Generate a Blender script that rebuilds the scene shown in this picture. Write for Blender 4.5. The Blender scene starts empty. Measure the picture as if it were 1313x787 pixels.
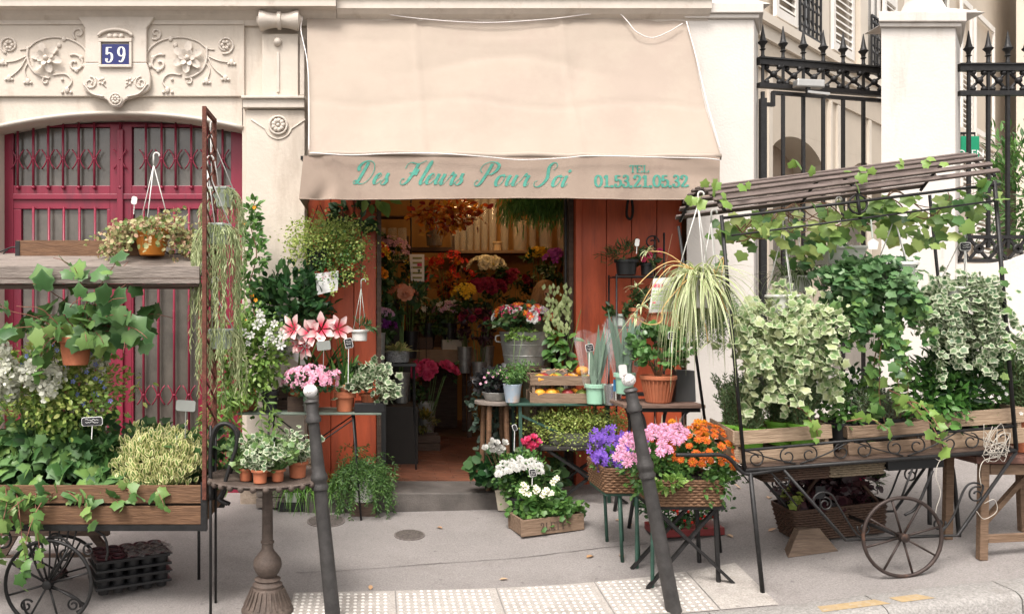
import bpy, math, random
import numpy as np
from mathutils import Vector, Matrix, Euler
random.seed(11)
rng = np.random.default_rng(11)
R = math.radians
SC = bpy.context.scene
COL = SC.collection
# ------------------------------------------------------------------ camera
FPX, D0, VX, HY, EYE = 1050.0, 7.0, 480.0, 400.0, 1.6
cd = bpy.data.cameras.new('camera'); cam = bpy.data.objects.new('camera', cd); COL.objects.link(cam)
cam.location = (0, -D0, EYE); cam.rotation_euler = (R(90), 0, 0)
cd.sensor_width = 36; cd.lens = FPX / 1313 * 36
cd.shift_x = (656.5 - VX) / 1313; cd.shift_y = (HY - 393.5) / 1313
cd.clip_start = .05; cd.clip_end = 400
SC.camera = cam
# ------------------------------------------------------------------ sky and sun (bright overcast, warm)
SUN_EL, SUN_AZ = 58, 205      # azimuth clockwise from +Y: the sun stands behind the camera
w = bpy.data.worlds.new('World'); SC.world = w; w.use_nodes = True
nt = w.node_tree; nt.nodes.clear()
sky = nt.nodes.new('ShaderNodeTexSky'); sky.sky_type = 'NISHITA'; sky.sun_disc = False
sky.sun_elevation = R(SUN_EL); sky.sun_rotation = R(SUN_AZ)
sky.air_density = 1.0; sky.dust_density = 4.0; sky.ozone_density = .6
hs = nt.nodes.new('ShaderNodeHueSaturation'); hs.inputs['Saturation'].default_value = .15
mx = nt.nodes.new('ShaderNodeMix'); mx.data_type = 'RGBA'; mx.blend_type = 'MULTIPLY'; mx.inputs[0].default_value = 1
mx.inputs[7].default_value = (1.0, .965, .93, 1)
bg = nt.nodes.new('ShaderNodeBackground'); bg.inputs[1].default_value = .15
ow = nt.nodes.new('ShaderNodeOutputWorld')
nt.links.new(sky.outputs[0], hs.inputs['Color']); nt.links.new(hs.outputs[0], mx.inputs[6])
nt.links.new(mx.outputs[2], bg.inputs[0]); nt.links.new(bg.outputs[0], ow.inputs[0])
sl = bpy.data.lights.new('sun', 'SUN'); sl.energy = 1.5; sl.angle = R(18); sl.color = (1, .95, .90)
so = bpy.data.objects.new('sun', sl); COL.objects.link(so)
el, az = R(SUN_EL), R(SUN_AZ)
sd = Vector((math.sin(az) * math.cos(el), math.cos(az) * math.cos(el), math.sin(el)))
so.rotation_euler = sd.to_track_quat('Z', 'Y').to_euler(); so.location = (-3, -20, 20)
SC.view_settings.view_transform = 'Standard'; SC.view_settings.look = 'None'
SC.view_settings.gamma = 1; SC.view_settings.exposure = 1.12
SC.render.engine = 'CYCLES'
SC.cycles.max_bounces = 7; SC.cycles.transparent_max_bounces = 8; SC.cycles.use_denoising = True
# ------------------------------------------------------------------ helpers
def P(px, py, d):
    """a point of the photograph at a given distance from the lens plane"""
    return Vector(((px - VX) * d / FPX, d - D0, EYE - (py - HY) * d / FPX))
def mpp(d): return d / FPX
def zf(X): return np.interp(X, [-9, -4, -1.2, 0, 1, 2, 2.8, 3.4, 5, 8, 14], [-.2, -.03, 0, 0, .03, .12, .25, .35, .55, .85, 1.3])
def zc(X): return np.interp(X, [-12, -4, -.6, 1, 1.76, 2.32, 3.16, 4, 6, 14], [-.35, -.18, -.15, -.15, -.135, -.085, .02, .11, .3, 1.0])
def gz(X, Y):
    t = min(max(-Y / 2.2, -.2), 1.2)
    return float((1 - t) * zf(X) + t * zc(X))
def G(px, py):
    d = 4.2
    while d < 9:
        p = P(px, py, d)
        if p.z <= gz(p.x, p.y): return Vector((p.x, p.y, gz(p.x, p.y)))
        d += .004
    return P(px, py, 6.9)
def unit(a): return a / np.maximum(np.linalg.norm(a, axis=-1, keepdims=True), 1e-9)

def T(name, label, cat, loc, group=None, rot=(0, 0, 0)):
    o = bpy.data.objects.new(name, None); COL.objects.link(o)
    o.location = loc; o.rotation_euler = rot; o.empty_display_size = .05
    o['label'] = label; o['category'] = cat
    if group: o['group'] = group
    return o
def S_(name, loc=(0, 0, 0)):
    o = bpy.data.objects.new(name, None); COL.objects.link(o); o.location = loc; o['kind'] = 'structure'; return o
def rootloc(o):
    while o is not None and o.parent is not None: o = o.parent
    return Vector(o.location) if o is not None else Vector((0, 0, 0))
def link(name, me, m, parent=None):
    o = bpy.data.objects.new(name, me); COL.objects.link(o)
    if m is not None and not me.materials: me.materials.append(m)
    if parent is not None: o.parent = parent
    return o
def copy_tree(o, parent=None):
    c = o.copy(); COL.objects.link(c); c.parent = parent
    for ch in list(o.children): copy_tree(ch, c)
    return c

class MB:
    def __init__(s): s.v = []; s.f = []
    def add(s, vs, fs):
        b = len(s.v); s.v += [tuple(v) for v in vs]; s.f += [tuple(i + b for i in f) for f in fs]; return s
    def box(s, x0, x1, y0, y1, z0, z1):
        return s.add([(x0,y0,z0),(x1,y0,z0),(x1,y1,z0),(x0,y1,z0),(x0,y0,z1),(x1,y0,z1),(x1,y1,z1),(x0,y1,z1)],
              [(0,3,2,1),(4,5,6,7),(0,1,5,4),(1,2,6,5),(2,3,7,6),(3,0,4,7)])
    def bar(s, p, q, a, b=None, up=(0, 0, 1)):
        """box of cross-section a x b from p to q"""
        b = a if b is None else b
        p, q = Vector(p), Vector(q); d = (q - p).normalized(); u = Vector(up)
        if abs(d.dot(u)) > .98: u = Vector((0, 1, 0))
        x = d.cross(u).normalized() * a / 2; y = x.cross(d).normalized() * b / 2
        vs = [p-x-y, p+x-y, p+x+y, p-x+y, q-x-y, q+x-y, q+x+y, q-x+y]
        return s.add(vs, [(0,1,2,3),(4,7,6,5),(0,4,5,1),(1,5,6,2),(2,6,7,3),(3,7,4,0)])
    def tube(s, pts, r, n=6, closed=False, taper=None, flat=None):
        pts = [Vector(p) for p in pts]; k = len(pts); rings = []; prev = None
        for i, p in enumerate(pts):
            if closed: t = pts[(i+1) % k] - pts[i-1]
            else: t = pts[min(i+1, k-1)] - pts[max(i-1, 0)]
            if t.length < 1e-9: t = Vector((0, 0, 1))
            t.normalize()
            if prev is None:
                u = Vector((0, 1, 0)) if abs(t.y) < .9 else Vector((1, 0, 0))
                x = (u - t * u.dot(t)).normalized()
            else:
                x = prev - t * prev.dot(t)
                x = x.normalized() if x.length > 1e-6 else Vector((1, 0, 0))
            prev = x; y = t.cross(x); rr = r if taper is None else r * (1 + (taper - 1) * i / max(k-1, 1))
            if isinstance(r, (list, tuple)): rr = r[i]
            fx = 1 if flat is None else flat
            rings.append([p + (x * math.cos(a) * fx + y * math.sin(a)) * rr for a in [2*math.pi*j/n for j in range(n)]])
        vs = [v for rg in rings for v in rg]; fs = []
        for i in range(k if closed else k-1):
            a, b = i*n, ((i+1) % k)*n
            for j in range(n): fs.append((a+j, a+(j+1) % n, b+(j+1) % n, b+j))
        if not closed: fs += [tuple(range(n))[::-1], tuple((k-1)*n + j for j in range(n))]
        return s.add(vs, fs)
    def lathe(s, prof, c=(0, 0, 0), n=20, M=None, caps=True):
        c = Vector(c); vs = []; fs = []
        for r, z in prof:
            for j in range(n):
                a = 2*math.pi*j/n; v = Vector((r*math.cos(a), r*math.sin(a), z))
                vs.append(c + (M @ v if M is not None else v))
        k = len(prof)
        for i in range(k-1):
            for j in range(n): fs.append((i*n+j, i*n+(j+1) % n, (i+1)*n+(j+1) % n, (i+1)*n+j))
        if caps: fs += [tuple(range(n))[::-1], tuple((k-1)*n+j for j in range(n))]
        return s.add(vs, fs)
    def prism(s, poly, y0, y1):
        """polygon in XZ extruded from y0 (front) to y1"""
        k = len(poly)
        vs = [(x, y0, z) for x, z in poly] + [(x, y1, z) for x, z in poly]
        ar = sum(poly[i][0]*poly[(i+1) % k][1] - poly[(i+1) % k][0]*poly[i][1] for i in range(k))
        fr = tuple(range(k)); bk = tuple(range(k, 2*k))[::-1]
        sd = [(i, i+k, (i+1) % k + k, (i+1) % k) for i in range(k)]
        fs = [fr, bk] + sd
        if ar < 0: fs = [f[::-1] for f in fs]
        return s.add(vs, fs)
    def sphere(s, c, r, n=10, m=6, sx=1, sy=1, sz=1):
        M = Matrix.Diagonal((sx, sy, sz))
        prof = [(max(1e-4, r*math.sin(math.pi*i/m)), -r*math.cos(math.pi*i/m)) for i in range(m+1)]
        return s.lathe(prof, c, n, M, caps=False)
    def grid(s, fn, nu, nv):
        vs = [fn(i/nu, j/nv) for j in range(nv+1) for i in range(nu+1)]; k = nu+1
        return s.add(vs, [(j*k+i, j*k+i+1, (j+1)*k+i+1, (j+1)*k+i) for j in range(nv) for i in range(nu)])
    def mesh(s, name, off=(0, 0, 0), smooth=False):
        me = bpy.data.meshes.new(name); o = Vector(off)
        me.from_pydata([(v[0]-o.x, v[1]-o.y, v[2]-o.z) for v in s.v], [], s.f, shade_flat=not smooth); me.update()
        return me
    def build(s, name, m, parent=None, smooth=False, local=False, bev=0, kind=None):
        off = (0, 0, 0) if (local or parent is None) else rootloc(parent)
        me = s.mesh(name, off, smooth)
        o = link(name, me, m, parent)
        if bev:
            b = o.modifiers.new('bevel', 'BEVEL'); b.width = bev; b.segments = 2; b.limit_method = 'ANGLE'
        if smooth == 2:
            for p in me.polygons: p.use_smooth = True
            try: me.set_sharp_from_angle(angle=R(40))
            except Exception: pass
        if kind: o['kind'] = kind
        return o
def tag(o, label, cat, group=None):
    o['label'] = label; o['category'] = cat
    if group: o['group'] = group
    return o

def spline(pts, n=8, closed=False):
    pts = [Vector(p) for p in pts]; k = len(pts); out = []
    for i in range(k if closed else k-1):
        p0 = pts[i-1] if (closed or i > 0) else pts[0]*2 - pts[1]
        p1 = pts[i]; p2 = pts[(i+1) % k]
        p3 = pts[(i+2) % k] if (closed or i+2 < k) else p2*2 - p1
        for j in range(n):
            t = j/n
            out.append(.5*((2*p1) + (p2-p0)*t + (2*p0-5*p1+4*p2-p3)*t*t + (3*p1-p0-3*p2+p3)*t**3))
    if not closed: out.append(pts[-1])
    return out
def spiral(c, r0, r1, a0, a1, n=20, plane='xz'):
    o = []
    for i in range(n+1):
        t = i/n; r = r0+(r1-r0)*t; a = R(a0+(a1-a0)*t)
        o.append(Vector((c[0]+r*math.cos(a), c[1], c[2]+r*math.sin(a))))
    return o

# ------------------------------------------------------------------ materials
def lin(c):
    """sRGB 0-255 -> linear"""
    return tuple(((x/255+.055)/1.055)**2.4 if x > 10 else x/255/12.92 for x in c)
MATS = {}
def mat(name, col, rough=.6, metal=0, var=.15, scale=6, bump=0, bscale=80, spec=.4, col2=None, stretch=(1, 1, 1), detail=5, blot=None, speck=0, streak=(1, 1, 1)):
    m = bpy.data.materials.new(name); m.use_nodes = True; n = m.node_tree; L = n.links
    b = n.nodes['Principled BSDF']; b.inputs['Roughness'].default_value = rough; b.inputs['Metallic'].default_value = metal
    b.inputs['Specular IOR Level'].default_value = spec
    tc = n.nodes.new('ShaderNodeTexCoord'); mp = n.nodes.new('ShaderNodeMapping'); mp.inputs['Scale'].default_value = stretch
    L.new(tc.outputs['Object'], mp.inputs[0])
    nz = n.nodes.new('ShaderNodeTexNoise'); nz.inputs['Scale'].default_value = scale; nz.inputs['Detail'].default_value = detail
    nz.inputs['Roughness'].default_value = .65
    L.new(mp.outputs[0], nz.inputs[0])
    cr = n.nodes.new('ShaderNodeValToRGB')
    c2 = col2 or tuple(min(1, c*(1+var)) for c in col); c1 = col if col2 else tuple(c*(1-var) for c in col)
    cr.color_ramp.elements[0].position = .3; cr.color_ramp.elements[1].position = .7
    cr.color_ramp.elements[0].color = (*c1, 1); cr.color_ramp.elements[1].color = (*c2, 1)
    L.new(nz.outputs[0], cr.inputs[0]); out = cr.outputs[0]
    if blot:   # blotches of a second colour: (colour, scale, threshold, strength)
        n2 = n.nodes.new('ShaderNodeTexNoise'); n2.inputs['Scale'].default_value = blot[1]; n2.inputs['Detail'].default_value = 8
        n2.inputs['Roughness'].default_value = .7
        m2 = n.nodes.new('ShaderNodeMapping'); m2.inputs['Scale'].default_value = streak; L.new(tc.outputs['Object'], m2.inputs[0]); L.new(m2.outputs[0], n2.inputs[0])
        mr = n.nodes.new('ShaderNodeMapRange'); mr.inputs[1].default_value = blot[2]; mr.inputs[2].default_value = blot[2]+.12
        mr.inputs[4].default_value = blot[3]; L.new(n2.outputs[0], mr.inputs[0])
        mi = n.nodes.new('ShaderNodeMix'); mi.data_type = 'RGBA'; mi.inputs[7].default_value = (*blot[0], 1)
        L.new(mr.outputs[0], mi.inputs[0]); L.new(out, mi.inputs[6]); out = mi.outputs[2]
    if speck:
        n3 = n.nodes.new('ShaderNodeTexNoise'); n3.inputs['Scale'].default_value = 95; n3.inputs['Detail'].default_value = 3; n3.inputs['Roughness'].default_value = .8
        L.new(tc.outputs['Object'], n3.inputs[0]); m3 = n.nodes.new('ShaderNodeMapRange'); m3.inputs[1].default_value = .3; m3.inputs[2].default_value = .7
        m3.inputs[3].default_value = 1-speck; m3.inputs[4].default_value = 1+speck; L.new(n3.outputs[0], m3.inputs[0])
        v3 = n.nodes.new('ShaderNodeTexVoronoi'); v3.inputs['Scale'].default_value = 5.5; L.new(tc.outputs['Object'], v3.inputs[0])
        g3 = n.nodes.new('ShaderNodeMapRange'); g3.inputs[1].default_value = .05; g3.inputs[2].default_value = .085; g3.inputs[3].default_value = .72; g3.inputs[4].default_value = 1
        L.new(v3.outputs['Distance'], g3.inputs[0]); mm = n.nodes.new('ShaderNodeMath'); mm.operation = 'MULTIPLY'; L.new(m3.outputs[0], mm.inputs[0]); L.new(g3.outputs[0], mm.inputs[1])
        vm = n.nodes.new('ShaderNodeVectorMath'); vm.operation = 'SCALE'; L.new(out, vm.inputs[0]); L.new(mm.outputs[0], vm.inputs['Scale']); out = vm.outputs[0]
    L.new(out, b.inputs['Base Color'])
    if bump:
        nb = n.nodes.new('ShaderNodeTexNoise'); nb.inputs['Scale'].default_value = bscale; nb.inputs['Detail'].default_value = 4
        L.new(mp.outputs[0], nb.inputs[0])
        bp = n.nodes.new('ShaderNodeBump'); bp.inputs['Strength'].default_value = bump; bp.inputs['Distance'].default_value = .01
        L.new(nb.outputs[0], bp.inputs['Height']); L.new(bp.outputs[0], b.inputs['Normal'])
    MATS[name] = m; return m
def leafm(name, cols, edge=None, lo=.55, hi=.8, trans=.3, rough=.42, spec=.4, vary=0):
    """leaf: colour differs from leaf to leaf; edge = colour of the variegated margin"""
    m = bpy.data.materials.new(name); m.use_nodes = True; n = m.node_tree; L = n.links
    b = n.nodes['Principled BSDF']; b.inputs['Roughness'].default_value = rough; b.inputs['Specular IOR Level'].default_value = spec
    g = n.nodes.new('ShaderNodeNewGeometry'); oi = n.nodes.new('ShaderNodeObjectInfo')
    ad = n.nodes.new('ShaderNodeMath'); ad.operation = 'ADD'; fr = n.nodes.new('ShaderNodeMath'); fr.operation = 'FRACT'
    L.new(g.outputs['Random Per Island'], ad.inputs[0]); L.new(oi.outputs['Random'], ad.inputs[1]); L.new(ad.outputs[0], fr.inputs[0])
    cr = n.nodes.new('ShaderNodeValToRGB'); e = cr.color_ramp.elements
    while len(e) < len(cols): e.new(.5)
    for i, c in enumerate(cols): e[i].position = i/max(1, len(cols)-1); e[i].color = (*c, 1)
    L.new(fr.outputs[0], cr.inputs[0]); out = cr.outputs[0]
    if edge:
        at = n.nodes.new('ShaderNodeAttribute'); at.attribute_name = 'edge'
        tc = n.nodes.new('ShaderNodeTexCoord'); nz = n.nodes.new('ShaderNodeTexNoise'); nz.inputs['Scale'].default_value = 90
        L.new(tc.outputs['Object'], nz.inputs[0])
        sm = n.nodes.new('ShaderNodeMath'); sm.operation = 'MULTIPLY_ADD'; sm.inputs[1].default_value = .5; L.new(nz.outputs[0], sm.inputs[0]); L.new(at.outputs['Fac'], sm.inputs[2])
        mr = n.nodes.new('ShaderNodeMapRange'); mr.inputs[1].default_value = lo+.25; mr.inputs[2].default_value = hi+.25
        L.new(sm.outputs[0], mr.inputs[0])
        mi = n.nodes.new('ShaderNodeMix'); mi.data_type = 'RGBA'; mi.inputs[7].default_value = (*edge, 1)
        L.new(mr.outputs[0], mi.inputs[0]); L.new(out, mi.inputs[6]); out = mi.outputs[2]
    if vary:
        mv = n.nodes.new('ShaderNodeMapRange'); mv.inputs[3].default_value = 1-vary; mv.inputs[4].default_value = 1+vary*.45; L.new(fr.outputs[0], mv.inputs[0])
        vm = n.nodes.new('ShaderNodeVectorMath'); vm.operation = 'SCALE'; L.new(out, vm.inputs[0]); L.new(mv.outputs[0], vm.inputs['Scale']); out = vm.outputs[0]
    L.new(out, b.inputs['Base Color'])
    if trans:
        tr = n.nodes.new('ShaderNodeBsdfTranslucent'); L.new(out, tr.inputs[0]); ms = n.nodes.new('ShaderNodeMixShader')
        ms.inputs[0].default_value = trans
        L.new(b.outputs[0], ms.inputs[1]); L.new(tr.outputs[0], ms.inputs[2]); L.new(ms.outputs[0], n.nodes['Material Output'].inputs[0])
    return m
def glassm(name, col=(.9, .95, .93), alpha=.25, rough=.03):
    m = bpy.data.materials.new(name); m.use_nodes = True; n = m.node_tree
    b = n.nodes['Principled BSDF']; b.inputs['Base Color'].default_value = (*col, 1); b.inputs['Roughness'].default_value = rough
    b.inputs['Alpha'].default_value = alpha; b.inputs['Specular IOR Level'].default_value = .8; return m

STONE = mat('cream stone paint', (.57, .50, .425), .75, var=.06, scale=3, bump=.25, bscale=40, blot=((.36, .29, .23), 2.0, .53, .45), streak=(1.6, 1.6, .35))
STONE2 = mat('cream relief paint', (.56, .495, .43), .7, var=.07, scale=9, bump=.2, bscale=70, blot=((.33, .26, .2), 5, .57, .45))
WHITEST = mat('whitish pillar render', (.62, .575, .53), .8, var=.05, scale=2.5, bump=.25, bscale=50, blot=((.38, .32, .27), 2.0, .55, .4), streak=(2, 2, .3))
MAGENTA = mat('magenta door paint', (.20, .016, .037), .38, var=.2, scale=5, bump=.1, bscale=30, stretch=(1, 1, .2), blot=((.10, .02, .035), 3, .54, .6), streak=(2, 2, .4))
REDPAINT = mat('brick red shop paint', (.47, .088, .036), .45, var=.2, scale=4, bump=.15, bscale=40, stretch=(2, 2, .3), blot=((.24, .05, .03), 4, .53, .6), streak=(2.5, 2.5, .3))
DARKGLASS = mat('dark door glass', (.10, .088, .075), .15, var=.35, scale=3, spec=.6, bump=.1, bscale=150)
AWN = mat('beige awning canvas', (.365, .303, .25), .9, var=.05, scale=2.2, bump=.3, bscale=260, blot=((.33, .26, .22), 1.3, .48, .45))
AWNV = mat('shaded valance canvas', (.34, .262, .21), .9, var=.06, scale=2.2, bump=.3, bscale=260, blot=((.29, .215, .175), 2.3, .5, .55))  # darker canopy canvas, the upright valance's shade put into its colour
TEAL = mat('faded green lettering paint', (.075, .285, .22), .8, var=.25, scale=30)
ASPH = mat('pavement asphalt', (.235, .214, .203), .85, var=.1, scale=1.6, bump=.6, bscale=220, blot=((.175, .155, .145), 1.4, .52, .5), detail=10, speck=.28)
ROADM = mat('road asphalt', (.09, .085, .08), .85, var=.2, scale=5, bump=.6, bscale=160)
GRAN = mat('granite kerb', (.27, .255, .24), .8, var=.35, scale=70, bump=.6, bscale=120, blot=((.2, .18, .165), 5, .52, .5))
TACT = mat('pale tactile slab', (.34, .312, .285), .85, var=.12, scale=14, bump=.4, bscale=140, blot=((.24, .21, .185), 3, .52, .6), speck=.3)
IRON = mat('black painted iron', (.018, .017, .017), .45, metal=.2, var=.4, scale=30, bump=.2, bscale=200)
IRONB = mat('brownish bollard iron', (.056, .052, .050), .5, metal=.3, var=.35, scale=12, bump=.3, bscale=150, blot=((.14, .12, .11), 9, .6, .5))
RUST = mat('rusty iron', (.11, .035, .022), .8, var=.5, scale=25, bump=.5, bscale=120)
CASTI = mat('weathered cast iron', (.085, .062, .05), .7, var=.35, scale=14, bump=.5, bscale=90, blot=((.2, .16, .13), 6, .57, .6))
def wood(name, a, b, sc=7, rough=.75): return mat(name, a, rough, col2=b, scale=sc, bump=.5, bscale=18, stretch=(1, 9, 9), detail=8)
WBROWN = wood('brown oiled wood', (.085, .042, .022), (.19, .10, .052))
WGREY = wood('weathered grey wood', (.13, .105, .09), (.27, .225, .195))
WDARK = wood('dark old wood', (.045, .028, .02), (.11, .07, .05))
WPALE = wood('pale crate wood', (.22, .15, .095), (.40, .29, .20))
WCRATE = wood('old crate wood', (.13, .082, .052), (.27, .185, .125))
WSLAT = wood('dark slat wood', (.07, .05, .043), (.17, .13, .115))
TERRA = mat('terracotta', (.40, .13, .062), .8, var=.16, scale=10, bump=.2, bscale=100, blot=((.5, .3, .22), 7, .62, .4))
TERRO = mat('orange plastic pot', (.62, .22, .03), .45, var=.05)
ZINC = mat('galvanised zinc', (.36, .36, .34), .45, metal=.6, var=.25, scale=18, bump=.15, bscale=60)
BLACKP = mat('black plastic', (.016, .016, .017), .4, var=.2)
WHITEP = mat('white plastic', (.62, .61, .58), .45, var=.05)
GREYP = mat('grey green plastic', (.42, .47, .42), .45, var=.08)
MINT = mat('mint green plastic', (.30, .52, .38), .4, var=.05)
LIME = mat('lime plastic pot', (.22, .5, .06), .45, var=.05)
SOIL = mat('potting soil', (.02, .014, .01), .95, var=.5, scale=60, bump=.8)
WICK = mat('brown wicker', (.16, .085, .045), .7, var=.45, scale=60, col2=None)
WICKD = mat('dark wicker', (.06, .032, .02), .7, var=.4, scale=60)
WICKP = mat('pale wicker', (.17, .13, .085), .7, var=.35, scale=60)
PAPER = mat('white paper', (.66, .65, .64), .8, var=.02)
SLATE = mat('black slate tag', (.02, .02, .022), .6, var=.2)
CHALK = mat('white chalk', (.75, .74, .72), .9, var=.05)
TAGG = mat('grey plastic tag', (.25, .26, .24), .5, var=.1)
STEMG = mat('green stem', (.10, .17, .045), .6, var=.3, scale=20)
STEMB = mat('brown stem', (.16, .085, .045), .7, var=.3, scale=20)
STEMR = mat('reddish stem', (.22, .09, .06), .6, var=.3, scale=20)
GREENM = mat('dark green paint', (.03, .075, .055), .5, var=.3, scale=20)
# leaves
L_IVY = leafm('ivy leaf', [(.035, .095, .028), (.07, .165, .045), (.13, .235, .085), (.2, .34, .08)], edge=(.10, .20, .08), lo=.75, hi=1.1)
L_IVYG = leafm('bright ivy leaf', [(.05, .12, .03), (.12, .23, .06), (.22, .32, .09)])
L_IVYV = leafm('variegated ivy leaf', [(.12, .22, .08), (.2, .31, .12), (.30, .40, .17), (.5, .52, .28)], edge=(.50, .54, .34), lo=.55, hi=.85)
L_IVYD = leafm('grey green variegated ivy leaf', [(.05, .11, .045), (.10, .18, .075), (.17, .25, .12)], edge=(.50, .54, .38), lo=.5, hi=.85)
L_EUO = leafm('euonymus leaf', [(.10, .18, .04), (.22, .30, .07)], edge=(.72, .68, .34), lo=.38, hi=.6)
L_DARK = leafm('dark glossy leaf', [(.015, .05, .016), (.03, .085, .028), (.06, .13, .04)], rough=.3)
L_MID = leafm('mid green leaf', [(.04, .11, .025), (.08, .18, .04), (.14, .26, .06)])
L_LIGHT = leafm('light green leaf', [(.10, .20, .04), (.18, .30, .06), (.28, .40, .10)])
L_YEL = leafm('yellow green leaf', [(.18, .26, .05), (.30, .38, .09), (.42, .45, .14)])
L_ROS = leafm('rosemary leaf', [(.07, .13, .05), (.13, .20, .085), (.20, .27, .12)], trans=.15)
L_FERN = leafm('fern leaf', [(.03, .085, .02), (.07, .15, .035), (.11, .2, .05)])
L_GRASS = leafm('grass blade', [(.06, .16, .03), (.13, .28, .05), (.2, .36, .08)])
L_SPID = leafm('spider plant blade', [(.14, .24, .06), (.22, .32, .09)], edge=(.66, .66, .42), lo=.3, hi=.55)
L_RHIP = leafm('pale trailing cactus stem', [(.20, .26, .10), (.30, .35, .16), (.40, .42, .22)], trans=.2)
L_ALOE = leafm('grey green aloe leaf', [(.09, .16, .11), (.15, .23, .16)], trans=.05)
L_DRED = leafm('dark purple leaf', [(.02, .008, .012), (.045, .014, .02), (.07, .03, .03)], trans=.1)
L_BLK = leafm('blackish leaf', [(.012, .012, .013), (.03, .028, .028)], trans=0)
L_AUT = leafm('autumn leaf', [(.35, .03, .015), (.55, .12, .01), (.6, .28, .02), (.25, .015, .02)])
L_PALE = leafm('pale seed pod', [(.30, .38, .16), (.42, .48, .24)])
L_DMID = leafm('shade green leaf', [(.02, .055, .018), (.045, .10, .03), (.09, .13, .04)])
def petal(name, a, b, mid=None, lo=.0, hi=.4, trans=.3):
    return leafm(name, [a, b], trans=trans, rough=.6, spec=.2) if mid is None else leafm(name, [mid, mid], edge=b, lo=lo, hi=hi, trans=trans*.5, rough=.6, spec=.2, vary=.45)
F_ORANGE = petal('orange petal', None, (.62, .12, .02), (.82, .40, .05), .1, .55)
F_YELOR = petal('yellow orange petal', None, (.85, .30, .02), (.85, .45, .03), .15, .5)
F_PINK = petal('pink mum petal', None, (.72, .33, .50), (.72, .45, .5), .1, .5)
F_WHITE = petal('white petal', (.58, .57, .53), (.68, .67, .64))
F_CREAM = petal('cream petal', None, (.80, .77, .60), (.75, .6, .08), .05, .3)
F_PURP = petal('violet petal', (.13, .05, .38), (.24, .12, .52))
F_MAG = petal('hot pink petal', (.70, .05, .17), (.80, .16, .30))
F_PEONY = petal('raspberry petal', (.45, .025, .09), (.62, .08, .16))
F_AZA = petal('azalea petal', (.75, .30, .45), (.85, .55, .64))
F_AMA = petal('amaryllis petal', None, (.86, .62, .60), (.68, .05, .10), .28, .62)
F_BLUE = petal('blue plumbago petal', (.18, .22, .62), (.32, .38, .75))
F_YEL = petal('yellow petal', (.60, .36, .02), (.75, .52, .05))
F_DRED = petal('wine petal', (.16, .012, .035), (.28, .02, .06))
F_LILAC = petal('lilac petal', (.42, .22, .36), (.55, .34, .45))
F_SALM = petal('salmon petal', (.62, .22, .12), (.70, .35, .22))
F_RED = petal('red petal', (.55, .02, .02), (.7, .06, .03))

# ------------------------------------------------------------------ leaf and flower shapes
TM = {}
def tmpl(name, vs, fs, ed): TM[name] = (np.array(vs, float), np.array(fs, int), np.array(ed, float))
tmpl('oval', [(0,0,0),(-.27,.32,.07),(0,.36,0),(.27,.32,.07),(-.22,.7,.05),(0,.7,-.02),(.22,.7,.05),(0,1,-.08)],
     [(0,2,1),(0,3,2),(1,2,5),(1,5,4),(2,3,6),(2,6,5),(4,5,7),(5,6,7)], [.3,1,0,1,1,0,1,1])
tmpl('round', [(0,0,0),(-.42,.3,.06),(.42,.3,.06),(-.36,.78,.0),(.36,.78,.0),(0,1,-.06),(0,.5,-.03)],
     [(0,6,1),(0,2,6),(1,6,3),(2,4,6),(3,6,5),(4,5,6)], [.4,1,1,1,1,1,0])
_iv = [(0,0),(-.22,-.12),(-.52,.0),(-.47,.22),(-.62,.46),(-.36,.58),(0,.95),(.36,.58),(.62,.46),(.47,.22),(.52,.0),(.22,-.12)]
tmpl('ivy', [(x, y, -.14*abs(x)-.06*y*y) for x, y in _iv] + [(0,.33,.05)], [(12,(i+1) % 12, i) for i in range(12)], [.6]+[1]*11+[0])
tmpl('lance', [(0,0,0),(-.12,.35,.04),(.12,.35,.04),(-.1,.65,.02),(.1,.65,.02),(0,1,-.1),(0,.5,-.02)],
     [(0,6,1),(0,2,6),(1,6,3),(2,4,6),(3,6,5),(4,5,6)], [.5,1,1,1,1,1,0])
tmpl('needle', [(-.05,0,0),(.05,0,0),(.06,.6,0),(-.06,.6,0),(0,1,0)], [(0,1,2),(0,2,3),(3,2,4)], [0,0,.5,.5,1])
tmpl('tiny', [(0,0,0),(-.4,.5,.08),(.4,.5,.08),(0,1,0)], [(0,3,1),(0,2,3)], [0,1,1,1])
tmpl('petal', [(0,0,0),(-.33,.55,.1),(.33,.55,.1),(0,1,-.05),(0,.55,0)], [(0,4,1),(0,2,4),(1,4,3),(4,2,3)], [0,.6,.6,1,.5])

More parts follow.
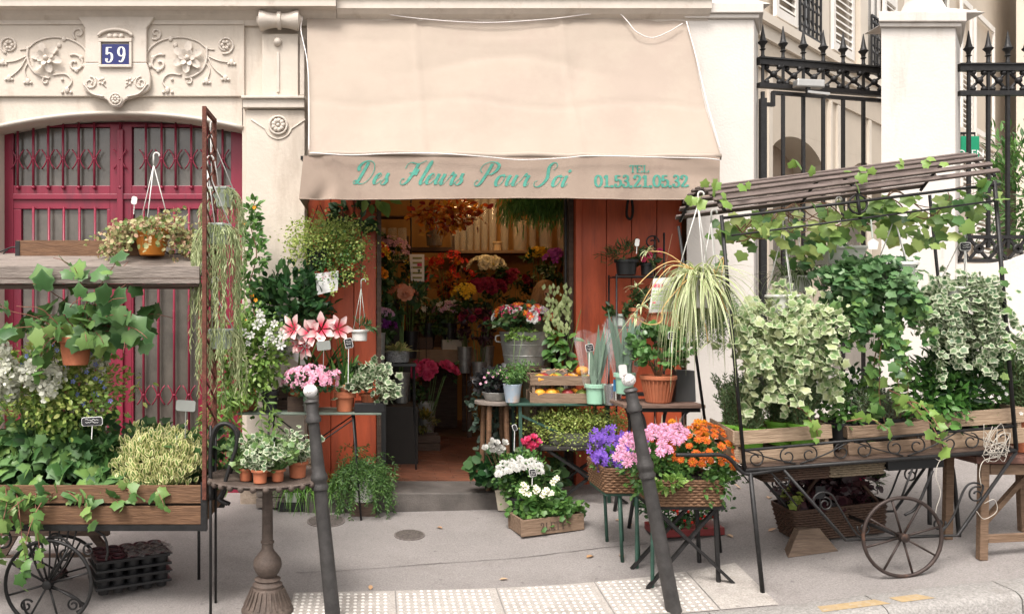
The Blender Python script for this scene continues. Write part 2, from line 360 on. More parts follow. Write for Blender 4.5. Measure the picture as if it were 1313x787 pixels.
def nmesh(name, V, F, E=None):
    me = bpy.data.meshes.new(name); nv, nf = len(V), len(F)
    me.vertices.add(nv); me.vertices.foreach_set('co', np.ascontiguousarray(V, np.float32).ravel())
    k = F.shape[1]
    me.loops.add(nf*k); me.loops.foreach_set('vertex_index', np.ascontiguousarray(F, np.int32).ravel())
    me.polygons.add(nf); me.polygons.foreach_set('loop_start', np.arange(0, nf*k, k, dtype=np.int32))
    if E is not None:
        at = me.attributes.new('edge', 'FLOAT', 'POINT'); at.data.foreach_set('value', np.ascontiguousarray(E, np.float32).ravel())
    me.update(calc_edges=True); return me
def leaves(name, parent, tm, Ps, Ds, Ns, Ss, m, kind='stuff', local=False):
    V0, F0, E0 = TM[tm]; Ps = np.asarray(Ps, float); n = len(Ps); k = len(V0)
    if n == 0: return None
    y = unit(np.asarray(Ds, float)); x = unit(np.cross(y, np.asarray(Ns, float))); z = np.cross(x, y)
    S = np.broadcast_to(np.asarray(Ss, float), (n,))[:, None, None]
    V = Ps[:, None] + S*(V0[None, :, 0:1]*x[:, None] + V0[None, :, 1:2]*y[:, None] + V0[None, :, 2:3]*z[:, None])
    if not local and parent is not None: V = V - np.array(rootloc(parent))
    F = (F0[None] + (np.arange(n)*k)[:, None, None]).reshape(-1, 3)
    o = link(name, nmesh(name, V.reshape(-1, 3), F, np.tile(E0, n)), m, parent)
    if kind: o['kind'] = kind
    return o
LEAFME = {}
def leaf_objs(name, parent, tm, Ps, Ds, Ns, Ss, m):
    """each leaf an object of its own, sharing one mesh"""
    key = (tm, m.name)
    if key not in LEAFME:
        V, F, E = TM[tm]; me = nmesh(name, V, F, E); me.materials.append(m); LEAFME[key] = me
    L0 = rootloc(parent); out = []
    for p, d, nn, s in zip(Ps, Ds, Ns, np.broadcast_to(Ss, (len(Ps),))):
        y = Vector(d).normalized(); x = y.cross(Vector(nn)); x = x.normalized() if x.length > 1e-6 else Vector((1, 0, 0)); z = x.cross(y)
        o = bpy.data.objects.new(name, LEAFME[key]); COL.objects.link(o); o.parent = parent
        M = Matrix((x, y, z)).transposed().to_4x4(); sx = s*random.uniform(.85, 1.12)
        o.matrix_local = Matrix.Translation(Vector(p)-L0) @ M @ Matrix.Diagonal((sx, s, s*random.uniform(.6, 1.6), 1))
        out.append(o)
    return out
def rnd(n, k=3): return rng.normal(size=(n, k))
def blob(c, r, n, clumps=None, spread=.3, shell=.55, half=False):
    """points in the volume of an ellipsoid, gathered in clumps, with outward directions"""
    c = np.array(c, float); r = np.array(r, float); m = clumps or max(6, n//25)
    q = unit(rnd(m))*(rng.uniform(shell, 1, m)**.8)[:, None]
    if half: q[:, 2] = np.abs(q[:, 2])
    i = rng.integers(0, m, n)
    u = q[i] + rnd(n)*spread*.55
    if half: u[:, 2] = np.maximum(u[:, 2], -.05)
    p = c + u*r
    out = unit(u*r)
    D = unit(out*.8 + rnd(n)*.5 + np.array([0, 0, .15])); N = unit(out*.6 + np.array([0, -.3, .7]) + rnd(n)*.45)
    return p, D, N
def bush(parent, name, tm, c, r, n, size, m, **k):
    p, D, N = blob(c, r, n, **k)
    return leaves(name, parent, tm, p, D, N, size*rng.uniform(.65, 1.25, n), m)
def strands(starts, outs, lens, step=.03, spread=.15, wob=.02, fall=1.0, up=.0):
    """hanging shoots: list of point arrays"""
    res = []
    for s, o, L in zip(starts, outs, lens):
        k = max(4, int(L/step)); p = np.array(s, float); o = np.array(o, float); pts = [p.copy()]
        v = o*1.0 + np.array([0, 0, up])
        for i in range(k):
            t = i/k
            v = v*.86 + np.array([0, 0, -1])*.14*fall*1.6 + rng.normal(size=3)*wob*4
            v = v/np.linalg.norm(v)
            p = p + v*step; pts.append(p.copy())
        res.append(np.array(pts))
    return res
def strand_leaves(paths, per=1, jit=.01, face=(0, -1, .35)):
    Ps, Ds, Ns = [], [], []
    for pts in paths:
        for i in range(1, len(pts)):
            t = pts[i]-pts[i-1]; t = t/(np.linalg.norm(t)+1e-9)
            for q in range(per):
                r = rng.normal(size=3); sd = np.cross(t, r); sd /= np.linalg.norm(sd)+1e-9
                Ps.append(pts[i]+rng.normal(size=3)*jit); Ds.append(sd*.75 + t*.3 + np.array([0, 0, -.25]))
                Ns.append(np.array(face)+rng.normal(size=3)*.5)
    return np.array(Ps), np.array(Ds), np.array(Ns)
def stems(parent, name, paths, r, m, n=4, step=1, kind='stuff'):
    mb = MB()
    for p in paths:
        q = [tuple(x) for x in p[::step]]
        if len(q) > 1: mb.tube(q, r, n, taper=.5)
    return mb.build(name, m, parent, smooth=True, kind=kind)
def ribbons(name, parent, B, Dr, Ln, droop, wd, m, seg=6, kind='stuff', fold=.25, tw=.3):
    B = np.asarray(B, float); n = len(B); Dr = unit(np.asarray(Dr, float)); Ln = np.broadcast_to(Ln, (n,)).astype(float); droop = np.broadcast_to(droop, (n,)).astype(float)
    wd = np.broadcast_to(wd, (n,)).astype(float)
    side = unit(np.cross(Dr, np.array([0, 0, 1.0])+rnd(n)*tw)); V = []
    for i in range(seg+1):
        t = i/seg
        c = B + Dr*(Ln*t*(1-.25*droop*t))[:, None] + np.array([0, 0, -1.0])*(droop*Ln*t*t)[:, None]
        ww = wd*(1-t**2.2)*.5*(.55+.45*min(1, t*4)) + wd*.02
        up = np.array([0, 0, 1.0])*(ww*fold)[:, None]
        V += [c - side*ww[:, None] + up, c, c + side*ww[:, None] + up]
    V = np.stack(V, 1); k = 3*(seg+1); F = []
    for i in range(seg):
        a = 3*i
        for j in (0, 1): F += [(a+j, a+j+1, a+j+4), (a+j, a+j+4, a+j+3)]
    F = (np.array(F)[None]+(np.arange(n)*k)[:, None, None]).reshape(-1, 3)
    V = V.reshape(-1, 3)
    if parent is not None: V = V-np.array(rootloc(parent))
    o = link(name, nmesh(name, V, F, np.tile([1, 0, 1.], n*(seg+1))), m, parent)
    if kind: o['kind'] = kind
    return o
def flower(name, layers, m, tipw=.36):
    """flower head looking up +Z, radius 1. layers: (petals, inner r, outer r, elevation deg, width)"""
    Vs, Fs, Es = [], [], []; b = 0
    for li, (n, r0, r1, el, wd) in enumerate(layers):
        for i in range(n):
            a = 2*math.pi*(i+.5*(li % 2)+random.uniform(-.25, .25)*(n > 6))/n; e = R(el+random.uniform(-6, 6)); q = random.uniform(.9, 1.08)
            ca, sa = math.cos(a), math.sin(a); L = (r1-r0)*q; ln = r1
            def pt(u, v, dz):   # u along petal, v across
                rr = r0+L*u*math.cos(e); z = L*u*math.sin(e)+dz
                return (rr*ca-v*sa, rr*sa+v*ca, z)
            Vs += [pt(0, 0, 0), pt(.55, -wd/2, .07*ln), pt(.55, 0, 0), pt(.55, wd/2, .07*ln), pt(.88, -wd*tipw, .0), pt(.88, wd*tipw, .0), pt(1, 0, -.06*ln)]
            Fs += [(b, b+2, b+1), (b, b+3, b+2), (b+1, b+2, b+4), (b+2, b+3, b+5), (b+4, b+2, b+6), (b+2, b+5, b+6)]
            Es += [r0, r0+L*.55, r0+L*.5, r0+L*.55, r1*.9, r1*.9, r1]; b += 7
    me = nmesh(name, np.array(Vs), np.array(Fs), np.array(Es)); me.materials.append(m); return me
FL_MUM = [(14, .1, 1, 8, .26), (12, .06, .8, 30, .24), (10, .03, .55, 52, .2), (7, 0, .35, 72, .15)]
def heads(parent, name, me, Ps, Ns, Ss):
    L0 = rootloc(parent); out = []
    for p, nn, s in zip(Ps, Ns, np.broadcast_to(Ss, (len(Ps),))):
        o = bpy.data.objects.new(name, me); COL.objects.link(o); o.parent = parent
        q = Vector(nn).to_track_quat('Z', 'Y')
        o.matrix_local = Matrix.Translation(Vector(p)-L0) @ q.to_matrix().to_4x4() @ Matrix.Rotation(random.uniform(0, 6.3), 4, 'Z') @ Matrix.Diagonal((s, s, s*random.uniform(.8, 1.15), 1))
        out.append(o)
    return out
def pot(parent, c, rb, rt, h, m, rim=.2, seg=20, soil=True, name='pot', lip=.012, local=False):
    mb = MB(); t = min(.008, rt*.12); hr = h*rim
    prof = [(rb*.9, 0), (rb, .004), (rb+(rt-lip-rb)*(1-rim), h-hr), (rt, h-hr+.002), (rt, h-.003), (rt-.003, h), (rt-t, h), (rt-t-.004, h*.82)] if rim else \
           [(rb*.9, 0), (rb, .004), (rt, h-.003), (rt-.003, h), (rt-t, h), (rt-t-.004, h*.82)]
    mb.lathe(prof, c, seg)
    o = mb.build(name, m, parent, smooth=2, local=local)
    return o
def pricetag(px, py, d, label, m=None, w=.055, h=.042, stick=.12, tilt=0, scrib=True, face=None, sm=None):
    m = m or SLATE; c = P(px, py, d)
    o = T('price_tag', label, 'price tag', c-Vector((0, 0, stick+h/2)), 'price tags stuck in the plants')
    def rr(a, b, r=.012):
        pts = []
        for cx, cy, a0 in ((a-r, b-r, 0), (-a+r, b-r, 90), (-a+r, -b+r, 180), (a-r, -b+r, 270)):
            for k in range(4): t = R(a0+30*k); pts.append((cx+r*math.cos(t), cy+r*math.sin(t)))
        ct, st = math.cos(R(tilt)), math.sin(R(tilt))
        return [(c.x+x*ct-y*st, c.z+x*st+y*ct) for x, y in pts]
    if m is SLATE:
        MB().prism(rr(w/2+.003, h/2+.003), c.y, c.y+.003).build('tag_border', CHALK, o)
        MB().prism(rr(w/2, h/2), c.y-.0025, c.y-.0002).build('tag_board', m, o)
        if scrib:
            mb = MB()
            for row in range(2 if h < .05 else 3):
                pts = []
                zz = c.z+h*.2-row*h*.3
                for k in range(13): pts.append((c.x-w*.33+w*.055*k, c.y-.0045, zz+random.uniform(-.09, .09)*h))
                mb.tube(pts, .0011, 4)
            mb.build('chalk_writing', CHALK, o)
    else:
        MB().prism(rr(w/2, h/2), c.y, c.y+.004).build('tag_board', m, o)
    MB().tube([(c.x, c.y+.006, c.z-h*.3), (c.x-.004, c.y+.004, c.z-h/2-stick)], .003, 5).build('tag_stick', sm or (CHALK if m is SLATE else m), o)
    return o
def cbox(parent, name, c, sx, sy, sz, m, bev=.003, local=False):
    return MB().box(c[0]-sx/2, c[0]+sx/2, c[1]-sy/2, c[1]+sy/2, c[2], c[2]+sz).build(name, m, parent, bev=bev, local=local)
def crate(name, label, loc, l, w, h, rows, m, yaw=0, tilt=0, roll=0, gap=.012, group=None, t=.012, posts=True, post_up=.0, bottom=True, cat='crate'):
    """slatted crate, every plank a part; origin at the centre of its bottom"""
    o = T(name, label, cat, loc, group, rot=(roll, tilt, yaw))
    ph = (h-gap*(rows-1))/rows
    for r in range(rows):
        z0 = r*(ph+gap)
        j = lambda: random.uniform(-.002, .002)
        for s in (-1, 1):
            MB().box(-l/2+j(), l/2+j(), s*w/2-t/2, s*w/2+t/2, z0+j(), z0+ph+j()).build('plank', m, o, local=True, bev=.002)
            MB().box(s*l/2-t/2-s*t, s*l/2+t/2-s*t, -w/2+t*.6, w/2-t*.6, z0+j(), z0+ph+j()).build('plank', m, o, local=True, bev=.002)
    if posts:
        for sx in (-1, 1):
            for sy in (-1, 1):
                cx, cy = sx*(l/2-.03), sy*(w/2-t/2-.012)
                MB().box(cx-.012, cx+.012, cy-.012, cy+.012, 0, h+post_up).build('corner_post', m, o, local=True, bev=.002)
    if bottom: MB().box(-l/2+.01, l/2-.01, -w/2+.01, w/2-.01, .002, .012).build('bottom_board', m, o, local=True)
    return o
def wicker(o, a, b, a2, b2, h, rows, m, per=52, z0=0):
    """woven basket built in the local frame of o: half-sizes a,b at the bottom, a2,b2 at the rim"""
    def ring(t, off, k):
        aa, bb = a+(a2-a)*t, b+(b2-b)*t; r = min(aa, bb)*.22; pts = []
        Lx, Ly = 2*(aa-r), 2*(bb-r); tot = 2*Lx+2*Ly+2*math.pi*r
        for i in range(k):
            s = tot*i/k
            for (ln, fn) in ((Lx, lambda q: (-aa+r+q, -bb, 0, -1)), (math.pi*r/2, lambda q: (aa-r+r*math.sin(q/r), -bb+r-r*math.cos(q/r), math.sin(q/r), -math.cos(q/r))),
                             (Ly, lambda q: (aa, -bb+r+q, 1, 0)), (math.pi*r/2, lambda q: (aa-r+r*math.cos(q/r), bb-r+r*math.sin(q/r), math.cos(q/r), math.sin(q/r))),
                             (Lx, lambda q: (aa-r-q, bb, 0, 1)), (math.pi*r/2, lambda q: (-aa+r-r*math.sin(q/r), bb-r+r*math.cos(q/r), -math.sin(q/r), math.cos(q/r))),
                             (Ly, lambda q: (-aa, bb-r-q, -1, 0)), (math.pi*r/2, lambda q: (-aa+r-r*math.cos(q/r), -bb+r-r*math.sin(q/r), -math.cos(q/r), -math.sin(q/r)))):
                if s <= ln: x, y, nx, ny = fn(s); break
                s -= ln
            pts.append((x, y, nx, ny))
        return pts
    mb = MB(); rh = h/rows
    for i in range(rows):
        t = (i+.5)/rows
        pts = [(x+nx*.004*(1 if (j+i) % 2 else -1), y+ny*.004*(1 if (j+i) % 2 else -1), z0+h*t+random.uniform(-.001, .001)) for j, (x, y, nx, ny) in enumerate(ring(t, 0, per))]
        mb.tube(pts, rh*.58, 4, closed=True)
    mb.build('woven_side', m, o, local=True, smooth=True, kind='stuff')
    rp = ring(1, 0, per)
    MB().tube([(x, y, z0+h+.003) for x, y, _, _ in rp], .009, 6, closed=True).build('basket_rim', m, o, local=True, smooth=True)
    MB().tube([(x, y, z0+.006) for x, y, _, _ in ring(0, 0, per)], .007, 6, closed=True).build('basket_foot', m, o, local=True, smooth=True)
    q = ring(.05, 0, 24); MB().add([(x*.97, y*.97, z0+.008) for x, y, _, _ in q], [tuple(range(24))]).build('basket_bottom', SOIL, o, local=True)
    q0, q1 = ring(0, 0, 24), ring(.9, 0, 24)
    MB().add([(x*.95, y*.95, z0+.01) for x, y, _, _ in q0]+[(x*.95, y*.95, z0+h*.92) for x, y, _, _ in q1], [(i, (i+1) % 24, 24+(i+1) % 24, 24+i) for i in range(24)]+[tuple(range(24, 48))]).build('soil', SOIL, o, local=True)
def hanger(parent, c, rim, top, m=None, n=3, hook=True, r=.0035):
    mb = MB(); c, top = Vector(c), Vector(top)
    for k in range(n):
        a = 2*math.pi*k/n+.5
        mb.tube([c+Vector((rim*math.cos(a), rim*math.sin(a), 0)), top], r, 5)
    if hook:
        mb.tube([top, top+Vector((0, 0, .05))]+spiral((top.x+.018, top.y, top.z+.06), .018, .018, 180, -20, 8), r*1.6, 6)
    return mb.build('hanger', m or WHITEP, parent, smooth=True)
# ================================================================== ground
def xs_(a, b, n): return [a+(b-a)*i/n for i in range(n+1)]
KY0, KY1 = -2.28, -2.52
mb = MB(); mb.grid(lambda u, v: (-14+30*u, KY0+(.5-KY0)*v, gz(-14+30*u, KY0+(.5-KY0)*v)), 240, 16)
tmp = mb.build('pavement', ASPH, None, smooth=True); tmp['kind'] = 'structure'
def kz(X): return gz(X, KY0)
def drop(X): return float(np.interp(X, [-1.6, -.9, 1.75, 2.6], [.14, .03, .03, .14]))
mb = MB(); mb.grid(lambda u, v: (-60+120*u, KY1+.02-60*v**2, (kz(-60+120*u) - drop(-60+120*u) - .03*v)), 480, 12)
tmp = mb.build('road', ROADM, None, smooth=True); tmp['kind'] = 'structure'
kerb = S_('kerb')
edges = [-9, -7.9, -6.7, -5.6, -4.5, -3.4, -2.3, -1.4, -.5, .42, 1.3, 1.92, 2.82, 3.55, 4.6, 5.7, 6.8, 8]
for a, b in zip(edges, edges[1:]):
    mb = MB(); n = 8
    for i in range(n+1):
        X = a+.004+(b-a-.008)*i/n; z = kz(X)+.002; D_ = drop(X)+.05; j = random.uniform(-.003, .003)
        for (y, zz) in ((KY0-.004, -.05), (KY0-.004, 0), (KY0-.02, .004), (KY1+.055+j, .003), (KY1+.022+j, -.008), (KY1+.004+j, -.03), (KY1-.006, -D_)):
            mb.v.append((X, y, z+zz))
    for i in range(n):
        for j in range(6): q = i*7+j; mb.f.append((q, q+7, q+8, q+1))
    mb.f += [tuple(range(7)), tuple(n*7+6-j for j in range(7))]
    mb.build('kerb_stone', GRAN, kerb, smooth=2)
YPAINT = mat('worn ochre paint', (.36, .26, .14), .8, var=.15, scale=25, blot=((.36, .33, .3), 30, .52, .7))
def kerbmark(pts):
    ps = [P(x, y, 4.7) for x, y in pts]; mb = MB()
    for i in range(9):
        t = i/8
        a = ps[0].lerp(ps[1], t); b = ps[3].lerp(ps[2], t)
        mb.v += [(a.x, KY1+.075, kz(a.x)+.0075), (b.x, KY1+.155, kz(b.x)+.0075)]
    mb.f += [(2*i, 2*i+2, 2*i+3, 2*i+1) for i in range(8)]
    mb.build('kerb_marking', YPAINT, kerb)
kerbmark([(1037, 775), (1122, 757), (1112, 752), (1040, 768)]); kerbmark([(1136, 754), (1178, 748), (1166, 744), (1130, 749)])
# tactile slabs with their domes
tac = S_('tactile_paving')
tx = [-.50, .13, .76, 1.39, 2.0, 2.34]
def tb(X): return float(np.interp(X, [-.5, .6, 1.3, 2.34], [-1.95, -1.9, -1.84, -1.70]))
for si, (a, b) in enumerate(zip(tx, tx[1:])):
    mb = MB(); a += .004; b -= .004; n = 6
    for i in range(n+1):
        X = a+(b-a)*i/n
        for j in range(4): Y = (KY0+.01)+(tb(X)-KY0-.01)*j/3; mb.v.append((X, Y, gz(X, Y)+.005))
    for i in range(n):
        for j in range(3): q = i*4+j; mb.f.append((q, q+4, q+5, q+1))
    sl_ = mb.build('paving_slab', TACT, tac, smooth=True)
    if si < 4:
        dm = MB(); sp = .045; nx = int((b-a)/sp)
        for i in range(nx):
            X = a+sp*(i+.5)
            Y = KY0+.035
            while Y < tb(X)-.015:
                z = gz(X, Y)+.0048; r = .0125
                dm.v += [(X+r*math.cos(k*math.pi/4), Y+r*math.sin(k*math.pi/4), z) for k in range(8)]+[(X+r*.6*math.cos(k*math.pi/4), Y+r*.6*math.sin(k*math.pi/4), z+.005) for k in range(8)]
                q = len(dm.v)-16
                dm.f += [(q+k, q+(k+1) % 8, q+8+(k+1) % 8, q+8+k) for k in range(8)]+[tuple(q+8+k for k in range(8))]
                Y += sp
        dm.build('tactile_dome', mat('worn dome white %d' % si, (.56, .53, .49), .8, var=.1, scale=20), sl_, kind='stuff')
# manhole cover
for (px, py, rr, lab) in ((525, 686, .115, 'round cast iron utility cover set in the pavement before the doorway'), (418, 668, .15, 'dusty round utility cover beside the black tray of grass pots')):
    c = G(px, py); sx = (gz(c.x+.1, c.y)-gz(c.x-.1, c.y))/.2; sy = (gz(c.x, c.y+.1)-gz(c.x, c.y-.1))/.2
    o = T('manhole_cover', lab, 'manhole cover', c)
    M = Matrix(((1, 0, 0), (0, 1, 0), (sx, sy, 1)))
    MB().lathe([(.02, .006), (rr, .006), (rr, .0)], c, 28, M, caps=False).build('cover_rim', mat('cover iron %d' % px, (.13, .11, .10), .7, var=.4, scale=60, bump=.6), o)
    k = MB()
    for i in range(9):
        y = (i-4)*rr*.2; hw = math.sqrt(max(0, (rr*.9)**2-y*y))
        if hw > .02: k.bar(c+M @ Vector((-hw, y, .006)), c+M @ Vector((hw, y, .006)), rr*.09, .008)
    k.build('cover_rib', mat('cover rib iron %d' % px, (.10, .085, .075), .7, var=.4, scale=60), o)
# crack along the threshold and joint lines: thin dark tar strips
TAR = mat('dark tar joint', (.035, .03, .027), .9, var=.4, scale=30)
def joint(name, pts, wd):
    ps = [G(x, y) for x, y in pts]; sp = spline(ps, 6); mb = MB()
    for i, p in enumerate(sp):
        q = wd*random.uniform(.4, 1.3); y = p.y+random.uniform(-.006, .006)
        mb.v += [(p.x, y-q/2, gz(p.x, y)+.004), (p.x, y+q/2, gz(p.x, y)+.004)]
    mb.f += [(2*i, 2*i+2, 2*i+3, 2*i+1) for i in range(len(sp)-1)]
    o = mb.build(name, TAR, None); o['kind'] = 'structure'
joint('pavement_crack', [(385, 655), (430, 655), (475, 652), (520, 652), (565, 647), (605, 644), (641, 641), (690, 636)], .028)
joint('pavement_joint', [(380, 735), (450, 731), (560, 723), (680, 714), (760, 704), (830, 697)], .006)
DEAD = leafm('dry fallen leaf', [(.42, .24, .12), (.5, .33, .2), (.36, .17, .08)], trans=.1)
for (px, py, lab) in ((985, 640, 'dry leaf on the pavement left of the wooden wedge'), (1003, 633, 'dry leaf just beneath the left end of the right cart bed'), (950, 627, 'dry leaf beside the tray of berried plants'), (560, 676, 'dry leaf beside the small utility cover'), (788, 667, 'dry leaf by the green leg of the violet basket stand'), (752, 716, 'dry leaf near the middle of the pale tactile slabs back edge'), (1112, 606, 'dry leaf on the pavement far behind the right cart'), (985, 682, 'dry leaf by the front leg of the right cart'), (940, 690, 'dry leaf between the chrysanthemum stand and right cart leg'), (640, 744, 'dry leaf alone on the pavement before the tactile slabs'), (475, 757, 'dry leaf at the left end of the tactile slabs'), (800, 716, 'dry leaf beside the right bollard')):
    c = G(px, py); o = leaf_objs('fallen_leaf', None, 'oval', [c+Vector((0, 0, .006))], [(random.uniform(-1, 1), random.uniform(-1, 1), .1)], [(0, 0, 1)], random.uniform(.045, .07), DEAD)[0]
    tag(o, lab, 'fallen leaf', 'fallen leaves on the pavement')
c = G(684, 664)
o = leaf_objs('fallen_petal', None, 'petal', [c+Vector((0, 0, .008))], [(1, .3, .1)], [(0, -.3, 1)], .055, F_WHITE)[0]; tag(o, 'white petal lying in front of the old flower crate', 'petal')

# ================================================================== shop building
bld = T('stone_building', 'cream stone building front with crimson door and red shopfront', 'building', (-.6, .3, 0))
def X0(px): return (px-VX)/150.
def Z0(py): return EYE-(py-HY)/150.
DX, DZ = -2.187, Z0(148)     # door centre, arch top
DHW = 1.065
def arch(x, top=DZ, rise=.125, hw=DHW): return top-rise*((x-DX)/hw)**2
TOP = Z0(6)
# wall over the arch
ax = xs_(DX-DHW, DX+DHW, 24)
mb = MB()
for x0, x1 in zip(ax, ax[1:]):
    mb.prism([(x0, arch(x0)), (x1, arch(x1)), (x1, 4.9), (x0, 4.9)], 0, .3)
mb.build('arch_wall', STONE, bld)
mb = MB()   # rounded arch moulding
mb.tube([(x, -.004, arch(x)+.02) for x in ax], .018, 6); mb.build('arch_moulding', STONE2, bld, smooth=True)
MB().box(-6.5, DX-DHW, 0, .4, -.3, 4.9).build('wall', STONE, bld)
MB().box(X0(310)+.004, -.58, 0, .4, -.3, 4.9).build('wall', STONE, bld)
MB().box(-.578, 2.69, .02, .35, 2.75, 4.9).build('wall', STONE, bld)
MB().box(-.6, -.5, .32, .45, 0, 2.8).build('wall', REDPAINT, bld)
# frieze slab and string course
MB().box(-3.55, X0(314), -.03, -.001, Z0(125), Z0(22)).build('frieze_slab', STONE, bld, bev=.006)
MB().box(-3.55, X0(314), -.045, -.032, Z0(34), Z0(23)).build('frieze_band', STONE2, bld, bev=.004)
def cornice(x0, x1, nm, zb, depth=.2):
    prof = [(0, zb-.1), (-.03, zb-.1), (-.045, zb-.06), (-.09, zb-.03), (-.12, zb), (-depth, zb+.004), (-depth, zb+.07), (-depth-.03, zb+.10), (-depth-.03, zb+.2), (0, zb+.24)]
    mb = MB(); k = len(prof); mb.v = [(x0, y, z) for y, z in prof]+[(x1, y, z) for y, z in prof]
    mb.f = [(i, i+1, k+i+1, k+i) for i in range(k-1)]+[tuple(range(k))[::-1], tuple(range(k, 2*k))]
    return mb.build(nm, STONE2, bld)
cornice(-6.5, X0(432), 'cornice', 4.135)
cornice(X0(432)+.003, X0(905), 'cornice', 4.142, .13)
# keystone with its house number
kx = X0(152)
mb = MB(); mb.prism([(X0(92), Z0(9)), (X0(113), Z0(40)), (X0(113), Z0(84)), (X0(191), Z0(84)), (X0(191), Z0(40)), (X0(214), Z0(9))], -.075, -.031)
mb.build('keystone', STONE2, bld, bev=.008)
sh = spline([(X0(113), 0, Z0(84)), (X0(109), 0, Z0(102)), (X0(112), 0, Z0(118)), (X0(128), 0, Z0(127)), (X0(140), 0, Z0(131)), (X0(146), 0, Z0(139)), (X0(152), 0, Z0(141)), (X0(158), 0, Z0(139)), (X0(164), 0, Z0(131)), (X0(176), 0, Z0(127)), (X0(193), 0, Z0(118)), (X0(196), 0, Z0(102)), (X0(191), 0, Z0(84))], 5)
MB().prism([(p.x, p.z) for p in sh], -.075, -.0305).build('keystone_shield', STONE2, bld, bev=.01)
for s in (-1, 1):
    mb = MB()
    mb.tube(spiral((kx+s*.215, -.078, Z0(110)), .055, .012, 90, 90+s*500, 26), .009, 5)
    mb.tube([(p.x, -.08, p.z+.012) for p in spline([(kx+s*.27, 0, Z0(113)), (kx+s*.2, 0, Z0(125)), (kx+s*.1, 0, Z0(129))], 6)], .009, 5)
    for k in range(5):
        a = R(72*k); mb.sphere((kx+s*(.115)+.022*math.cos(a), -.076, Z0(108)+.022*math.sin(a)), .013, 8, 5)
    mb.tube([(kx+s*.08, -.076, Z0(116)), (kx+s*.17, -.076, Z0(103))], .005, 5)
    mb.build('shield_scroll', STONE2, bld, smooth=True)
def rosette(cx, cz, r, y, n=8, nm='rosette'):
    mb = MB(); mb.tube([(cx+r*math.cos(R(a)), y, cz+r*math.sin(R(a))) for a in range(0, 360, 15)], r*.14, 6, closed=True)
    for k in range(n):
        a = 2*math.pi*k/n; mb.sphere((cx+r*.52*math.cos(a), y, cz+r*.52*math.sin(a)), r*.3, 8, 5)
    mb.sphere((cx, y-.005, cz), r*.24, 8, 5); return mb.build(nm, STONE2, bld, smooth=True)
rosette(kx, Z0(131), .05, -.08)
mb = MB(); fx0, fx1, fz0, fz1 = X0(131), X0(173), Z0(89), Z0(57)
for (a, b, c_, d_) in ((fx0, fx1, fz1-.012, fz1+.018), (fx0, fx1, fz0-.012, fz0+.012)): mb.box(a, b, -.10, -.074, c_, d_)
for a in (fx0, fx1-.022): mb.box(a, a+.022, -.098, -.0735, fz0+.0125, fz1-.0125)
mb.build('number_frame', STONE2, bld, bev=.004)
mb = MB(); mb.tube([(X0(152)+.15*math.cos(R(a)), -.09, Z0(54)+.075*math.sin(R(a))) for a in range(15, 166, 10)], .014, 6)
for k in (-1, 0, 1): mb.sphere((X0(152)+k*.05, -.078, Z0(51)), .024, 8, 5)
mb.build('number_pediment', STONE2, bld, smooth=True)
NBLUE = mat('enamel blue', (.012, .016, .12), .25, var=.1); NWHITE = mat('enamel white', (.78, .77, .74), .3, var=.02)
plate = MB().box(X0(135), X0(170), -.088, -.0755, Z0(87), Z0(61)).build('house_number_plate', NBLUE, bld, bev=.003)
# drawn letters -----------------------------------------------------------
def strokes(mb, glyph, ox, oz, em, thin, thick, slant=0, mode='both', yfn=lambda x, z: 0, n=7, sx=1, smooth=True):
    for si_, st in enumerate(glyph):
        sp = [Vector((p[0]*sx, 0, p[1])) for p in st]
        sp = spline(sp, n) if smooth and len(sp) > 2 else [sp[0].lerp(sp[-1], i/4) for i in range(5)] if len(sp) == 2 else sp
        L_, R_ = [], []; ws = []
        for i, p in enumerate(sp):
            t = sp[min(i+1, len(sp)-1)]-sp[max(i-1, 0)]
            if t.length < 1e-6: t = Vector((1, 0, 0))
            t.normalize(); v = max(0, -t.z) if mode == 'down' else abs(t.z)
            ws.append(thin+(thick-thin)*v**1.3)
        for i, p in enumerate(sp):
            wv = sum(ws[max(0, i-1):i+2])/len(ws[max(0, i-1):i+2])
            t = sp[min(i+1, len(sp)-1)]-sp[max(i-1, 0)]
            if t.length < 1e-6: t = Vector((1, 0, 0))
            t.normalize()
            nx, nz = (-t.z, t.x) if mode != 'down' else (1, 0) if abs(t.z) > .5 else (-t.z, t.x)
            if mode == 'down' and abs(t.z) > .5 and -t.z < 0: nx, nz = 1, 0
            if mode == 'down': nx, nz = -t.z, t.x
            for s, arr in ((1, L_), (-1, R_)):
                x = p.x+s*nx*wv/2; z = p.z+s*nz*wv/2; x += slant*z
                wx, wz = ox+x*em, oz+z*em; arr.append((wx, yfn(wx, wz)-.0005*si_, wz))
        b = len(mb.v); k = len(L_); mb.v += L_+R_
        mb.f += [(b+i, b+k+i, b+k+i+1, b+i+1) for i in range(k-1)]
def ell(cx, cz, rx, rz, a0=90, a1=450, n=14): return [(cx+rx*math.cos(R(a0+(a1-a0)*i/n)), cz+rz*math.sin(R(a0+(a1-a0)*i/n))) for i in range(n+1)]
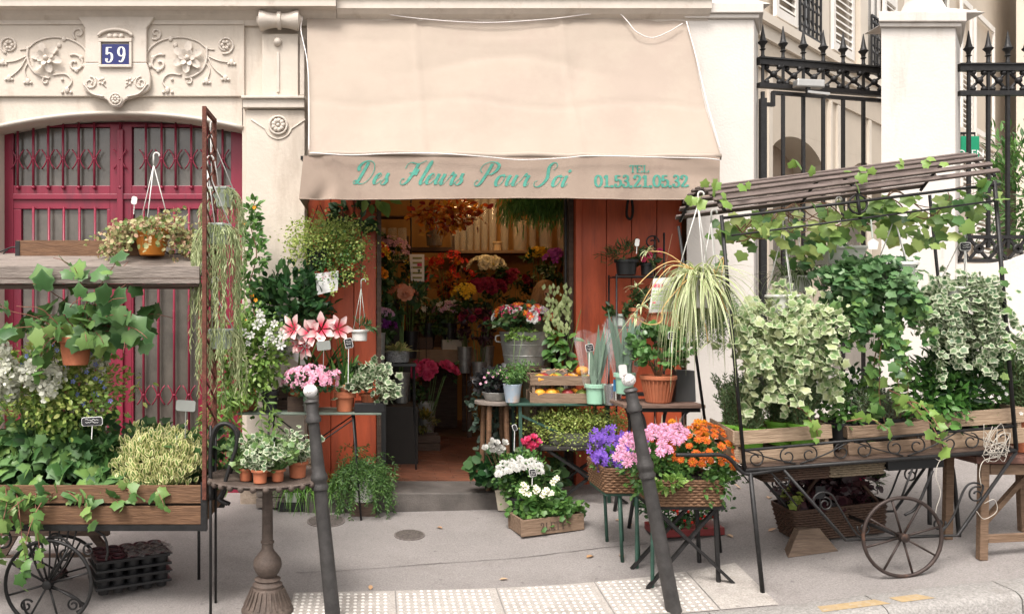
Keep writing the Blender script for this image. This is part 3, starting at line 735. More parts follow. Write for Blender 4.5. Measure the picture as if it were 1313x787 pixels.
DG = {'0': [ell(.25, .5, .19, .46)], '1': [[(.1, .78), (.27, .97)], [(.27, .97), (.27, .03)], [(.08, .03), (.46, .03)]],
      '2': [[(.08, .74), (.12, .9), (.25, .97), (.4, .88), (.42, .7), (.3, .42), (.08, .06)], [(.06, .05), (.45, .05)], [(.45, .05), (.45, .2)], ell(.11, .76, .02, .03, n=6)],
      '3': [[(.08, .82), (.22, .97), (.38, .86), (.36, .62), (.2, .53), (.38, .44), (.43, .22), (.34, .05), (.18, .03), (.06, .16)], ell(.1, .2, .02, .03, n=6)],
      '5': [[(.42, .93), (.12, .93)], [(.13, .95), (.11, .5)], [(.11, .5), (.26, .6), (.41, .5), (.43, .24), (.32, .05), (.16, .03), (.06, .16)], ell(.1, .2, .02, .03, n=6)],
      '9': [ell(.25, .68, .18, .28, 0, 360), [(.43, .68), (.43, .45), (.36, .2), (.24, .05), (.1, .1)]],
      '.': [[(.09, .12), (.13, .06), (.09, .0), (.05, .06), (.09, .12)]],
      'T': [[(.04, .96), (.56, .96)], [(.3, .96), (.3, .03)], [(.18, .03), (.42, .03)], [(.05, .96), (.05, .76)], [(.55, .96), (.55, .76)]],
      'E': [[(.12, .97), (.12, .03)], [(.03, .96), (.5, .96)], [(.03, .04), (.52, .04)], [(.12, .5), (.38, .5)], [(.5, .96), (.5, .78)], [(.52, .04), (.52, .24)]],
      'L': [[(.14, .97), (.14, .03)], [(.04, .96), (.26, .96)], [(.04, .04), (.5, .04)], [(.5, .04), (.5, .26)]]}
mb = MB()
for ch, x in (('5', X0(139)), ('9', X0(154.5))): strokes(mb, DG[ch], x, Z0(84.5), .136, .045, .145, yfn=lambda x, z: -.0895, sx=1.0)
mb.build('numeral', NWHITE, plate)
# floral scroll reliefs left and right of the keystone
for s in (-1, 1):
    def q(px, py): return Vector((kx+s*(152-px)/150*-1*-1 if False else kx - s*(px-152)/150*(-1), -.03, Z0(py)))
    def q(px, py, y=-.036): return Vector((kx+s*(152-px)/150., y, Z0(py)))   # coordinates of the left relief, mirrored for the right
    mb = MB()
    mb.tube(spline([q(116, 74), q(108, 62), q(92, 53), q(70, 50), q(50, 55), q(38, 64), q(28, 66)], 7), .010, 6, taper=.6)
    mb.tube(spline([q(38, 62), q(38, 78), q(44, 92), q(56, 100), q(66, 102)], 6), .011, 6)
    mb.tube(spiral(q(61, 106), .035, .008, 90, 90+s*-300, 14), .009, 5)
    mb.tube(spiral(q(98, 84), .085, .012, 60 if s > 0 else 120, (60 if s > 0 else 120)+s*430, 26), .011, 6)
    mb.tube(spiral(q(103, 45), .055, .01, 240, 240+s*400, 22), .010, 6)
    mb.tube(spiral(q(14, 60), .075, .045, 250, 250+s*380, 24), .009, 6)
    for k in range(6): mb.sphere(q(14+4.2*math.cos(k*1.05), 60+4.2*math.sin(k*1.05)), .017, 8, 5)
    for a, b, c_ in (((36, 74), (22, 80), (6, 82)), ((36, 76), (28, 90), (14, 102)), ((40, 80), (34, 92), (38, 106))):
        mb.tube(spline([q(*a), q(*b), q(*c_)], 5), .007, 5)
        mb.sphere(q(c_[0], c_[1]), .022, 8, 5, 1, .6, 1.3); mb.sphere(q(c_[0]-4, c_[1]+2), .013, 7, 5); mb.sphere(q(c_[0]+4, c_[1]+2), .013, 7, 5)
    mb.tube(spline([q(70, 98), q(86, 97), q(94, 106), q(88, 116)], 6), .009, 5)
    mb.sphere(q(88, 117), .022, 8, 5, 1, .6, 1.4); mb.sphere(q(82, 120), .014, 7, 5); mb.sphere(q(93, 120), .014, 7, 5); mb.sphere(q(82, 104), .014, 7, 5)
    for t in ((78, 60), (84, 52), (100, 92), (110, 86), (106, 76)): mb.sphere(q(*t), .02, 8, 5, 1, .6, 1.2)
    mb.build('scroll_relief', STONE2, bld, smooth=True)
    c0 = q(62, 77); fl = flower('relief petals', [(6, .1, 1, 9, .46), (6, .05, .62, 35, .3)], STONE2)
    h = heads(bld, 'relief_flower', fl, [Vector((c0.x, -.045, c0.z))], [(0, -1, 0)], .145)[0]
    MB().sphere((c0.x, -.06, c0.z), .024, 10, 6).build('relief_boss', STONE2, bld, smooth=True)
# pilaster between door and shop, mirrored one beyond the left edge
for mir in (0, 1):
    def m_(px): return X0(px) if not mir else 2*DX-X0(px)
    def bx(a, b, y0, y1, z0, z1, nm, mt=STONE2, bev=.006): a, b = sorted((m_(a), m_(b))); return MB().box(a, b, y0, y1, z0, z1).build(nm, mt, bld, bev=bev)
    bx(317, 391.5, -.06, -.002, .25, Z0(143), 'pilaster', STONE)
    bx(313.5, 391.8, -.10, -.002, Z0(142), Z0(127), 'impost'); bx(312, 392, -.125, -.003, Z0(131), Z0(127.5), 'impost_ledge')
    bx(337, 383, -.05, -.002, Z0(126.5), Z0(46), 'capital_block', STONE)
    for a in (357.5,): bx(a-2, a+2, -.062, -.051, Z0(121), Z0(70), 'capital_groove')
    bx(385, 391, -.04, -.003, Z0(124), Z0(50), 'capital_strip')
    mb = MB(); cx = m_(360); M = Matrix(((0, 0, 1), (0, 1, 0), (-1, 0, 0)))
    mb.lathe([(.03, -.19), (.05, -.17), (.083, -.165), (.083, -.14), (.07, -.10), (.06, -.05), (.06, -.018), (.075, -.014), (.075, .014), (.06, .018), (.06, .05), (.07, .10), (.083, .14), (.083, .165), (.05, .17), (.03, .19)], (cx, -.1, Z0(32)), 16, M)
    mb.build('capital_roll', STONE2, bld, smooth=2)
    bx(334, 386, -.12, -.003, Z0(19.5), Z0(8), 'capital_abacus')
    MB().sphere((m_(357), -.06, Z0(57)), .036, 12, 8).build('capital_knob', STONE2, bld, smooth=True)
    rosette(m_(358), Z0(163), .075, -.07, 9)
    mb = MB(); cz = Z0(163)
    pts = [(m_(358)+.115*math.cos(R(a)), -.063, cz+.115*math.sin(R(a))) for a in range(195, 346, 10)]
    pts = [(m_(358)-.23, -.063, cz+.05)]+pts+[(m_(358)+.23, -.063, cz+.05)]
    mb.tube(pts, .007, 5); mb.build('pilaster_moulding', STONE2, bld, smooth=True)
    bx(315, 391, -.09, -.001, -.2, .27, 'pilaster_base', STONE)
# doorstep block
MB().box(X0(311), X0(392), -.13, -.092, -.2, .16).build('base_stone', mat('stained base stone', (.34, .27, .21), .85, var=.3, scale=12, bump=.6), bld, bev=.01)
# ------------------------------------------------------------------ carriage door
DY = .2
dd = D0+DY
def XD(px): return (px-VX)*dd/FPX
def ZD(py): return EYE-(py-HY)*dd/FPX
door = MB().prism([(DX-DHW-.05, -.3), (DX+DHW+.05, -.3), (DX+DHW+.05, 3.3), (DX-DHW-.05, 3.3)], DY+.05, DY+.09).build('carriage_door', MAGENTA, bld)
mb = MB()
mid = XD(155)
for (a, b) in ((0, 17), (141, 169), (296, 318)): mb.box(XD(a)-(.6 if a == 0 else 0), XD(b), DY, DY+.049, -.2, 3.25)
for (z0, z1) in ((ZD(163), 3.25), (ZD(268), ZD(238)), (-.2, ZD(556))):
    mb.box(XD(17), XD(141), DY+.001, DY+.048, z0, z1); mb.box(XD(169), XD(296), DY+.001, DY+.048, z0, z1)
for (a, b) in ((17, 27), (137, 141), (169, 171), (254, 296)): mb.box(XD(a), XD(b), DY+.002, DY+.047, ZD(556)+.001, ZD(268)-.001)
mb.build('door_frame', MAGENTA, door, bev=.004)
MB().box(XD(151), XD(159), DY-.03, DY-.001, -.2, 3.2).build('meeting_stile', MAGENTA, door, bev=.006)
MB().box(XD(17), XD(294), DY-.02, DY-.001, ZD(256), ZD(249)).build('door_rail_moulding', MAGENTA, door, bev=.004)
for (a, b, c_, d_) in ((17, 140, 238, 163), (170, 296, 238, 163), (27, 137, 556, 268), (171, 254, 556, 268)):
    MB().box(XD(a)+.004, XD(b)-.004, DY+.03, DY+.04, ZD(c_)+.004, ZD(d_)-.004).build('glass_pane', DARKGLASS, door)
def knot(mb, x, z):
    for s in (-1, 1):
        mb.tube([(x+s*(.012+.045*(abs(t)/1.0)**1.6*1.0), DY-.022, z+t*.085) for t in (-1, -.7, -.4, 0, .4, .7, 1)], .0065, 5)
    mb.sphere((x, DY-.022, z), .014, 8, 5)
def wbar(px, py0, py1, kz_, twist=None):
    mb = MB(); x = XD(px)
    mb.tube([(x, DY-.02, ZD(py1)), (x, DY-.02, ZD(py0))], .011, 6); mb.sphere((x, DY-.02, ZD(py1)), .018, 8, 5)
    knot(mb, x, ZD(kz_))
    if twist:
        for k in range(12):
            z = ZD(twist)-k*.017; mb.tube([(x-.013, DY-.028, z), (x+.013, DY-.028, z-.012)], .005, 4)
    mb.build('window_bar', MAGENTA, door, smooth=True)
for px in (24, 44, 63, 82, 102, 122, 155, 188, 208, 226, 246, 266, 286): wbar(px, 158, 241, 205)
for px in (44, 64, 83, 103, 123, 185, 204, 224, 243): wbar(px, 266, 560, 506, 398)
# ------------------------------------------------------------------ red shopfront
front = T('shopfront', 'brick red wooden shopfront around an open doorway under the awning', 'shopfront', (1.0, .1, .1))
def planks(x0, x1, n, y, z0, z1):
    for i in range(n):
        a = x0+(x1-x0)*i/n; b = x0+(x1-x0)*(i+1)/n
        MB().box(a+.003, b-.003, y, y+.03, z0, z1).build('panel_board', REDPAINT, front, bev=.004)
planks(-.575, .02, 3, .08, .02, 2.78); planks(1.79, 2.66, 4, .08, .05, 2.78)
MB().box(-.572, 2.66, .112, .14, .0, 2.77).box(.0, .05, .05, .139, 0, 2.77).build('backing', REDPAINT, front) if False else None
MB().box(-.57, .0, .113, .15, 0, 2.77).build('backing_panel', REDPAINT, front); MB().box(1.84, 2.66, .113, .15, 0, 2.77).build('backing_panel', REDPAINT, front)
MB().box(.021, .06, .04, .3, .10, 2.78).build('door_jamb', WDARK, front, bev=.004)
MB().box(1.735, 1.787, .05, .30, .10, 2.78).build('door_jamb', REDPAINT, front, bev=.004)
MB().box(1.69, 1.733, .12, .32, .10, 2.78).build('door_jamb', WDARK, front, bev=.004)
MB().box(.061, 1.689, .1, .3, 2.70, 2.9).build('door_lintel', WDARK, front)
MB().tube([(1.66, .1, .14), (1.66, .1, 2.7)], .012, 6).build('iron_stanchion', IRON, front)
mb = MB(); hx = X0(808); mb.tube(spline([(hx, .03, 2.6), (hx-.02, .02, 2.5), (hx-.02, .02, 2.42), (hx+.015, .02, 2.4), (hx+.03, .02, 2.48), (hx+.02, .03, 2.6)], 6), .012, 5); mb.build('wall_hook', IRON, front)
# threshold
MB().box(X0(395), X0(668), -.36, .12, -.25, .135).build('door_step', mat('worn threshold stone', (.095, .083, .075), .85, var=.3, scale=5, bump=.5), front, bev=.012)
# ------------------------------------------------------------------ interior
room = S_('shop_room', (1, 2, .14))
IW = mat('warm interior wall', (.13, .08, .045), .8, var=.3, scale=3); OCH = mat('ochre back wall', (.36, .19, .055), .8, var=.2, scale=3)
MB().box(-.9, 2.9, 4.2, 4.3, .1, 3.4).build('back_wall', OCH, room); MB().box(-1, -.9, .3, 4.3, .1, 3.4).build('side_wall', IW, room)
MB().box(2.9, 3.0, .4, 4.3, .1, 3.4).build('side_wall', mat('red side wall', (.32, .07, .035), .8), room); MB().box(-1, 3, .3, 4.3, 3.2, 3.3).build('ceiling', mat('cream ceiling', (.62, .5, .36), .8), room)
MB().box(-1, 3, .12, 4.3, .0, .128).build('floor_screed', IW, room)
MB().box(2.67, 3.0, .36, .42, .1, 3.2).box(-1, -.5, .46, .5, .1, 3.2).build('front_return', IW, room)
FT = mat('red brown floor tile', (.16, .062, .036), .5, var=.45, scale=3.1, blot=((.09, .05, .035), 6, .5, .6))
tw, th = .3, .105
y = .125; row = 0
while y < 2.6:
    x = -.35 - (tw/2 if row % 2 else 0)
    while x < 2.2:
        dz = random.uniform(-.0015, .0015)
        MB().box(x+.003, x+tw-.003, y+.003, y+th-.003, .129, .139+dz).build('floor_tile', FT, room)
        x += tw
    y += th; row += 1
# ================================================================== awning
aw = T('awning', 'faded beige canvas awning over the flower shop doorway', 'awning', (1.05, -.1, 3.4))
A0, A1, A2, A3 = P(393, 12, 6.97), P(882, 27, 6.97), P(924, 201, 6.36), P(396, 198, 6.36)
def awn(u, v):
    p = A0.lerp(A1, u).lerp(A3.lerp(A2, u), v)
    sag = .05*math.sin(math.pi*v)*(.6+.4*math.sin(math.pi*u))+.006*math.sin(u*38+v*3)*v+.010*math.sin(v*9+u*6)*math.sin(u*11)+.012*math.exp(-((v-.35-.08*math.sin(u*9))/.03)**2)*math.exp(-((u-.5)/.25)**2)
    for su in (.28, .665): sag += -.011*math.exp(-((u-su)/.007)**2)+.006*math.exp(-((u-su-.02)/.012)**2)*math.sin(v*21)
    sag += .010*math.exp(-((v-.62-.03*math.sin(u*13))/.018)**2)+.008*math.exp(-((v-.2+.05*u)/.015)**2)*math.sin(u*9)+.005*math.sin(u*70+8*v)*math.exp(-((v-.02)/.05)**2)+.012*math.sin(v*4+u*2.2)*math.sin(u*5.1)
    return (p.x, p.y+sag*.75, p.z-sag*.6)
MB().grid(awn, 110, 40).build('canopy', AWN, aw, smooth=True)
MB().tube([awn(i/30, 1) for i in range(31)], .022, 8).build('front_bar', AWN, aw, smooth=True)
def vx_(u): return -.55+(2.675+.55)*u
def vy(x, z):
    u = (x+.55)/3.2; v = (2.80-z)/.34
    return -.655+.012*math.sin(u*55+1.5*math.sin(v*2))*v*.6+.02*math.sin(u*17)*v*v*.5+.03*math.exp(-((u-.035-.10*v*(1-v))/.02)**2)*(.3+v)-.02*math.exp(-((u-.07)/.02)**2)+.010*math.sin(u*30-v*5)*math.exp(-((u-.95)/.08)**2)
def val(u, v):
    z = 2.808-.335*v-.006*math.sin(u*9)*v; x = vx_(u)-(.035*v*(1-u)**3)
    return (x, vy(x, z), z)
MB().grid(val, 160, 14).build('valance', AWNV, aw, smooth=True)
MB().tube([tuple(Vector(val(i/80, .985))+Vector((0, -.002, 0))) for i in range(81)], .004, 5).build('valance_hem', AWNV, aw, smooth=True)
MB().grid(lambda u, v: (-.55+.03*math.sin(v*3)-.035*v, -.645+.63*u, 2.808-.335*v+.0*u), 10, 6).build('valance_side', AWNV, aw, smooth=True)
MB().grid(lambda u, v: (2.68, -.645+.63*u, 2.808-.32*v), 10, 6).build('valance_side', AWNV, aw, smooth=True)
MB().bar((-.56, -.62, 2.80), (-.56, 0, 2.86), .03).bar((2.69, -.62, 2.80), (2.69, 0, 2.86), .03).build('awning_arm', IRON, aw)
MB().box(-.62, 2.72, -.05, -.004, Z0(15), Z0(11)).build('awning_batten', WDARK, aw)
LET = {'D': [[(.36, .95), (.33, .7), (.27, .4), (.2, .12), (.08, .03), (-.02, .1), (.06, .17), (.24, .06), (.5, .03), (.74, .22), (.82, .55), (.7, .86), (.42, 1.0), (.14, .95), (-.02, .76), (.04, .6), (.14, .64)]],
       'e': [[(.02, .18), (.18, .27), (.29, .38), (.22, .47), (.09, .38), (.04, .17), (.13, .02), (.27, .06), (.38, .2)]],
       's': [[(-.02, .06), (.14, .28), (.22, .48)], [(.22, .48), (.2, .32), (.28, .15), (.2, .01), (.06, .0), (.0, .1)]],
       'F': [[(-.02, .68), (.0, .85), (.14, .94), (.36, .9), (.6, .9), (.84, 1.02)], [(.52, .9), (.48, .65), (.4, .35), (.3, .1), (.14, .0), (.0, .08), (.02, .24), (.12, .24)], [(.24, .5), (.42, .5), (.6, .58)], [(.6, .66), (.57, .4)]],
       'l': [[(.0, .1), (.18, .45), (.29, .82), (.26, 1.0), (.18, .85), (.12, .45), (.08, .14), (.16, .0), (.3, .14)]],
       'u': [[(.0, .3), (.1, .46)], [(.1, .46), (.07, .22), (.1, .04), (.2, .04), (.33, .24), (.38, .46)], [(.38, .46), (.34, .2), (.37, .03), (.46, .02), (.54, .14)]],
       'r': [[(.0, .15), (.12, .44), (.15, .52), (.2, .42), (.32, .45)], [(.32, .45), (.27, .22), (.29, .03), (.36, .0), (.44, .12)]],
       'P': [[(.38, .95), (.34, .65), (.27, .35), (.2, .1), (.08, .0), (-.03, .08), (.0, .22), (.08, .22)], [(.1, .56), (-.02, .7), (.04, .9), (.26, 1.02), (.52, 1.0)], [(.52, 1.0), (.68, .88), (.66, .65), (.5, .5), (.36, .5)]],
       'o': [[(.22, .47), (.08, .38), (.04, .17), (.13, .01), (.26, .08), (.33, .3), (.24, .47), (.3, .42), (.42, .42)]],
       'S': [[(.62, .7), (.7, .86), (.62, 1.0), (.46, 1.0), (.36, .85), (.4, .62), (.46, .38), (.38, .14), (.2, .0), (.02, .03), (-.04, .18), (.06, .26)]],
       'i': [[(.0, .2), (.12, .46)], [(.12, .46), (.08, .2), (.1, .03), (.18, .0), (.28, .14)], ell(.2, .66, .03, .04, n=6)]}
ADV = {'D': .98, 'e': .4, 's': .4, 'F': .86, 'l': .32, 'u': .56, 'r': .44, 'P': .78, 'o': .42, 'S': .76, 'i': .3}
mb = MB(); VD = 6.345
def vX(px): return (px-VX)*VD/FPX
def vZ(py): return EYE-(py-HY)*VD/FPX
yv = lambda x, z: vy(x, z)-.004
EM = 30*VD/FPX
for wd_, x0, x1, py in (('Des', 452, 497, 236.5), ('Fleurs', 512, 593, 236.8), ('Pour', 608, 677, 238.5), ('Soi', 684, 726, 239.5)):
    mb = MB(); tot = sum(ADV[c] for c in wd_); ox = vX(x0); kx_ = (vX(x1)-vX(x0))/(tot*EM)
    for ch in wd_:
        strokes(mb, LET[ch], ox, vZ(py), EM, .032, .145, slant=.42, mode='down', yfn=yv, sx=kx_*.98); ox += ADV[ch]*EM*kx_
    mb.build('lettering', TEAL, aw)
mb = MB()
wd_ = '01.53.21.05.32'; tot = sum(.22 if c == '.' else .5 for c in wd_); em = 15.5*VD/FPX; ox = vX(762); kx_ = (vX(882)-vX(762))/(tot*em)
for ch in wd_:
    strokes(mb, DG[ch], ox, vZ(240), em, .09, .22, yfn=yv, sx=kx_); ox += (.22 if ch == '.' else .5)*em*kx_
mb.build('lettering', TEAL, aw); mb = MB(); ox = vX(807); em = 9.5*VD/FPX
for ch in 'TEL': strokes(mb, DG[ch], ox, vZ(221.5), em, .09, .2, yfn=yv, sx=1.5); ox += .6*em*1.5
mb.build('lettering', TEAL, aw)
# light ropes draped on the awning
ROPE = mat('white rope light', (.75, .70, .68), .35, var=.1)
def rope(pts, label, d=None, bead=.0065):
    sp = spline(pts, 10); o = T('rope_light', label, 'rope light', sp[0], 'white rope lights on the awning')
    MB().tube(sp, .0045, 5).build('cord', ROPE, o, smooth=True)
    mb = MB(); acc = 0
    for a, b in zip(sp, sp[1:]):
        acc += (b-a).length
        if acc > .021:
            acc = 0; mb.v += [tuple(b+Vector(v)*bead) for v in ((1,0,0),(-1,0,0),(0,1,0),(0,-1,0),(0,0,1),(0,0,-1))]; q = len(mb.v)-6
            mb.f += [(q+a_, q+b_, q+c_) for a_, b_, c_ in ((0,2,4),(2,1,4),(1,3,4),(3,0,4),(2,0,5),(1,2,5),(3,1,5),(0,3,5))]
    mb.build('bead', ROPE, o, smooth=True, kind='stuff')
def ap(px, py, off=.02):
    v = (py-16-8*(px-393)/490)/ (186-8*(px-393)/490); v = max(0, min(1, v)); xl = 393+3*v; xr = 882+43*v
    u = max(0, min(1, (px-xl)/(xr-xl))); return Vector(awn(u, v))+Vector((0, -off*2, off*1.2))
rope([ap(*q_) for q_ in ((394, 13), (430, 15), (480, 23), (540, 30), (620, 34), (700, 31), (760, 24), (789, 23), (802, 32), (815, 46), (835, 53), (856, 46), (873, 35))], 'white rope light sagging along the top of the awning')
rope([P(388, 22, 6.9), P(386, 40, 6.85), P(394, 80, 6.7), P(396, 130, 6.55), P(396, 192, 6.33)], 'white rope light hanging down the left edge of the awning')
rope([Vector((p.x, -.70, p.z)) for p in (P(397, 196, 6.3), P(450, 199, 6.3), P(500, 197, 6.3), P(560, 197, 6.3), P(620, 201, 6.3), P(665, 205, 6.3), P(720, 203, 6.3), P(760, 200, 6.3), P(850, 202, 6.3), P(900, 203, 6.3), P(922, 205, 6.3))], 'white rope light strung along the front bar of the awning')
rope([ap(878, 32), ap(893, 80), ap(907, 130), ap(921, 196)], 'white rope light running down the right edge of the awning')
# ================================================================== gate pillars, gate, railing, low wall
def pillar(xa, xb, y0, dep, ztop, label, name='gate_pillar', skew=.0, cap_l=True):
    o = T(name, label, 'pillar', ((xa+xb)/2, y0+dep/2, gz((xa+xb)/2, y0)))
    def slab(a, b, z0, z1, e, nm, bev=.006):
        mb = MB(); a -= e; b += e; ya = y0-e; yb = y0+dep+e
        mb.v = [(a, ya, z0), (b, ya, z0), (b+skew, yb, z0), (a+skew, yb, z0), (a, ya, z1), (b, ya, z1), (b+skew, yb, z1), (a+skew, yb, z1)]
        mb.f = [(0,3,2,1),(4,5,6,7),(0,1,5,4),(1,2,6,5),(2,3,7,6),(3,0,4,7)]
        mb.build(nm, WHITEST, o, bev=bev)
    slab(xa, xb, -.3, ztop, 0, 'shaft'); slab(xa, xb, ztop+.001, ztop+.035, .03, 'cap_moulding'); slab(xa, xb, ztop+.036, ztop+.12, .055, 'cap_slab')
    cx, cy = (xa+xb)/2+skew/2, y0+dep/2; hw = (xb-xa)/2+.05
    mb = MB(); mb.lathe([(hw*1.38, 0), (hw*1.0, .05), (hw*.55, .10), (hw*.42, .2), (hw*.4, .3)], (0, 0, 0), 4, None)
    mb2 = MB(); mb2.add([(cx+ (x-y)*.7071, cy+(x+y)*.7071*dep/(xb-xa), ztop+.121+z) for x, y, z in mb.v], mb.f); mb2.build('cap_top', WHITEST, o, bev=.01)
    return o
pillar(X0(878), X0(964), -.04, .35, Z0(27), 'whitish rendered pillar at the end of the awning wall', skew=.2)
pillar(X0(1128), X0(1223), -.02, .5, Z0(37), 'tall whitish pillar with stone cap between gate and railing', skew=.40)
WALLR = T('low_wall', 'low white garden wall below the iron railing', 'wall', (6.2, .2, .5))
mb = MB(); xa, xb = X0(1222)+.03, 11
pts = [(xa, -.2), (xb, -.2), (xb, Z0(300))]+[(p.x, p.z) for p in spline([Vector((X0(1345), 0, Z0(318))), Vector((X0(1313), 0, Z0(331))), Vector((X0(1280), 0, Z0(337)))], 5)]+[(xa, Z0(338))]
mb.prism(pts, .05, .3); mb.build('wall_body', WHITEST, WALLR)
# iron gate ---------------------------------------------------------------
def ironwork(o, xs, y_of, z_top, z_fr0, z_leaf, z_bot, x0, x1, fin=True, bars=True, nring=True):
    def fb(x, z): return (x, y_of(x), z)
    for x in xs:
        y = y_of(x)
        if bars: MB().bar((x, y, z_bot), (x, y, z_leaf), .026).build('bar', IRON, o)
        MB().bar((x, y, z_fr0), (x, y, z_top), .02).build('frieze_upright', IRON, o)
        if fin:
            MB().lathe([(.014, 0), (.02, .02), (.014, .035), (.014, .07), (.026, .08), (.016, .09), (.02, .115), (.038, .135), (.042, .145), (.03, .155), (.022, .18), (.012, .24), (.003, .30)], (x, y, z_top+.03), 10).build('finial', IRON, o, smooth=2)
    for z, hgt in ((z_top, .05), (z_fr0, .04)):
        MB().bar(fb(x0, z), fb(x1, z), .05, hgt).build('rail', IRON, o)
    MB().bar(fb(x0, z_top+.032), fb(x1, z_top+.032), .075, .014).build('rail_ledge', IRON, o)
    h = z_top-z_fr0-.05
    for a, b in zip(xs, xs[1:]):
        cx = (a+b)/2; cz = (z_top+z_fr0)/2; y = y_of(cx); mb = MB(); r = h*.24
        mb.sphere((cx, y-.012, cz), .03, 10, 6)
        for sx in (-1, 1):
            for sz in (-1, 1):
                mb.tube([(cx, y, cz), (cx+sx*(b-a)*.47, y, cz+sz*h*.5)], .012, 6)
                mb.sphere((cx+sx*(b-a)*.27, y, cz+sz*h*.42), .024, 8, 5)
        mb.sphere((cx, y-.01, cz), .02, 8, 5)
        mb.build('frieze_cross', IRON, o, smooth=True)
gate = T('iron_gate', 'black spear topped iron gate between the two whitish pillars', 'gate', (4.0, .2, .85))
gy = lambda x: .14+(x-3.3)*.24
def gX(px):
    # px on the gate plane
    k = (px-VX)/FPX; return k*(7.14-3.3*.24)/(1-k*.24)
gxs = [gX(v) for v in (1004, 1030, 1055.5, 1081, 1107)]
zg = lambda py, px: EYE-(py-HY)*(7+gy(gX(px)))/FPX
zt, zb_, zl = zg(80, 980), zg(110, 980), zg(121, 980)
ironwork(gate, [gX(978)]+gxs+[gX(1133)], gy, zt, zb_, zl+.02, zg(506, 980), gX(972), gX(1140))
MB().bar((gX(976), gy(gX(976))-.03, zg(128, 980)), (gX(976), gy(gX(976))-.03, zg(520, 980)), .05).build('hinge_post', IRON, gate)
MB().bar((gX(977), gy(gX(976)), zg(134, 980)), (gX(991), gy(gX(991)), zg(134, 980)), .03).bar((gX(991), gy(gX(991)), zg(136, 980)), (gX(991), gy(gX(991)), zg(118, 980)), .03).bar((gX(990), gy(gX(990)), zg(118.5, 980)), (gX(1140), gy(gX(1140)), zg(118.5, 980)), .03).build('leaf_frame', IRON, gate)
MB().bar((gX(976), gy(gX(976)), zg(507, 980)), (gX(1140), gy(gX(1140)), zg(507, 980)), .04, .06).build('rail', IRON, gate)
SIL = mat('brushed silver', (.45, .44, .42), .35, metal=.7, var=.1)
o = T('door_closer', 'silver hydraulic door closer on the iron gate rail', 'door closer', P(1036, 108, 7.1))
MB().bar(P(1019, 107.5, 7.14), P(1055, 109, 7.14), .09, .07).build('closer_body', SIL, o, bev=.012)
MB().bar(P(1035, 118, 7.12), P(1063, 121, 7.12), .03, .02).build('closer_arm', SIL, o); MB().bar(P(1036, 112, 7.13), P(1036, 121, 7.13), .03).build('closer_pivot', IRON, o)
MB().box(X0(964)+.05, X0(1135), .0, .6, 0, zg(512, 980)).build('gate_threshold', WHITEST, gate)
rail = T('iron_railing', 'black iron railing with spear tops standing on the low white wall', 'railing', (6, .2, 2))
ry = lambda x: .17
rxs = [(v-VX)*7.17/FPX for v in (1242, 1267, 1292, 1317, 1342, 1367, 1392, 1417)]
zr = lambda py: EYE-(py-HY)*7.17/FPX
ironwork(rail, rxs, ry, zr(88), zr(120), zr(119), zr(318), (1229-VX)*7.17/FPX, 7.5)
for z in (zr(304), zr(334)): MB().bar(((1229-VX)*7.17/FPX, .17, z), (7.5, .17, z), .04, .03).build('rail', IRON, rail)
for a, b in zip([(1229-VX)*7.17/FPX]+rxs, rxs):
    mb = MB()
    for s in (-1, 1): mb.bar((a+.01, .17, zr(319)-s*.085), (b-.01, .17, zr(319)+s*.085), .02, .022)
    cx = (a+b)/2; mb.tube([(cx+.035*math.cos(R(t)), .165, zr(319)+.035*math.sin(R(t))) for t in range(0, 360, 30)], .012, 6, closed=True)
    mb.build('lower_frieze_cross', IRON, rail)
# courtyard floor
mb = MB(); mb.box(2.9, 24, .61, 26, .2, .845); o = mb.build('courtyard', mat('courtyard asphalt', (.33, .31, .29), .85, var=.1, scale=2, bump=.3), None); o['kind'] = 'structure'
# ------------------------------------------------------------------ building behind the gate, receding to the right
BK = mat('beige rendered facade', (.52, .445, .36), .8, var=.07, scale=1.2, bump=.2, bscale=30, blot=((.42, .35, .28), .9, .55, .4))
BK2 = mat('pale stone trim', (.62, .55, .465), .8, var=.05, scale=3)
SHUT = mat('white louvred shutter', (.70, .66, .61), .6, var=.04); WIN = mat('dim window glass', (.10, .095, .085), .1, var=.4, scale=1.5, spec=.7)
bx0, by0 = 3.7, 1.4
U = Vector((1.1, 1, 0)).normalized(); NV = Vector((-U.y, U.x, 0)) * 1    # NV points away from the lane
back = T('apartment_building', 'beige apartment building with white louvred shutters beyond the gate', 'building', (bx0, by0, .84))
def hitU(px):   # distance along the facade seen at pixel column px
    k = (px-VX)/FPX; return (k*(7+by0)-bx0)/(U.x-k*U.y)
def FZ(px, py): t = hitU(px); d = 7+by0+U.y*t; return EYE-(py-HY)*d/FPX
def fpt(t, off, z): q = Vector((bx0, by0, 0))+U*t+NV*off; return (q.x, q.y, z)
def fbox(t0, t1, o0, o1, z0, z1, nm, m, par=None, bev=0):
    """o = offset behind the facade plane (negative: proud of it)"""
    mb = MB(); mb.v = [fpt(t0, o0, z0), fpt(t1, o0, z0), fpt(t1, o1, z0), fpt(t0, o1, z0), fpt(t0, o0, z1), fpt(t1, o0, z1), fpt(t1, o1, z1), fpt(t0, o1, z1)]
    mb.f = [(0,3,2,1),(4,5,6,7),(0,1,5,4),(1,2,6,5),(2,3,7,6),(3,0,4,7)]
    return mb.build(nm, m, par or back, bev=bev)
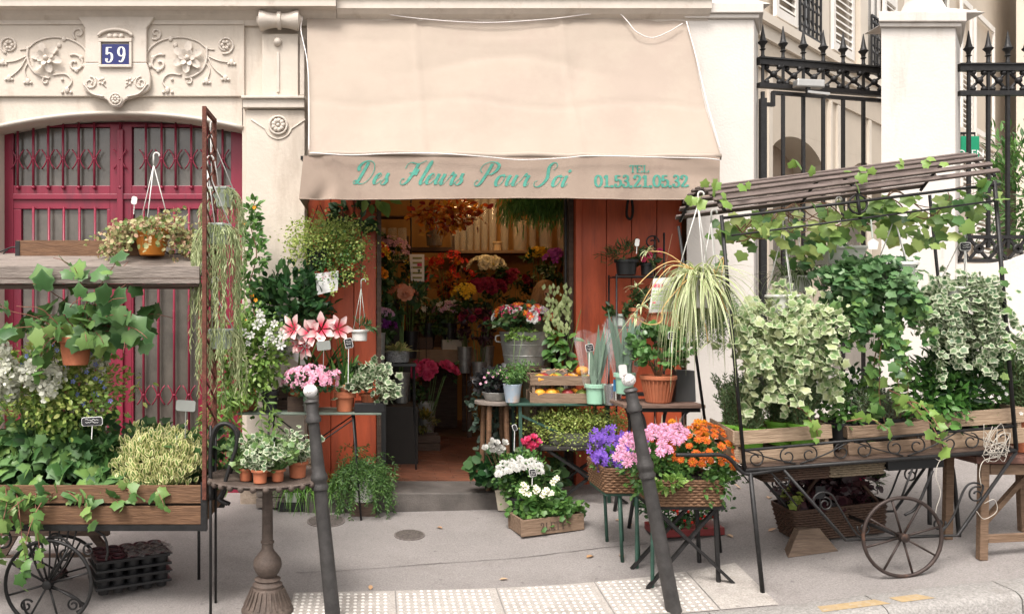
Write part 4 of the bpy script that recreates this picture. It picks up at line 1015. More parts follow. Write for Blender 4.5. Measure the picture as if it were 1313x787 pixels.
# niche openings are real recesses: piers between them
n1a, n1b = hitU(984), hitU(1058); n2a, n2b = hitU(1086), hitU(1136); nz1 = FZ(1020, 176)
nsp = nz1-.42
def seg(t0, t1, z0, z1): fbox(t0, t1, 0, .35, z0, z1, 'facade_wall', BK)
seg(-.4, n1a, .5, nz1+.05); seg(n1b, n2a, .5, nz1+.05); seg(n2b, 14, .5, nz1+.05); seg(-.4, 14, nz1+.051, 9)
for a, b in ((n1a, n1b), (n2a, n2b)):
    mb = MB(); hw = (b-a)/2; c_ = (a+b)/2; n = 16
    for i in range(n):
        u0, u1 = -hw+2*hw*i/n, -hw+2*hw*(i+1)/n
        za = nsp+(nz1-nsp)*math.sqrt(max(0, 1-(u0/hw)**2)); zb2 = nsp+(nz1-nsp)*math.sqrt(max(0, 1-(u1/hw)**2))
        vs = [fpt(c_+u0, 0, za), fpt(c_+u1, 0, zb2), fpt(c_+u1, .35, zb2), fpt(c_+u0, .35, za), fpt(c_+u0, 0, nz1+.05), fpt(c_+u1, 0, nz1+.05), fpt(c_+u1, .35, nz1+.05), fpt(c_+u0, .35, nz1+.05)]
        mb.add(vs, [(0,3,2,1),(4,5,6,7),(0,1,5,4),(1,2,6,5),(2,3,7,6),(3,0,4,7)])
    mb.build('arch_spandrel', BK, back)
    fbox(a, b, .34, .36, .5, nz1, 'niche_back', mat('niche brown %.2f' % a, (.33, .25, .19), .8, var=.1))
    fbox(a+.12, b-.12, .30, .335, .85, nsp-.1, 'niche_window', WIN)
fbox(-.4, 14, -.005, -.001, .6, 1.5, 'plinth', mat('grey plinth render', (.30, .265, .23), .85, var=.2, scale=3, bump=.4))
# sill band and mouldings
zs = FZ(1050, 66)
fbox(-.4, 14, -.12, -.001, zs-.10, zs, 'sill_band', BK2); fbox(-.4, 14, -.07, -.001, zs-.24, zs-.101, 'sill_moulding', BK2); fbox(-.4, 14, -.03, -.001, zs-.55, zs-.241, 'sill_frieze', BK)
def shutter(pa, pb, zb, zt, off=-.05):
    ta, tb_ = hitU(pa), hitU(pb); o = MB(); t0, t1 = sorted((ta, tb_)); wd = t1-t0
    fr = fbox(t0, t0+.07, off-.04, off, zb, zt, 'shutter', SHUT)
    fbox(t1-.07, t1, off-.04, off, zb, zt, 'shutter_stile', SHUT, fr)
    for z in (zb, (zb+zt)/2, zt-.1): fbox(t0+.07, t1-.07, off-.038, off-.002, z, z+.1, 'shutter_rail', SHUT, fr)
    z = zb+.12; k = 0
    while z < zt-.12 and k < 26:
        mb = MB(); a, b = t0+.07, t1-.07
        mb.v = [fpt(a, off-.035, z), fpt(b, off-.035, z), fpt(b, off-.004, z+.045), fpt(a, off-.004, z+.045), fpt(a, off-.035, z+.012), fpt(b, off-.035, z+.012), fpt(b, off-.004, z+.057), fpt(a, off-.004, z+.057)]
        mb.f = [(0,3,2,1),(4,5,6,7),(0,1,5,4),(1,2,6,5),(2,3,7,6),(3,0,4,7)]
        mb.build('shutter_slat', SHUT, fr); z += .085; k += 1
def window(pa, pb, zb, zt):
    t0, t1 = sorted((hitU(pa), hitU(pb)))
    o = fbox(t0, t1, -.004, -.001, zb, zt, 'window', WIN)
    for a, b, c_, d_ in ((t0, t0+.07, zb, zt), (t1-.07, t1, zb, zt), (t0+.07, t1-.07, zt-.08, zt), (t0+.07, t1-.07, zb, zb+.08), ((t0+t1)/2-.03, (t0+t1)/2+.03, zb+.08, zt-.08)):
        fbox(a, b, -.03, -.005, c_, d_, 'window_frame', SHUT, o)
    return o
def guard(pa, pb, zb, zt):
    t0, t1 = sorted((hitU(pa), hitU(pb))); mb = MB(); n = 5; h = zt-zb
    def pp(t, z): return Vector(fpt(t, -.10, z))
    for z in (zb, zt, zt-.08): mb.bar(pp(t0, z), pp(t1, z), .025)
    for i in range(n+1): t = t0+(t1-t0)*i/n; mb.bar(pp(t, zb), pp(t, zt), .02)
    for i in range(n):
        t = t0+(t1-t0)*(i+.5)/n
        for k in range(3):
            r = (t1-t0)/n*.42; z = zb+h*(k+.6)/3.6
            mb.tube([pp(t+r*math.cos(R(a)), z+r*math.sin(R(a))) for a in range(0, 360, 45)], .01, 5, closed=True)
    mb.build('window_guard', IRON, back)
ztop = zs+2.3
window(1014, 1041, zs+.06, ztop); shutter(985, 1013, zs+.05, ztop); shutter(1058, 1085, zs+.05, ztop, -.06); guard(1014, 1041, zs+.02, zs+.85)
fbox(hitU(1041), hitU(1057), -.06, -.001, zs+.001, ztop, 'window_reveal', BK2)
window(1108, 1126, zs+.06, ztop); fbox(hitU(1097), hitU(1107), -.06, -.001, zs+.001, ztop, 'window_reveal', BK2); guard(1107, 1126, zs+.02, zs+.8)
shutter(1126, 1142, zs+.05, ztop); window(1180, 1215, zs+.06, ztop); shutter(1226, 1240, zs-1.2, ztop); shutter(1243, 1268, 2.6, ztop, -.06); 
fbox(hitU(1060), hitU(1062), -.05, -.001, .8, zs-.56, 'downpipe', BK2)
for px in (985, 1073, 1113): fbox(hitU(px)-.05, hitU(px)+.05, -.03, -.001, 1.5, zs-.56, 'facade_pilaster', BK2)
# far right house with pediment
far = T('far_house', 'pale stone house with slate grey pediment far beyond the railing', 'building', (11.0, 8.5, .84))
def fbx(pa, pb, ya, yb, off, nm, m, dep=.3):
    t0, t1 = sorted((hitU(pa), hitU(pb))); return fbox(t0, t1, off-dep, off, FZ((pa+pb)/2, yb), FZ((pa+pb)/2, ya), nm, m, far)
fbx(1270, 1420, -60, 470, -.4, 'house_wall', BK2, .3)
fbx(1274, 1288, 150, 300, -.71, 'house_door', WIN, .01); fbx(1268, 1274, 130, 320, -.72, 'house_pilaster', BK2, .12); fbx(1288, 1296, 110, 320, -.72, 'house_pilaster', BK2, .12); fbx(1300, 1306, 110, 320, -.72, 'house_pilaster', BK2, .12)
fbx(1268, 1340, 108, 122, -.72, 'house_cornice', BK2, .3); fbx(1265, 1340, -5, 14, -.72, 'house_cornice', BK2, .5); fbx(1276, 1284, 14, 32, -.72, 'house_bracket', BK2, .35); fbx(1292, 1299, 18, 38, -.72, 'house_bracket', BK2, .35)
SLT = mat('slate roof', (.25, .26, .27), .6, var=.15, scale=5)
ta, tb_ = hitU(1266), hitU(1322); zA, zB = FZ(1270, 70), FZ(1292, 30); tm = hitU(1290)
mb = MB(); mb.v = [fpt(ta, -1.5, zA), fpt(tm, -1.5, zB), fpt(tm, -.7, zB+.1), fpt(ta, -.7, zA+.1), fpt(tb_, -1.5, zA-.3), fpt(tb_, -.7, zA-.2)]; mb.f = [(0, 1, 2, 3), (1, 4, 5, 2)]
r_ = mb.build('pediment_roof', SLT, far); sm = r_.modifiers.new('thick', 'SOLIDIFY'); sm.thickness = .12
mb = MB(); mb.v = [fpt(ta+.05, -1.35, zA-.05), fpt(tb_-.05, -1.35, zA-.3), fpt(tm, -1.35, zB-.1)]; mb.f = [(0, 1, 2)]; mb.build('pediment_face', BK2, far)
# OPEN sign
SG = mat('green sign paint', (.01, .26, .13), .5, var=.05)
sg = T('open_sign', 'small green OPEN sign hanging behind the iron railing', 'sign', P(1242, 192, 8.2))
MB().box(P(1232, 0, 8.2).x, P(1255, 0, 8.2).x, 1.19, 1.21, P(0, 207, 8.2).z, P(0, 175, 8.2).z).build('sign_board', SG, sg, bev=.004)
cu = bpy.data.curves.new('open_text', 'FONT'); cu.body = 'OPEN'; cu.size = .105; cu.align_x = 'CENTER'; cu.extrude = .001
to = bpy.data.objects.new('sign_lettering', cu); COL.objects.link(to); to.parent = sg; cu.materials.append(CHALK)
to.location = Vector((P(1243.5, 0, 8.2).x, 1.186, P(0, 202, 8.2).z))-Vector(sg.location); to.rotation_euler = (R(90), 0, 0)
bpy.context.view_layer.update(); tme = bpy.data.meshes.new_from_object(to.evaluated_get(bpy.context.evaluated_depsgraph_get())); tl, tr_ = to.location.copy(), to.rotation_euler.copy(); bpy.data.objects.remove(to)
to = bpy.data.objects.new('sign_lettering', tme); COL.objects.link(to); to.parent = sg; to.location = tl; to.rotation_euler = tr_
MB().tube([(P(1228, 0, 8.2).x, 1.2, P(0, 171, 8.2).z), (P(1250, 0, 8.2).x, 1.2, P(0, 171, 8.2).z)], .012, 6).tube([(P(1236, 0, 8.2).x, 1.2, P(0, 171, 8.2).z), (P(1236, 0, 8.2).x, 1.2, P(0, 176, 8.2).z)], .006, 5).tube([(P(1250, 0, 8.2).x, 1.2, P(0, 171, 8.2).z), (P(1250, 0, 8.2).x, 1.2, P(0, 176, 8.2).z)], .006, 5).build('sign_bracket', IRON, sg)
# shrub behind the railing
c = P(1322, 255, 8.2)
o = T('courtyard_shrub', 'glossy green shrub growing behind the iron railing', 'shrub', (c.x, c.y, .845))
bush(o, 'foliage', 'lance', c, (.38, .4, .72), 1300, .11, L_MID, spread=.35)
MB().tube([(c.x, c.y, .845), (c.x+.03, c.y, 1.6), (c.x, c.y, 2.4)], .03, 6).build('trunk', STEMB, o)
# ================================================================== left flower cart
LF, LB = 4.70, 5.28
cart = T('flower_cart', 'black iron flower cart with grey plank roof in front of the crimson door', 'cart', (-1.8, -2.0, gz(-1.8, -2.0)))
CXL, CXR = -2.62, P(262, 0, LF).x
yF, yB = LF-D0, LB-D0
def zL(py, d=LF): return EYE-(py-HY)*d/FPX
for (a, b) in ((645, 622), (672, 648.5)):
    MB().box(CXL, CXR, yF, yF+.018, zL(a), zL(b)).build('plank', WBROWN, cart, bev=.003)
    MB().box(CXR-.018, CXR+.001, yF+.02, yB-.02, zL(a), zL(b)).build('plank', WBROWN, cart, bev=.003)
    MB().box(CXL, CXR, yB-.018, yB, zL(a), zL(b)).build('plank', WBROWN, cart, bev=.003)
MB().box(CXL, CXR+.012, yF-.006, yF+.03, zL(680), zL(672.5)).build('bed_rail', IRON, cart); MB().box(CXL, CXR+.012, yB-.03, yB+.006, zL(680), zL(672.5)).build('bed_rail', IRON, cart)
MB().box(CXR-.02, CXR+.014, yF-.008, yF+.028, zL(680)-.001, zL(618)).build('corner_iron', IRON, cart)
MB().box(CXL+.02, CXR-.02, yF+.02, yB-.02, zL(673), zL(671)).build('bed_floor', WDARK, cart)
MB().box(CXL+.02, CXR-.022, yF+.022, yB-.022, zL(671)+.002, zL(640)).build('bed_soil', SOIL, cart)
# roof: three weathered planks sloping towards the street
xr = P(257, 0, LF).x-.003
zr0, zr1 = zL(357), EYE+(72)*5.2/FPX
for i in range(3):
    t0, t1 = i/3+.012, (i+1)/3
    y0, y1 = yF+(yB-yF)*t0, yF+(yB-yF)*t1; z0, z1 = zr0+(zr1-zr0)*t0, zr0+(zr1-zr0)*t1
    mb = MB(); mb.v = [(CXL-.05, y0, z0), (xr, y0, z0), (xr, y1, z1), (CXL-.05, y1, z1), (CXL-.05, y0, z0+.022), (xr, y0, z0+.022), (xr, y1, z1+.022), (CXL-.05, y1, z1+.022)]
    mb.f = [(0,3,2,1),(4,5,6,7),(0,1,5,4),(1,2,6,5),(2,3,7,6),(3,0,4,7)]; mb.build('roof_plank', WGREY, cart, bev=.003)
MB().box(CXL-.04, xr, yF-.012, yF+.004, zr0-.03, zr0+.07).build('roof_fascia', WGREY, cart, bev=.003)
MB().box(CXL-.04, xr, yF-.013, yF-.0045, zr0-.002, zr0+.003).build('fascia_groove', WDARK, cart)
MB().box(CXL, xr-.01, yF+.005, yB, zr0-.045, zr0-.031).build('roof_beam', WDARK, cart)
# rusty lattice end panel
xp = P(262.5, 0, LF).x; zb_, zt_ = zL(640), zL(137)
for y in (yF-.005, yF+.29): MB().box(xp-.012, xp+.012, y-.012, y+.012, zb_, zt_).build('trellis_post', RUST, cart, bev=.002)
for z in (zt_-.012, zb_+.03, (zt_+zb_)/2): MB().box(xp-.010, xp+.010, yF+.008, yF+.277, z-.012, z+.012).build('trellis_rail', RUST, cart)
k = 0; z = zb_+.05
while z < zt_-.15:
    MB().bar((xp-.004, yF+.01, z), (xp-.004, yF+.275, z+.13), .008).build('trellis_slat', RUST, cart); MB().bar((xp+.005, yF+.275, z), (xp+.005, yF+.01, z+.13), .008).build('trellis_slat', RUST, cart)
    z += .125
# legs, side arms and handle
def leg(px, d, top, nm='leg', r=.009, lean=0):
    x = P(px, 0, d).x; y = d-D0; MB().tube([(x, y, top), (x+lean, y, gz(x+lean, y))], r, 8).build(nm, IRON, cart, smooth=True)
leg(270, LF, zL(545), r=.0085); leg(276.5, 4.92, zL(560), r=.008); leg(-60, LF, zL(675), r=.012); leg(-40, LB, zL(675), r=.012); leg(255, LB, zL(675), r=.010)
for d, dx in ((LF, 0), (4.92, 3)):
    MB().tube(spline([P(270+dx, 640, d), P(270+dx, 575, d), P(276+dx, 549, d), P(290+dx, 543, d), P(302+dx, 553, d), P(303+dx, 572, d), P(294+dx, 600, d), P(285+dx, 630, d), P(281+dx, 640, d), P(292+dx, 646, d)], 8), .012, 8).build('scroll_handle', IRON, cart, smooth=True)
# wheels and wrought iron scrolls
def wheel(par, c, r, n=8, th=.011, nm='wheel', m=IRON, Mx=None, local=False, wr=None):
    c = Vector(c)
    def pt(a, q): return c+Vector((q*math.cos(a), 0, q*math.sin(a)))
    mb = MB(); mb.tube([pt(2*math.pi*i/40, r) for i in range(40)], th, 8, closed=True)
    wl = mb.build(nm, m, par, smooth=True, local=local)
    mb = MB(); M = Matrix(((1, 0, 0), (0, 0, 1), (0, -1, 0))); mb.lathe([(.012, -.035), (.026, -.03), (.026, .03), (.012, .035)], c, 12, M); mb.build('hub', m, wl, smooth=2, local=local)
    for k in range(n): a = 2*math.pi*(k+.35)/n; MB().tube([pt(a, .02), pt(a, r)], .0065, 6).build('spoke', m, wl, smooth=True, local=local)
    return wl
wheel(cart, P(62, 748, LF-.03), .245); wheel(cart, P(62+18, 735, LB+.03), .245)
def scroll(par, pts, ends=(), r=.007, nm='scroll', m=IRON, d=LF):
    mb = MB(); sp = spline([P(x, y, d) for x, y in pts], 8); mb.tube(sp, r, 6)
    o = mb.build(nm, m, par, smooth=True)
    for (x, y, r0, a0, a1) in ends:
        MB().tube(spiral(P(x, y, d), r0*mpp(d), r0*.25*mpp(d), a0, a1, 22), r*.9, 6).build(nm, m, par, smooth=True)
for d in (LF+.02, LB-.02):
    scroll(cart, [(60, 752), (80, 757), (100, 768), (106, 778), (98, 784)], [(94, 775, 9, -20, 520)], d=d)
    scroll(cart, [(60, 752), (48, 728), (40, 705), (36, 684)], [(48, 700, 10, 180, 560), (72, 692, 10, 180, -300)], d=d)
    scroll(cart, [(60, 752), (68, 730), (84, 713), (92, 702), (80, 690), (62, 688)], [(84, 712, 8, 90, 500)], d=d)
    scroll(cart, [(122, 679), (134, 688), (138, 705), (136, 718)], [(114, 705, 9, 60, 430)], d=d)
    scroll(cart, [(30, 770), (34, 785), (46, 790)], [(34, 776, 9, 30, 440)], d=d)
    for px in (64, 76, 88, 98): scroll(cart, [(px, 680), (px+1-(px-60)*.35, 720), (62, 748)], d=d, r=.005)
MB().tube([P(62, 748, LF-.03), P(80, 735, LB+.03)], .012, 8).build('axle', IRON, cart, smooth=True)
scroll(cart, [(8, 678), (14, 690), (10, 700), (0, 702)], [], d=LF)
# second trestle behind (wooden trestle legs seen through the cart)
o = T('wooden_trestle', 'worn wooden trestle standing behind the left cart wheel', 'trestle', G(60, 735)+Vector((0, .1, 0)))
zt0 = o.location.z
for a, b in ((118, 142), (20, 2)): MB().bar(P(a, 683, 5.7), (P(b, 0, 5.7).x, 5.7-D0, gz(P(b, 0, 5.7).x, 5.7-D0)), .035, .05).build('leg', WDARK, o)
MB().bar(P(2, 716, 5.7), P(140, 712, 5.7), .03, .05).build('stretcher', WDARK, o); MB().bar(P(-5, 681, 5.7), P(140, 681, 5.7), .05, .05).build('top_rail', WDARK, o)
# ------------------------------------------------------------------ plants of the left cart
def uniq(a, b): return a+(b-a)*random.random()
o = T('planter_box', 'narrow brown wooden box lying on the grey cart roof', 'box', P(106, 331, 5.28))
x0, x1, z0, z1 = P(25, 0, 5.25).x, P(186, 0, 5.25).x, zL(330, 5.25), zL(309, 5.25)
MB().box(x0, x1, 5.20-D0, 5.215-D0, z0-.03, z1).build('front_board', WBROWN, o, bev=.002); MB().box(x0, x1, 5.40-D0, 5.415-D0, z0-.03, z1).build('back_board', WBROWN, o, bev=.002)
for x in (x0, x1-.02): MB().box(x-.004, x+.024, 5.195-D0, 5.42-D0, z0-.031, z1-.004).build('end_iron', IRON, o)
scroll(o, [(25, 330), (24, 320), (16, 317), (0, 323), (-20, 330)], [(10, 328, 7, 90, 400)], d=5.25, r=.005)
scroll(o, [(188, 318), (205, 320), (222, 326), (240, 322), (245, 314), (238, 310)], [(206, 322, 6, 60, 420)], d=5.25, r=.006)
d = 5.12; c = P(195, 328, d)
o = T('hanging_pot', 'orange pot of pale creeping wire vine with white hook on the cart roof', 'potted plant', c, 'potted plants')
pot(o, c, .075, .125, .165, TERRO); hanger(o, c+Vector((0, 0, .16)), .12, P(197, 212, d))
starts = []; outs = []
for i in range(110):
    a = random.uniform(0, 6.28); r = random.uniform(.02, .12); starts.append(c+Vector((r*math.cos(a), r*math.sin(a), .17))); outs.append(unit(np.array([math.cos(a)*uniq(.6, 1.6)*1.3, math.sin(a)*.7, uniq(.0, .8)])))
st = strands(starts, outs, rng.uniform(.12, .38, 110), .025, wob=.03, fall=.65)
p_, d_, n_ = strand_leaves(st, 2); leaves('foliage', o, 'round', p_, d_, n_, .028*rng.uniform(.6, 1.2, len(p_)), leafm('wire vine leaf', [(.12, .2, .05), (.3, .33, .13), (.45, .4, .2), (.5, .3, .2)]))
stems(o, 'stem', st, .0022, STEMR)
pricetag(172, 257, 5.05, 'white plant tag stuck in the pale creeper of the orange pot', WHITEP, .035, .05, .06, -8)
# ivy pot hanging under the roof
d = 4.76; c = P(97, 468, d)
o = T('hanging_pot', 'terracotta pot of large leaved dark ivy hanging beneath the plank roof', 'potted plant', c, 'potted plants')
pot(o, c, .07, .105, .165, TERRA)
MB().tube([P(97, 436, d), P(99, 362, d)], .004, 5).build('hanger', STEMR, o)
starts, outs, ln = [], [], []
for i in range(30):
    a = random.uniform(0, 6.28); starts.append(np.array(c+Vector((.06*math.cos(a), .06*math.sin(a), .16)))); s = random.choice((-1, 1, 1)); outs.append(np.array([s*uniq(.2, 1.3), -.15+.3*math.sin(a), uniq(.4, 1.3)])); ln.append(uniq(.3, .65))
st = strands(starts, outs, ln, .05, wob=.035, fall=.42)
p_, d_, n_ = strand_leaves(st, 1, .02, (0, -1, .3)); k = len(p_)
sel = np.array([i for i in rng.permutation(k) if not (abs(p_[i][0]-c.x) < .17 and p_[i][2] < c.z+.14)])[:140]; leaf_objs('ivy_leaf', o, 'ivy', p_[sel], d_[sel], n_[sel]+np.array([0, -.6, .2]), rng.uniform(.07, .125, len(sel)), L_IVY)
st2 = strands([c+Vector((0, 0, .17))]*9, [np.array([uniq(-1, 1.2), -.3, uniq(.2, .8)]) for i in range(9)], [uniq(.2, .4) for i in range(9)], .05, wob=.03)
p_, d_, n_ = strand_leaves(st2, 1); leaf_objs('ivy_leaf', o, 'ivy', p_, d_, n_, rng.uniform(.06, .11, len(p_)), L_IVYG)
stems(o, 'stem', st+st2, .004, STEMR, 5)
# three grey hanging pots of trailing cactus along the rusty panel
for i, (px, py, dd_, tx_, ty_, lab) in enumerate(((284, 266, 5.02, 270, 172, 'upper square grey pot of pale trailing cactus beside the rusty panel'), (279, 313, 4.85, 266, 217, 'middle square grey pot of long trailing cactus beside the rusty panel'), (284, 447, 4.9, 272, 372, 'lowest square grey pot of trailing cactus below the other two'))):
    c = P(px, py, dd_); o = T('hanging_pot', lab, 'potted plant', c, 'pots of trailing cactus')
    mb = MB(); M = Matrix.Rotation(.5, 3, 'Z'); mb.lathe([(.06, 0), (.082, .105), (.088, .106), (.088, .12), (.078, .12), (.07, .1)], c, 4, M); mb.build('pot', GREYP, o, bev=.006)
    hanger(o, c+Vector((0, 0, .115)), .075, P(tx_, ty_, dd_), n=3)
    n = 62 if i == 1 else 36; starts, outs, ln = [], [], []
    for k in range(n):
        a = random.uniform(0, 6.28); starts.append(c+Vector((.05*math.cos(a), .05*math.sin(a), .115))); outs.append(np.array([.55*math.cos(a), .55*math.sin(a), uniq(.1, .5)])); ln.append((uniq(.2, .95) if i == 1 else uniq(.12, .5)))
    st = strands(starts, outs, ln, .03, wob=.010, fall=2.2)
    p_, d_, n_ = strand_leaves(st, 2, .004); leaves('foliage', o, 'needle', p_, d_*np.array([.5, .5, 1])+np.array([0, 0, -.4]), n_, .045*rng.uniform(.5, 1.2, len(p_)), L_RHIP)
    stems(o, 'trailing_stem', st, .0028, L_RHIP, 4)
MB()
# white hydrangea
F_HYD = petal('cream hydrangea floret', (.66, .66, .54), (.74, .74, .66))
base = Vector((-2.05, -1.98, zL(640)))
o = T('hydrangea', 'white flowering hydrangea with cone shaped heads in the left cart', 'plant', base, 'plants in the left cart')
hp = [(8, 478, 24), (40, 480, 20), (68, 481, 19), (14, 505, 12), (52, 447, 16), (126, 460, 18), (3, 450, 12), (62, 500, 14), (-10, 500, 18)]
fl = flower('floret', [(4, .05, 1, 12, .85)], F_WHITE)
stemp = []
for (px, py, r) in hp:
    c = P(px, py, random.uniform(4.72, 4.8) + (.2 if px > 50 and py < 470 else 0)); rr = r*mpp(4.9)*.88; n = int(300*(r/20)**1.5)
    q = unit(rnd(n)); q[:, 2] *= 1.15; pts = np.array(c)+q*rr*np.array([.8, .8, .8])*rng.uniform(.75, 1, (n, 1))
    leaves('flower_cluster', o, 'round', pts, unit(rnd(n)+q*.3), q+rnd(n)*.3, .03*rng.uniform(.7, 1.2, n), F_HYD)
    stemp.append(np.array([base, (np.array(base)+np.array(c))/2+np.array([0, -.02, .1]), np.array(c)]))
stems(o, 'stem', stemp, .005, STEMG)
bush(o, 'foliage', 'oval', P(45, 508, 5.0), (.33, .2, .22), 420, .075, L_LIGHT)
base = Vector((-1.75, -1.9, zL(640)))
o = T('plumbago', 'airy light green shrub with small blue flowers behind the hydrangea', 'plant', base, 'plants in the left cart')
bush(o, 'foliage', 'oval', P(75, 488, 4.98), (.31, .2, .25), 2300, .036, L_YEL, spread=.55); bush(o, 'foliage', 'oval', P(92, 515, 4.98), (.26, .2, .17), 900, .04, L_LIGHT, spread=.5)
stems(o, 'stem', [np.array([base, P(x, y+15, 5.05), P(x, y-25, 5.05)]) for x, y in ((40, 470), (70, 460), (95, 465), (120, 480), (130, 505), (60, 490), (20, 480))], .004, STEMG)
fb = flower('blue floret', [(5, .08, 1, 15, .6)], F_BLUE)
ps = [P(x+uniq(-3, 3), y+uniq(-3, 3), 4.86) for x, y in ((118, 453), (125, 470), (98, 503), (101, 482), (118, 505), (128, 508), (140, 516), (133, 495), (122, 485), (30, 468), (66, 440), (50, 436), (110, 478), (84, 470), (36, 455), (105, 520), (116, 527), (127, 487), (95, 492), (60, 462), (75, 450))]
heads(o, 'flower_head', fb, ps, [(uniq(-.5, .5), -1, uniq(0, .6)) for p in ps], .017)
# ivy filling the bed
base = Vector((-1.7, -2.15, zL(640)))
o = T('ivy_plant', 'mass of green ivy spilling over the brown planks of the left cart', 'plant', base, 'plants in the left cart')
pts = []; ds = []; ns = []
for k in range(300):
    px = random.uniform(-20, 222); top = np.interp(px, [-20, 40, 90, 130, 170, 222], [520, 535, 545, 560, 580, 600]); py = random.uniform(top, 634); t = (py-top)/(634-top+1)
    pts.append(P(px, py, 5.05-.33*t**.7)); ds.append((uniq(-1, 1), -.5, uniq(-.9, .5))); ns.append((uniq(-.6, .6), -.75, .6+uniq(-.3, .4)))
leaf_objs('ivy_leaf', o, 'ivy', pts[:215], ds[:215], ns[:215], rng.uniform(.055, .115, 215), L_IVY); leaf_objs('ivy_leaf', o, 'ivy', pts[215:], ds[215:], ns[215:], rng.uniform(.05, .09, 85), L_IVYG)
p_, d_, n_ = blob((-1.72, -1.95, zL(600)), (.75, .22, .2), 1100, 60, .4); leaves('foliage', o, 'ivy', p_, d_, n_, .075*rng.uniform(.6, 1.2, 1100), leafm('deep ivy leaf', [(.02, .06, .02), (.05, .12, .035), (.11, .21, .07)]))
hs_ = [(20, 628, .5, .2), (45, 630, .45, .1), (70, 630, .6, -.2), (28, 632, .7, -.2), (8, 625, .5, 0), (110, 632, .16, .3), (160, 630, .13, 0), (200, 628, .1, .2), (82, 630, .3, .5), (125, 634, .22, .9), (55, 632, .75, -.3), (15, 630, .9, -.1), (35, 634, .8, -.3)]
st = strands([P(x, y, 4.72) for x, y, L, s in hs_], [np.array([s, -.35, .3]) for x, y, L, s in hs_], [L for x, y, L, s in hs_], .045, wob=.02, fall=1.2)
p_, d_, n_ = strand_leaves(st, 1, .01, (0, -1, .3)); leaf_objs('ivy_leaf', o, 'ivy', p_, d_, n_, rng.uniform(.04, .08, len(p_)), L_IVYG)
stems(o, 'stem', st, .003, STEMR, 5)
base = Vector((-1.2, -2.0, zL(640)))
o = T('euonymus', 'cream and green variegated euonymus at the right end of the left cart', 'plant', base, 'plants in the left cart')
p_, d_, n_ = blob(P(206, 590, 4.93), (.245, .22, .17), 2900, 100, .36, shell=.45); d_ = unit(d_*.5+np.array([0, -.1, .9])+rnd(len(p_))*.3)
leaves('foliage', o, 'oval', p_, d_, n_+np.array([0, -1, 0]), .043*rng.uniform(.7, 1.2, len(p_)), L_EUO)
stems(o, 'stem', [np.array([base, P(x, 575, 4.9)]) for x in (170, 190, 210, 230, 245)], .004, STEMB)
pricetag(118, 540, 4.72, 'black chalked price tag with white rim among the cart ivy', w=.115, h=.045, stick=.08, tilt=3)
pricetag(238, 520, 4.85, 'blank grey plant label stuck in the variegated euonymus', TAGG, .115, .065, .16, -4)
# stack of black seedling trays
for k in range(2):
    b = G(152, 772); cx, cy = b.x, b.y+.22; z = gz(cx, cy)+.02+k*.105
    o = T('seedling_tray', ('lower black plastic pot tray of a stack on the pavement under the cart', 'upper black pot tray holding wrinkled clear film, atop another tray')[k], 'tray', (cx, cy, z), 'black plant trays', rot=(0, 0, R(28)))
    l, w_ = .44, .30
    MB().box(-l/2, l/2, -w_/2, w_/2, .085, .10).build('tray_deck', BLACKP, o, local=True, bev=.004)
    MB().box(-l/2-.012, l/2+.012, -w_/2-.012, w_/2+.012, .0995, .106).build('tray_lip', BLACKP, o, local=True, bev=.002)
    MB().box(-l/2-.008, l/2+.008, -w_/2-.008, w_/2+.008, .035, .05).build('tray_band', BLACKP, o, local=True, bev=.002)
    for i in range(5):
        for j in range(3):
            x, y = -l/2+l*(i+.5)/5, -w_/2+w_*(j+.5)/3
            MB().lathe([(.03, 0), (.043, .084)], (x, y, 0), 12).build('tray_cell', BLACKP, o, local=True, smooth=2)
            if k: MB().lathe([(.041, .107), (.043, .12), (.038, .121), (.032, .09)], (x, y, 0), 12, caps=False).build('cell_pot', mat('maroon pot rim %d%d' % (i, j), (.055, .012, .016), .5), o, local=True, smooth=2)
    if k: MB().grid(lambda u, v: (-l/2+.18+(l-.16)*u, -w_/2-.004+w_*1.03*v*.7, .126+.012*math.sin(u*19+v*7)+.01*math.sin(v*23)-.02*(v < .05)), 24, 16).build('clear_film', glassm('wrinkled film', (.25, .23, .22), .35, .15), o, local=True, smooth=True)
# ================================================================== cast iron pedestal with little ivy pots
b = G(343, 784)
o = T('birdbath', 'rusty cast iron pedestal with a shallow dish holding small ivy pots', 'pedestal', b)
s = mpp(D0+b.y); zt_ = (EYE-(615-HY)*s)-b.z
MB().lathe([(.15, 0), (.152, .02), (.14, .04), (.125, .06), (.105, .1), (.088, .145), (.085, .15), (.088, .165), (.075, .175), (.07, .185), (.078, .195), (.05, .21)], b, 24).build('foot', CASTI, o, smooth=2)
M = MB()
for i in range(24): a = 2*math.pi*i/24; M.bar(b+Vector((.136*math.cos(a), .136*math.sin(a), .045)), b+Vector((.092*math.cos(a), .092*math.sin(a), .14)), .012, .012)
M.build('foot_flute', CASTI, o, kind='stuff')
MB().lathe([(.05, .211), (.068, .235), (.082, .265), (.084, .285), (.078, .31), (.055, .34), (.042, .355), (.034, .37), (.034, .40), (.04, .405), (.04, .415), (.033, .42), (.03, zt_-.06), (.034, zt_-.05), (.05, zt_-.035)], b, 20).build('stem', CASTI, o, smooth=2)
MB().lathe([(.05, zt_-.0345), (.17, zt_-.02), (.29, zt_-.002), (.335, zt_+.02), (.345, zt_+.024), (.34, zt_+.032), (.29, zt_+.014), (.16, zt_), (.0, zt_-.004)], b, 36, caps=False).build('dish', CASTI, o, smooth=2)
mb = MB()
for i in range(30): a = 2*math.pi*i/30; mb.sphere(b+Vector((.335*math.cos(a), .335*math.sin(a), zt_+.014)), .02, 8, 5)
mb.build('dish_lobe', CASTI, o, smooth=True, kind='stuff')
